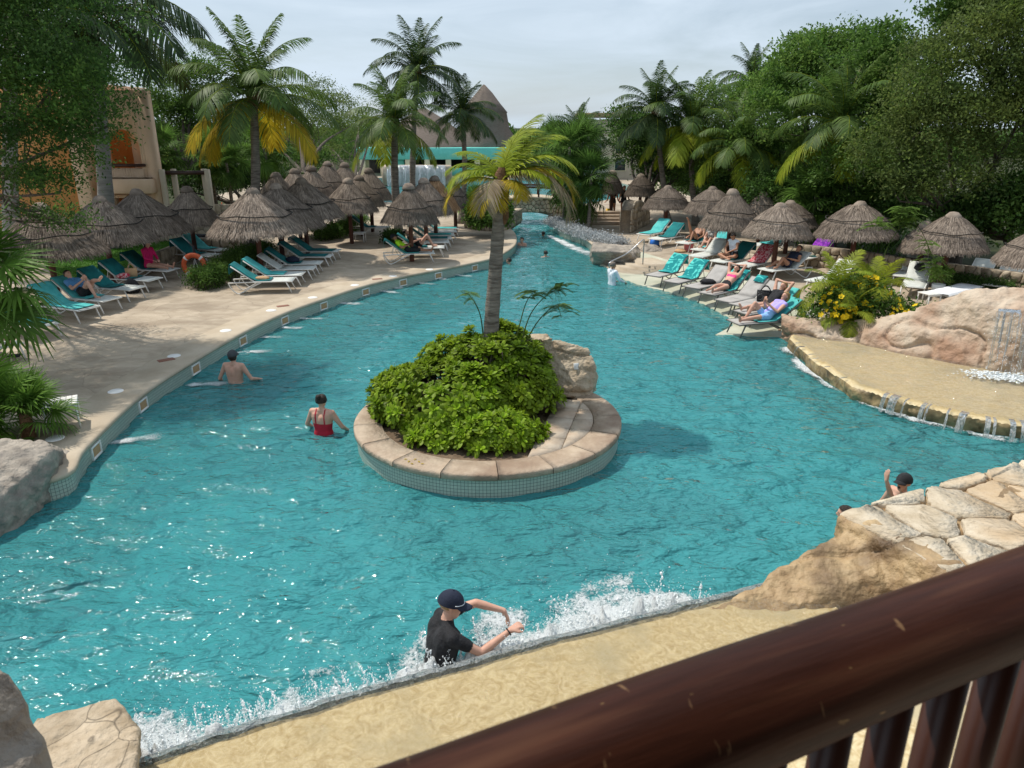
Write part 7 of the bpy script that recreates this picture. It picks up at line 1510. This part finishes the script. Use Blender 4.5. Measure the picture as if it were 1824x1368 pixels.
# ================================================================== SPLASHES AND FOAM
OCT_V = np.array([[1, 0, 0], [-1, 0, 0], [0, 1, 0], [0, -1, 0], [0, 0, 1], [0, 0, -1]], float); OCT_F = np.array([[0, 2, 4], [2, 1, 4], [1, 3, 4], [3, 0, 4], [2, 0, 5], [1, 2, 5], [3, 1, 5], [0, 3, 5]])
ICO = None
def drops(C, r, rg, stretch=None):
    global ICO
    if ICO is None:
        bm = bmesh.new(); bmesh.ops.create_icosphere(bm, subdivisions=1, radius=1); ICO = (np.array([v.co[:] for v in bm.verts]), np.array([[v.index for v in f.verts] for f in bm.faces])); bm.free()
    n = len(C); V0, F0 = ICO; s = np.ones((n, 3)) if stretch is None else stretch
    V = (C[:, None, :] + V0[None] * (r[:, None] * s)[:, None, :]).reshape(-1, 3); Fc = (np.arange(n)[:, None, None] * len(V0) + F0[None]).reshape(-1, 3); return V, Fc
rg = np.random.default_rng(21); inten = lambda u: np.interp(u, [0, .1, .2, .33, .45, .5, .58, .75, .86, .93, 1], [.8, .9, .8, .55, .55, .6, .8, 1.05, .9, .5, .25])
def lip_at(u): t = u * (n_l - 1); return np.stack([np.interp(t, np.arange(n_l), LIPs[:, 0]), np.interp(t, np.arange(n_l), LIPs[:, 1])], 1), np.stack([np.interp(t, np.arange(n_l), NIN[:, 0]), np.interp(t, np.arange(n_l), NIN[:, 1])], 1)
n_l = len(LIPs)
# froth: a broken, lumpy sheet along the foot of the fall
def froth_mat(lo=.56, hi=.78, sc=26):
    m = bpy.data.materials.new('froth'); m.use_nodes = True; N = m.node_tree.nodes; L = m.node_tree.links; b_ = N['Principled BSDF']; b_.inputs['Base Color'].default_value = (.84, .88, .89, 1); b_.inputs['Roughness'].default_value = .4
    tc = N.new('ShaderNodeTexCoord'); n1 = N.new('ShaderNodeTexNoise'); n1.inputs['Scale'].default_value = sc; n1.inputs['Detail'].default_value = 6; n1.inputs['Roughness'].default_value = .7; L.new(tc.outputs['Object'], n1.inputs['Vector'])
    at = N.new('ShaderNodeAttribute'); at.attribute_name = 'cover'; ad = N.new('ShaderNodeMath'); ad.operation = 'ADD'; L.new(n1.outputs[0], ad.inputs[0]); L.new(at.outputs['Fac'], ad.inputs[1])
    rp = N.new('ShaderNodeValToRGB'); rp.color_ramp.elements[0].position = lo; rp.color_ramp.elements[1].position = min(1, hi); L.new(ad.outputs[0], rp.inputs[0]); L.new(rp.outputs[0], b_.inputs['Alpha'])
    bp = N.new('ShaderNodeBump'); bp.inputs['Strength'].default_value = 1; bp.inputs['Distance'].default_value = .06; L.new(n1.outputs[0], bp.inputs['Height']); L.new(bp.outputs[0], b_.inputs['Normal'])
    return m
M['froth'] = froth_mat(); M['froth_soft'] = froth_mat(.50, 1.05, 34)
def set_cover(me, c): a_ = me.attributes.new('cover', 'FLOAT', 'POINT'); a_.data.foreach_set('value', np.asarray(c, np.float32))
nu, nw = 420, 34; uu = np.linspace(.01, .94, nu); pu, nvu = lip_at(uu); wi = inten(uu); V = []; cov = []
for k in range(nw):
    f = k / (nw - 1); off = .16 + f * (.45 + .85 * wi); x = pu - nvu * off[:, None]; q_ = np.c_[x, np.zeros(nu)]; pk = np.clip(fbm(q_ * 5, 61, 3, .6) + .1, 0, 1) ** 1.3; hh = (np.exp(-((f - .22) / .2) ** 2)) * (.05 + .30 * pk * wi) + .012 + .03 * np.abs(fbm(q_ * 14, 71, 3))
    V.append(np.c_[x, hh]); cov.append(.30 * wi + .22 * np.exp(-((f - .15) / .25) ** 2) - .55 * f ** 1.2 + .26 * fbm(q_ * 3.2, 81, 3) + .16)
V = np.concatenate(V); gF = G().add(V, np.array([[i * nu + k, i * nu + k + 1, (i + 1) * nu + k + 1, (i + 1) * nu + k] for i in range(nw - 1) for k in range(nu - 1)]))
me = gF.mesh('froth', True); me.materials.append(M['froth']); set_cover(me, np.concatenate(cov)); tag(link('splash_foam', me), 'white foam thrown up where the stream falls off the weir', 'foam', None, 'stuff')
# spray: thin threads and beads thrown up from the froth
g = G(); N1 = 26000; u = rg.uniform(.02, .93, N1); w = inten(u); keep = rg.uniform(0, 1, N1) < w; u = u[keep]; w = w[keep]; n = len(u); p, nv = lip_at(u); off = .24 + np.abs(rg.normal(0, .20, n)) * (.5 + w); cl = np.clip(fbm(np.c_[u * 70, u * 0, u * 0], 13, 2) + .45, .05, 1.3); hgt = np.abs(rg.normal(0, .16, n)) * (.25 + w) * cl * np.exp(-((off - .36) / .34) ** 2)
C = np.c_[p - nv * off[:, None], .01 + hgt]; r = rg.gamma(1.6, .0014, n) + .0012; V, Fc = drops(C, r, rg, np.c_[np.ones(n), np.ones(n), rg.uniform(.8, 2.2, n)]); g.add(V, Fc)
for k in range(170):
    u0 = float(rg.choice([rg.uniform(.5, .9), rg.uniform(.55, .85), rg.uniform(.05, .3), rg.uniform(.3, .5)])); p, nv = lip_at(np.array([u0])); p = p[0]; nv = nv[0]; hh = rg.uniform(.10, .42) * float(inten(u0)) + .03; n = rg.integers(20, 60); t = rg.uniform(0, 1, n) ** .8; dr2 = rg.normal(0, .35, 2); o0 = rg.uniform(.28, .5)
    C = np.c_[p[0] - nv[0] * (o0 + t * .2) + dr2[0] * t * hh + rg.normal(0, .006, n), p[1] - nv[1] * (o0 + t * .2) + dr2[1] * t * hh + rg.normal(0, .006, n), .02 + hh * (1 - (1 - t) ** 2) + rg.normal(0, .006, n)]; V, Fc = drops(C, (rg.gamma(1.8, .0016, n) + .0016) * (1.4 - .6 * t), rg, np.c_[np.ones(n), np.ones(n), rg.uniform(1, 2.2, n)]); g.add(V, Fc)
n = 1500; u = rg.uniform(.05, .95, n); p, nv = lip_at(u); off = rg.gamma(2.0, .35, n) + .2; C = np.c_[p - nv * off[:, None], rg.gamma(1.3, .08, n) * inten(u)]; V, Fc = drops(C, rg.gamma(1.6, .0016, n) + .0012, rg); g.add(V, Fc)
tag(g.obj('spray', M['foam'], None, True), 'spray droplets flying above the weir splash', 'spray', None, 'stuff')
def foam_patch(name, label, c, ax, L, Wd, n, seed, rmax=.02, lift=.02, cat='foam', group=None, boost=0):
    ax = unit((*ax, 0)); sd2 = np.array([-ax[1], ax[0], 0]); n1 = max(14, int(L / .05)); n1 = min(n1, 70); n2 = 14; V = []; cov = []
    for i in range(n1):
        for j in range(n2):
            f = i / (n1 - 1); s_ = -1 + 2 * j / (n2 - 1); V.append(np.array((*c, 0)) + ax * (f * L) + sd2 * (s_ * Wd * (.30 + .9 * f)) + np.array([0, 0, .0])); cov.append(.44 - .60 * s_ * s_ - .30 * f - max(0, f - .6) ** 1.5 * 1.6 - .25 * max(0, .12 - f) * 8)
    V = np.array(V); V[:, 2] = .022 + lift * (.5 + fbm(V * 9, seed, 3)) * np.exp(-np.repeat(np.linspace(0, 1, n1), n2) * 1.2); cov = np.array(cov) + boost + .20 * fbm(V * np.array([4, 4, 0]), seed + 3, 3)
    me = G().add(V, np.array([[i * n2 + j, i * n2 + j + 1, (i + 1) * n2 + j + 1, (i + 1) * n2 + j] for i in range(n1 - 1) for j in range(n2 - 1)])).mesh(name, True); me.materials.append(M['froth_soft']); set_cover(me, cov); return tag(link(name, me), label, cat, group, 'stuff')
for i, (px, py, L) in enumerate([(188, 792, .9), (330, 688, .95), (400, 632, .6), (462, 602, .7), (435, 628, .6), (532, 568, .75), (500, 585, .6), (602, 541, .7), (672, 519, .75), (735, 503, .8), (690, 512, .6), (805, 490, .8), (770, 496, .6)]):
    p = P(px, py, 0); k = int(np.argmin(np.hypot(LA[:, 0] - p.x, LA[:, 1] - p.y))); t = LT[k]; inn = np.array([t[1], -t[0]]) + t * .25
    foam_patch('jet_foam', 'white bubbling foam where a wall jet enters the pool', (p.x, p.y), inn, L * 1.3, .30, 380, 300 + i, .014, .016, 'foam', 'jets along the terrace wall')
p = P(975, 428, 0); foam_patch('channel_foam', 'streak of white foam sliding along the channel edge', (p.x + .1, p.y + 1.5), (P(1050, 464, 0) - p)[:2], 7.5, .5, 900, 320, .03, .03, boost=.14)
Ed = spline([(x_, y_, 0) for x_, y_ in CE], 24)[:, :2]; Tn = np.gradient(Ed, axis=0); Tn /= np.linalg.norm(Tn, axis=1)[:, None]; No = np.stack([Tn[:, 1], -Tn[:, 0]], 1); No = np.where(No[:, :1] > 0, -No, No); nE = len(Ed); V = []; cov = []
for k in range(9):
    f = k / 8; x = Ed + No * (.02 + f * .42); q_ = np.c_[x, np.zeros(nE)]; V.append(np.c_[x, .022 + .025 * np.abs(fbm(q_ * 9, 5, 2))]); cov.append(.26 - .50 * f + .34 * fbm(q_ * 1.9, 15, 3))
me = G().add(np.concatenate(V), np.array([[i * nE + j, i * nE + j + 1, (i + 1) * nE + j + 1, (i + 1) * nE + j] for i in range(8) for j in range(nE - 1)])).mesh('ledge_foam', True); me.materials.append(M['froth']); set_cover(me, np.concatenate(cov)); tag(link('ledge_foam', me), 'line of white foam along the foot of the mossy cascade ledge', 'foam', None, 'stuff')
rg = np.random.default_rng(29); n = 2600; e = rg.uniform(0, 1, n); C = np.c_[10.0 + e * 2.6 - .3 + rg.normal(0, .2, n), 14.62 - e * 1.05 - np.abs(rg.normal(0, .22, n)), .32 + np.abs(rg.normal(0, .04, n))]; V, Fc = drops(C, rg.uniform(.008, .03, n), rg, np.c_[np.ones(n), np.ones(n), np.full(n, .5)]); g = G().add(V, Fc)
n = 1400; e = rg.uniform(0, 1, n); z = rg.uniform(.35, 1.6, n); C = np.c_[10.0 + e * 2.6 + rg.normal(0, .1, n), 14.75 - e * 1.05 - .35 * (1.6 - z) / 1.25 + rg.normal(0, .08, n), z]; V, Fc = drops(C, rg.uniform(.003, .008, n), rg, np.c_[np.ones(n), np.ones(n), np.full(n, 1.8)]); g.add(V, Fc)
tag(g.obj('waterfall_foam', M['foam'], None, True), 'white foam and drops at the foot of the rock waterfall', 'foam', None, 'stuff')
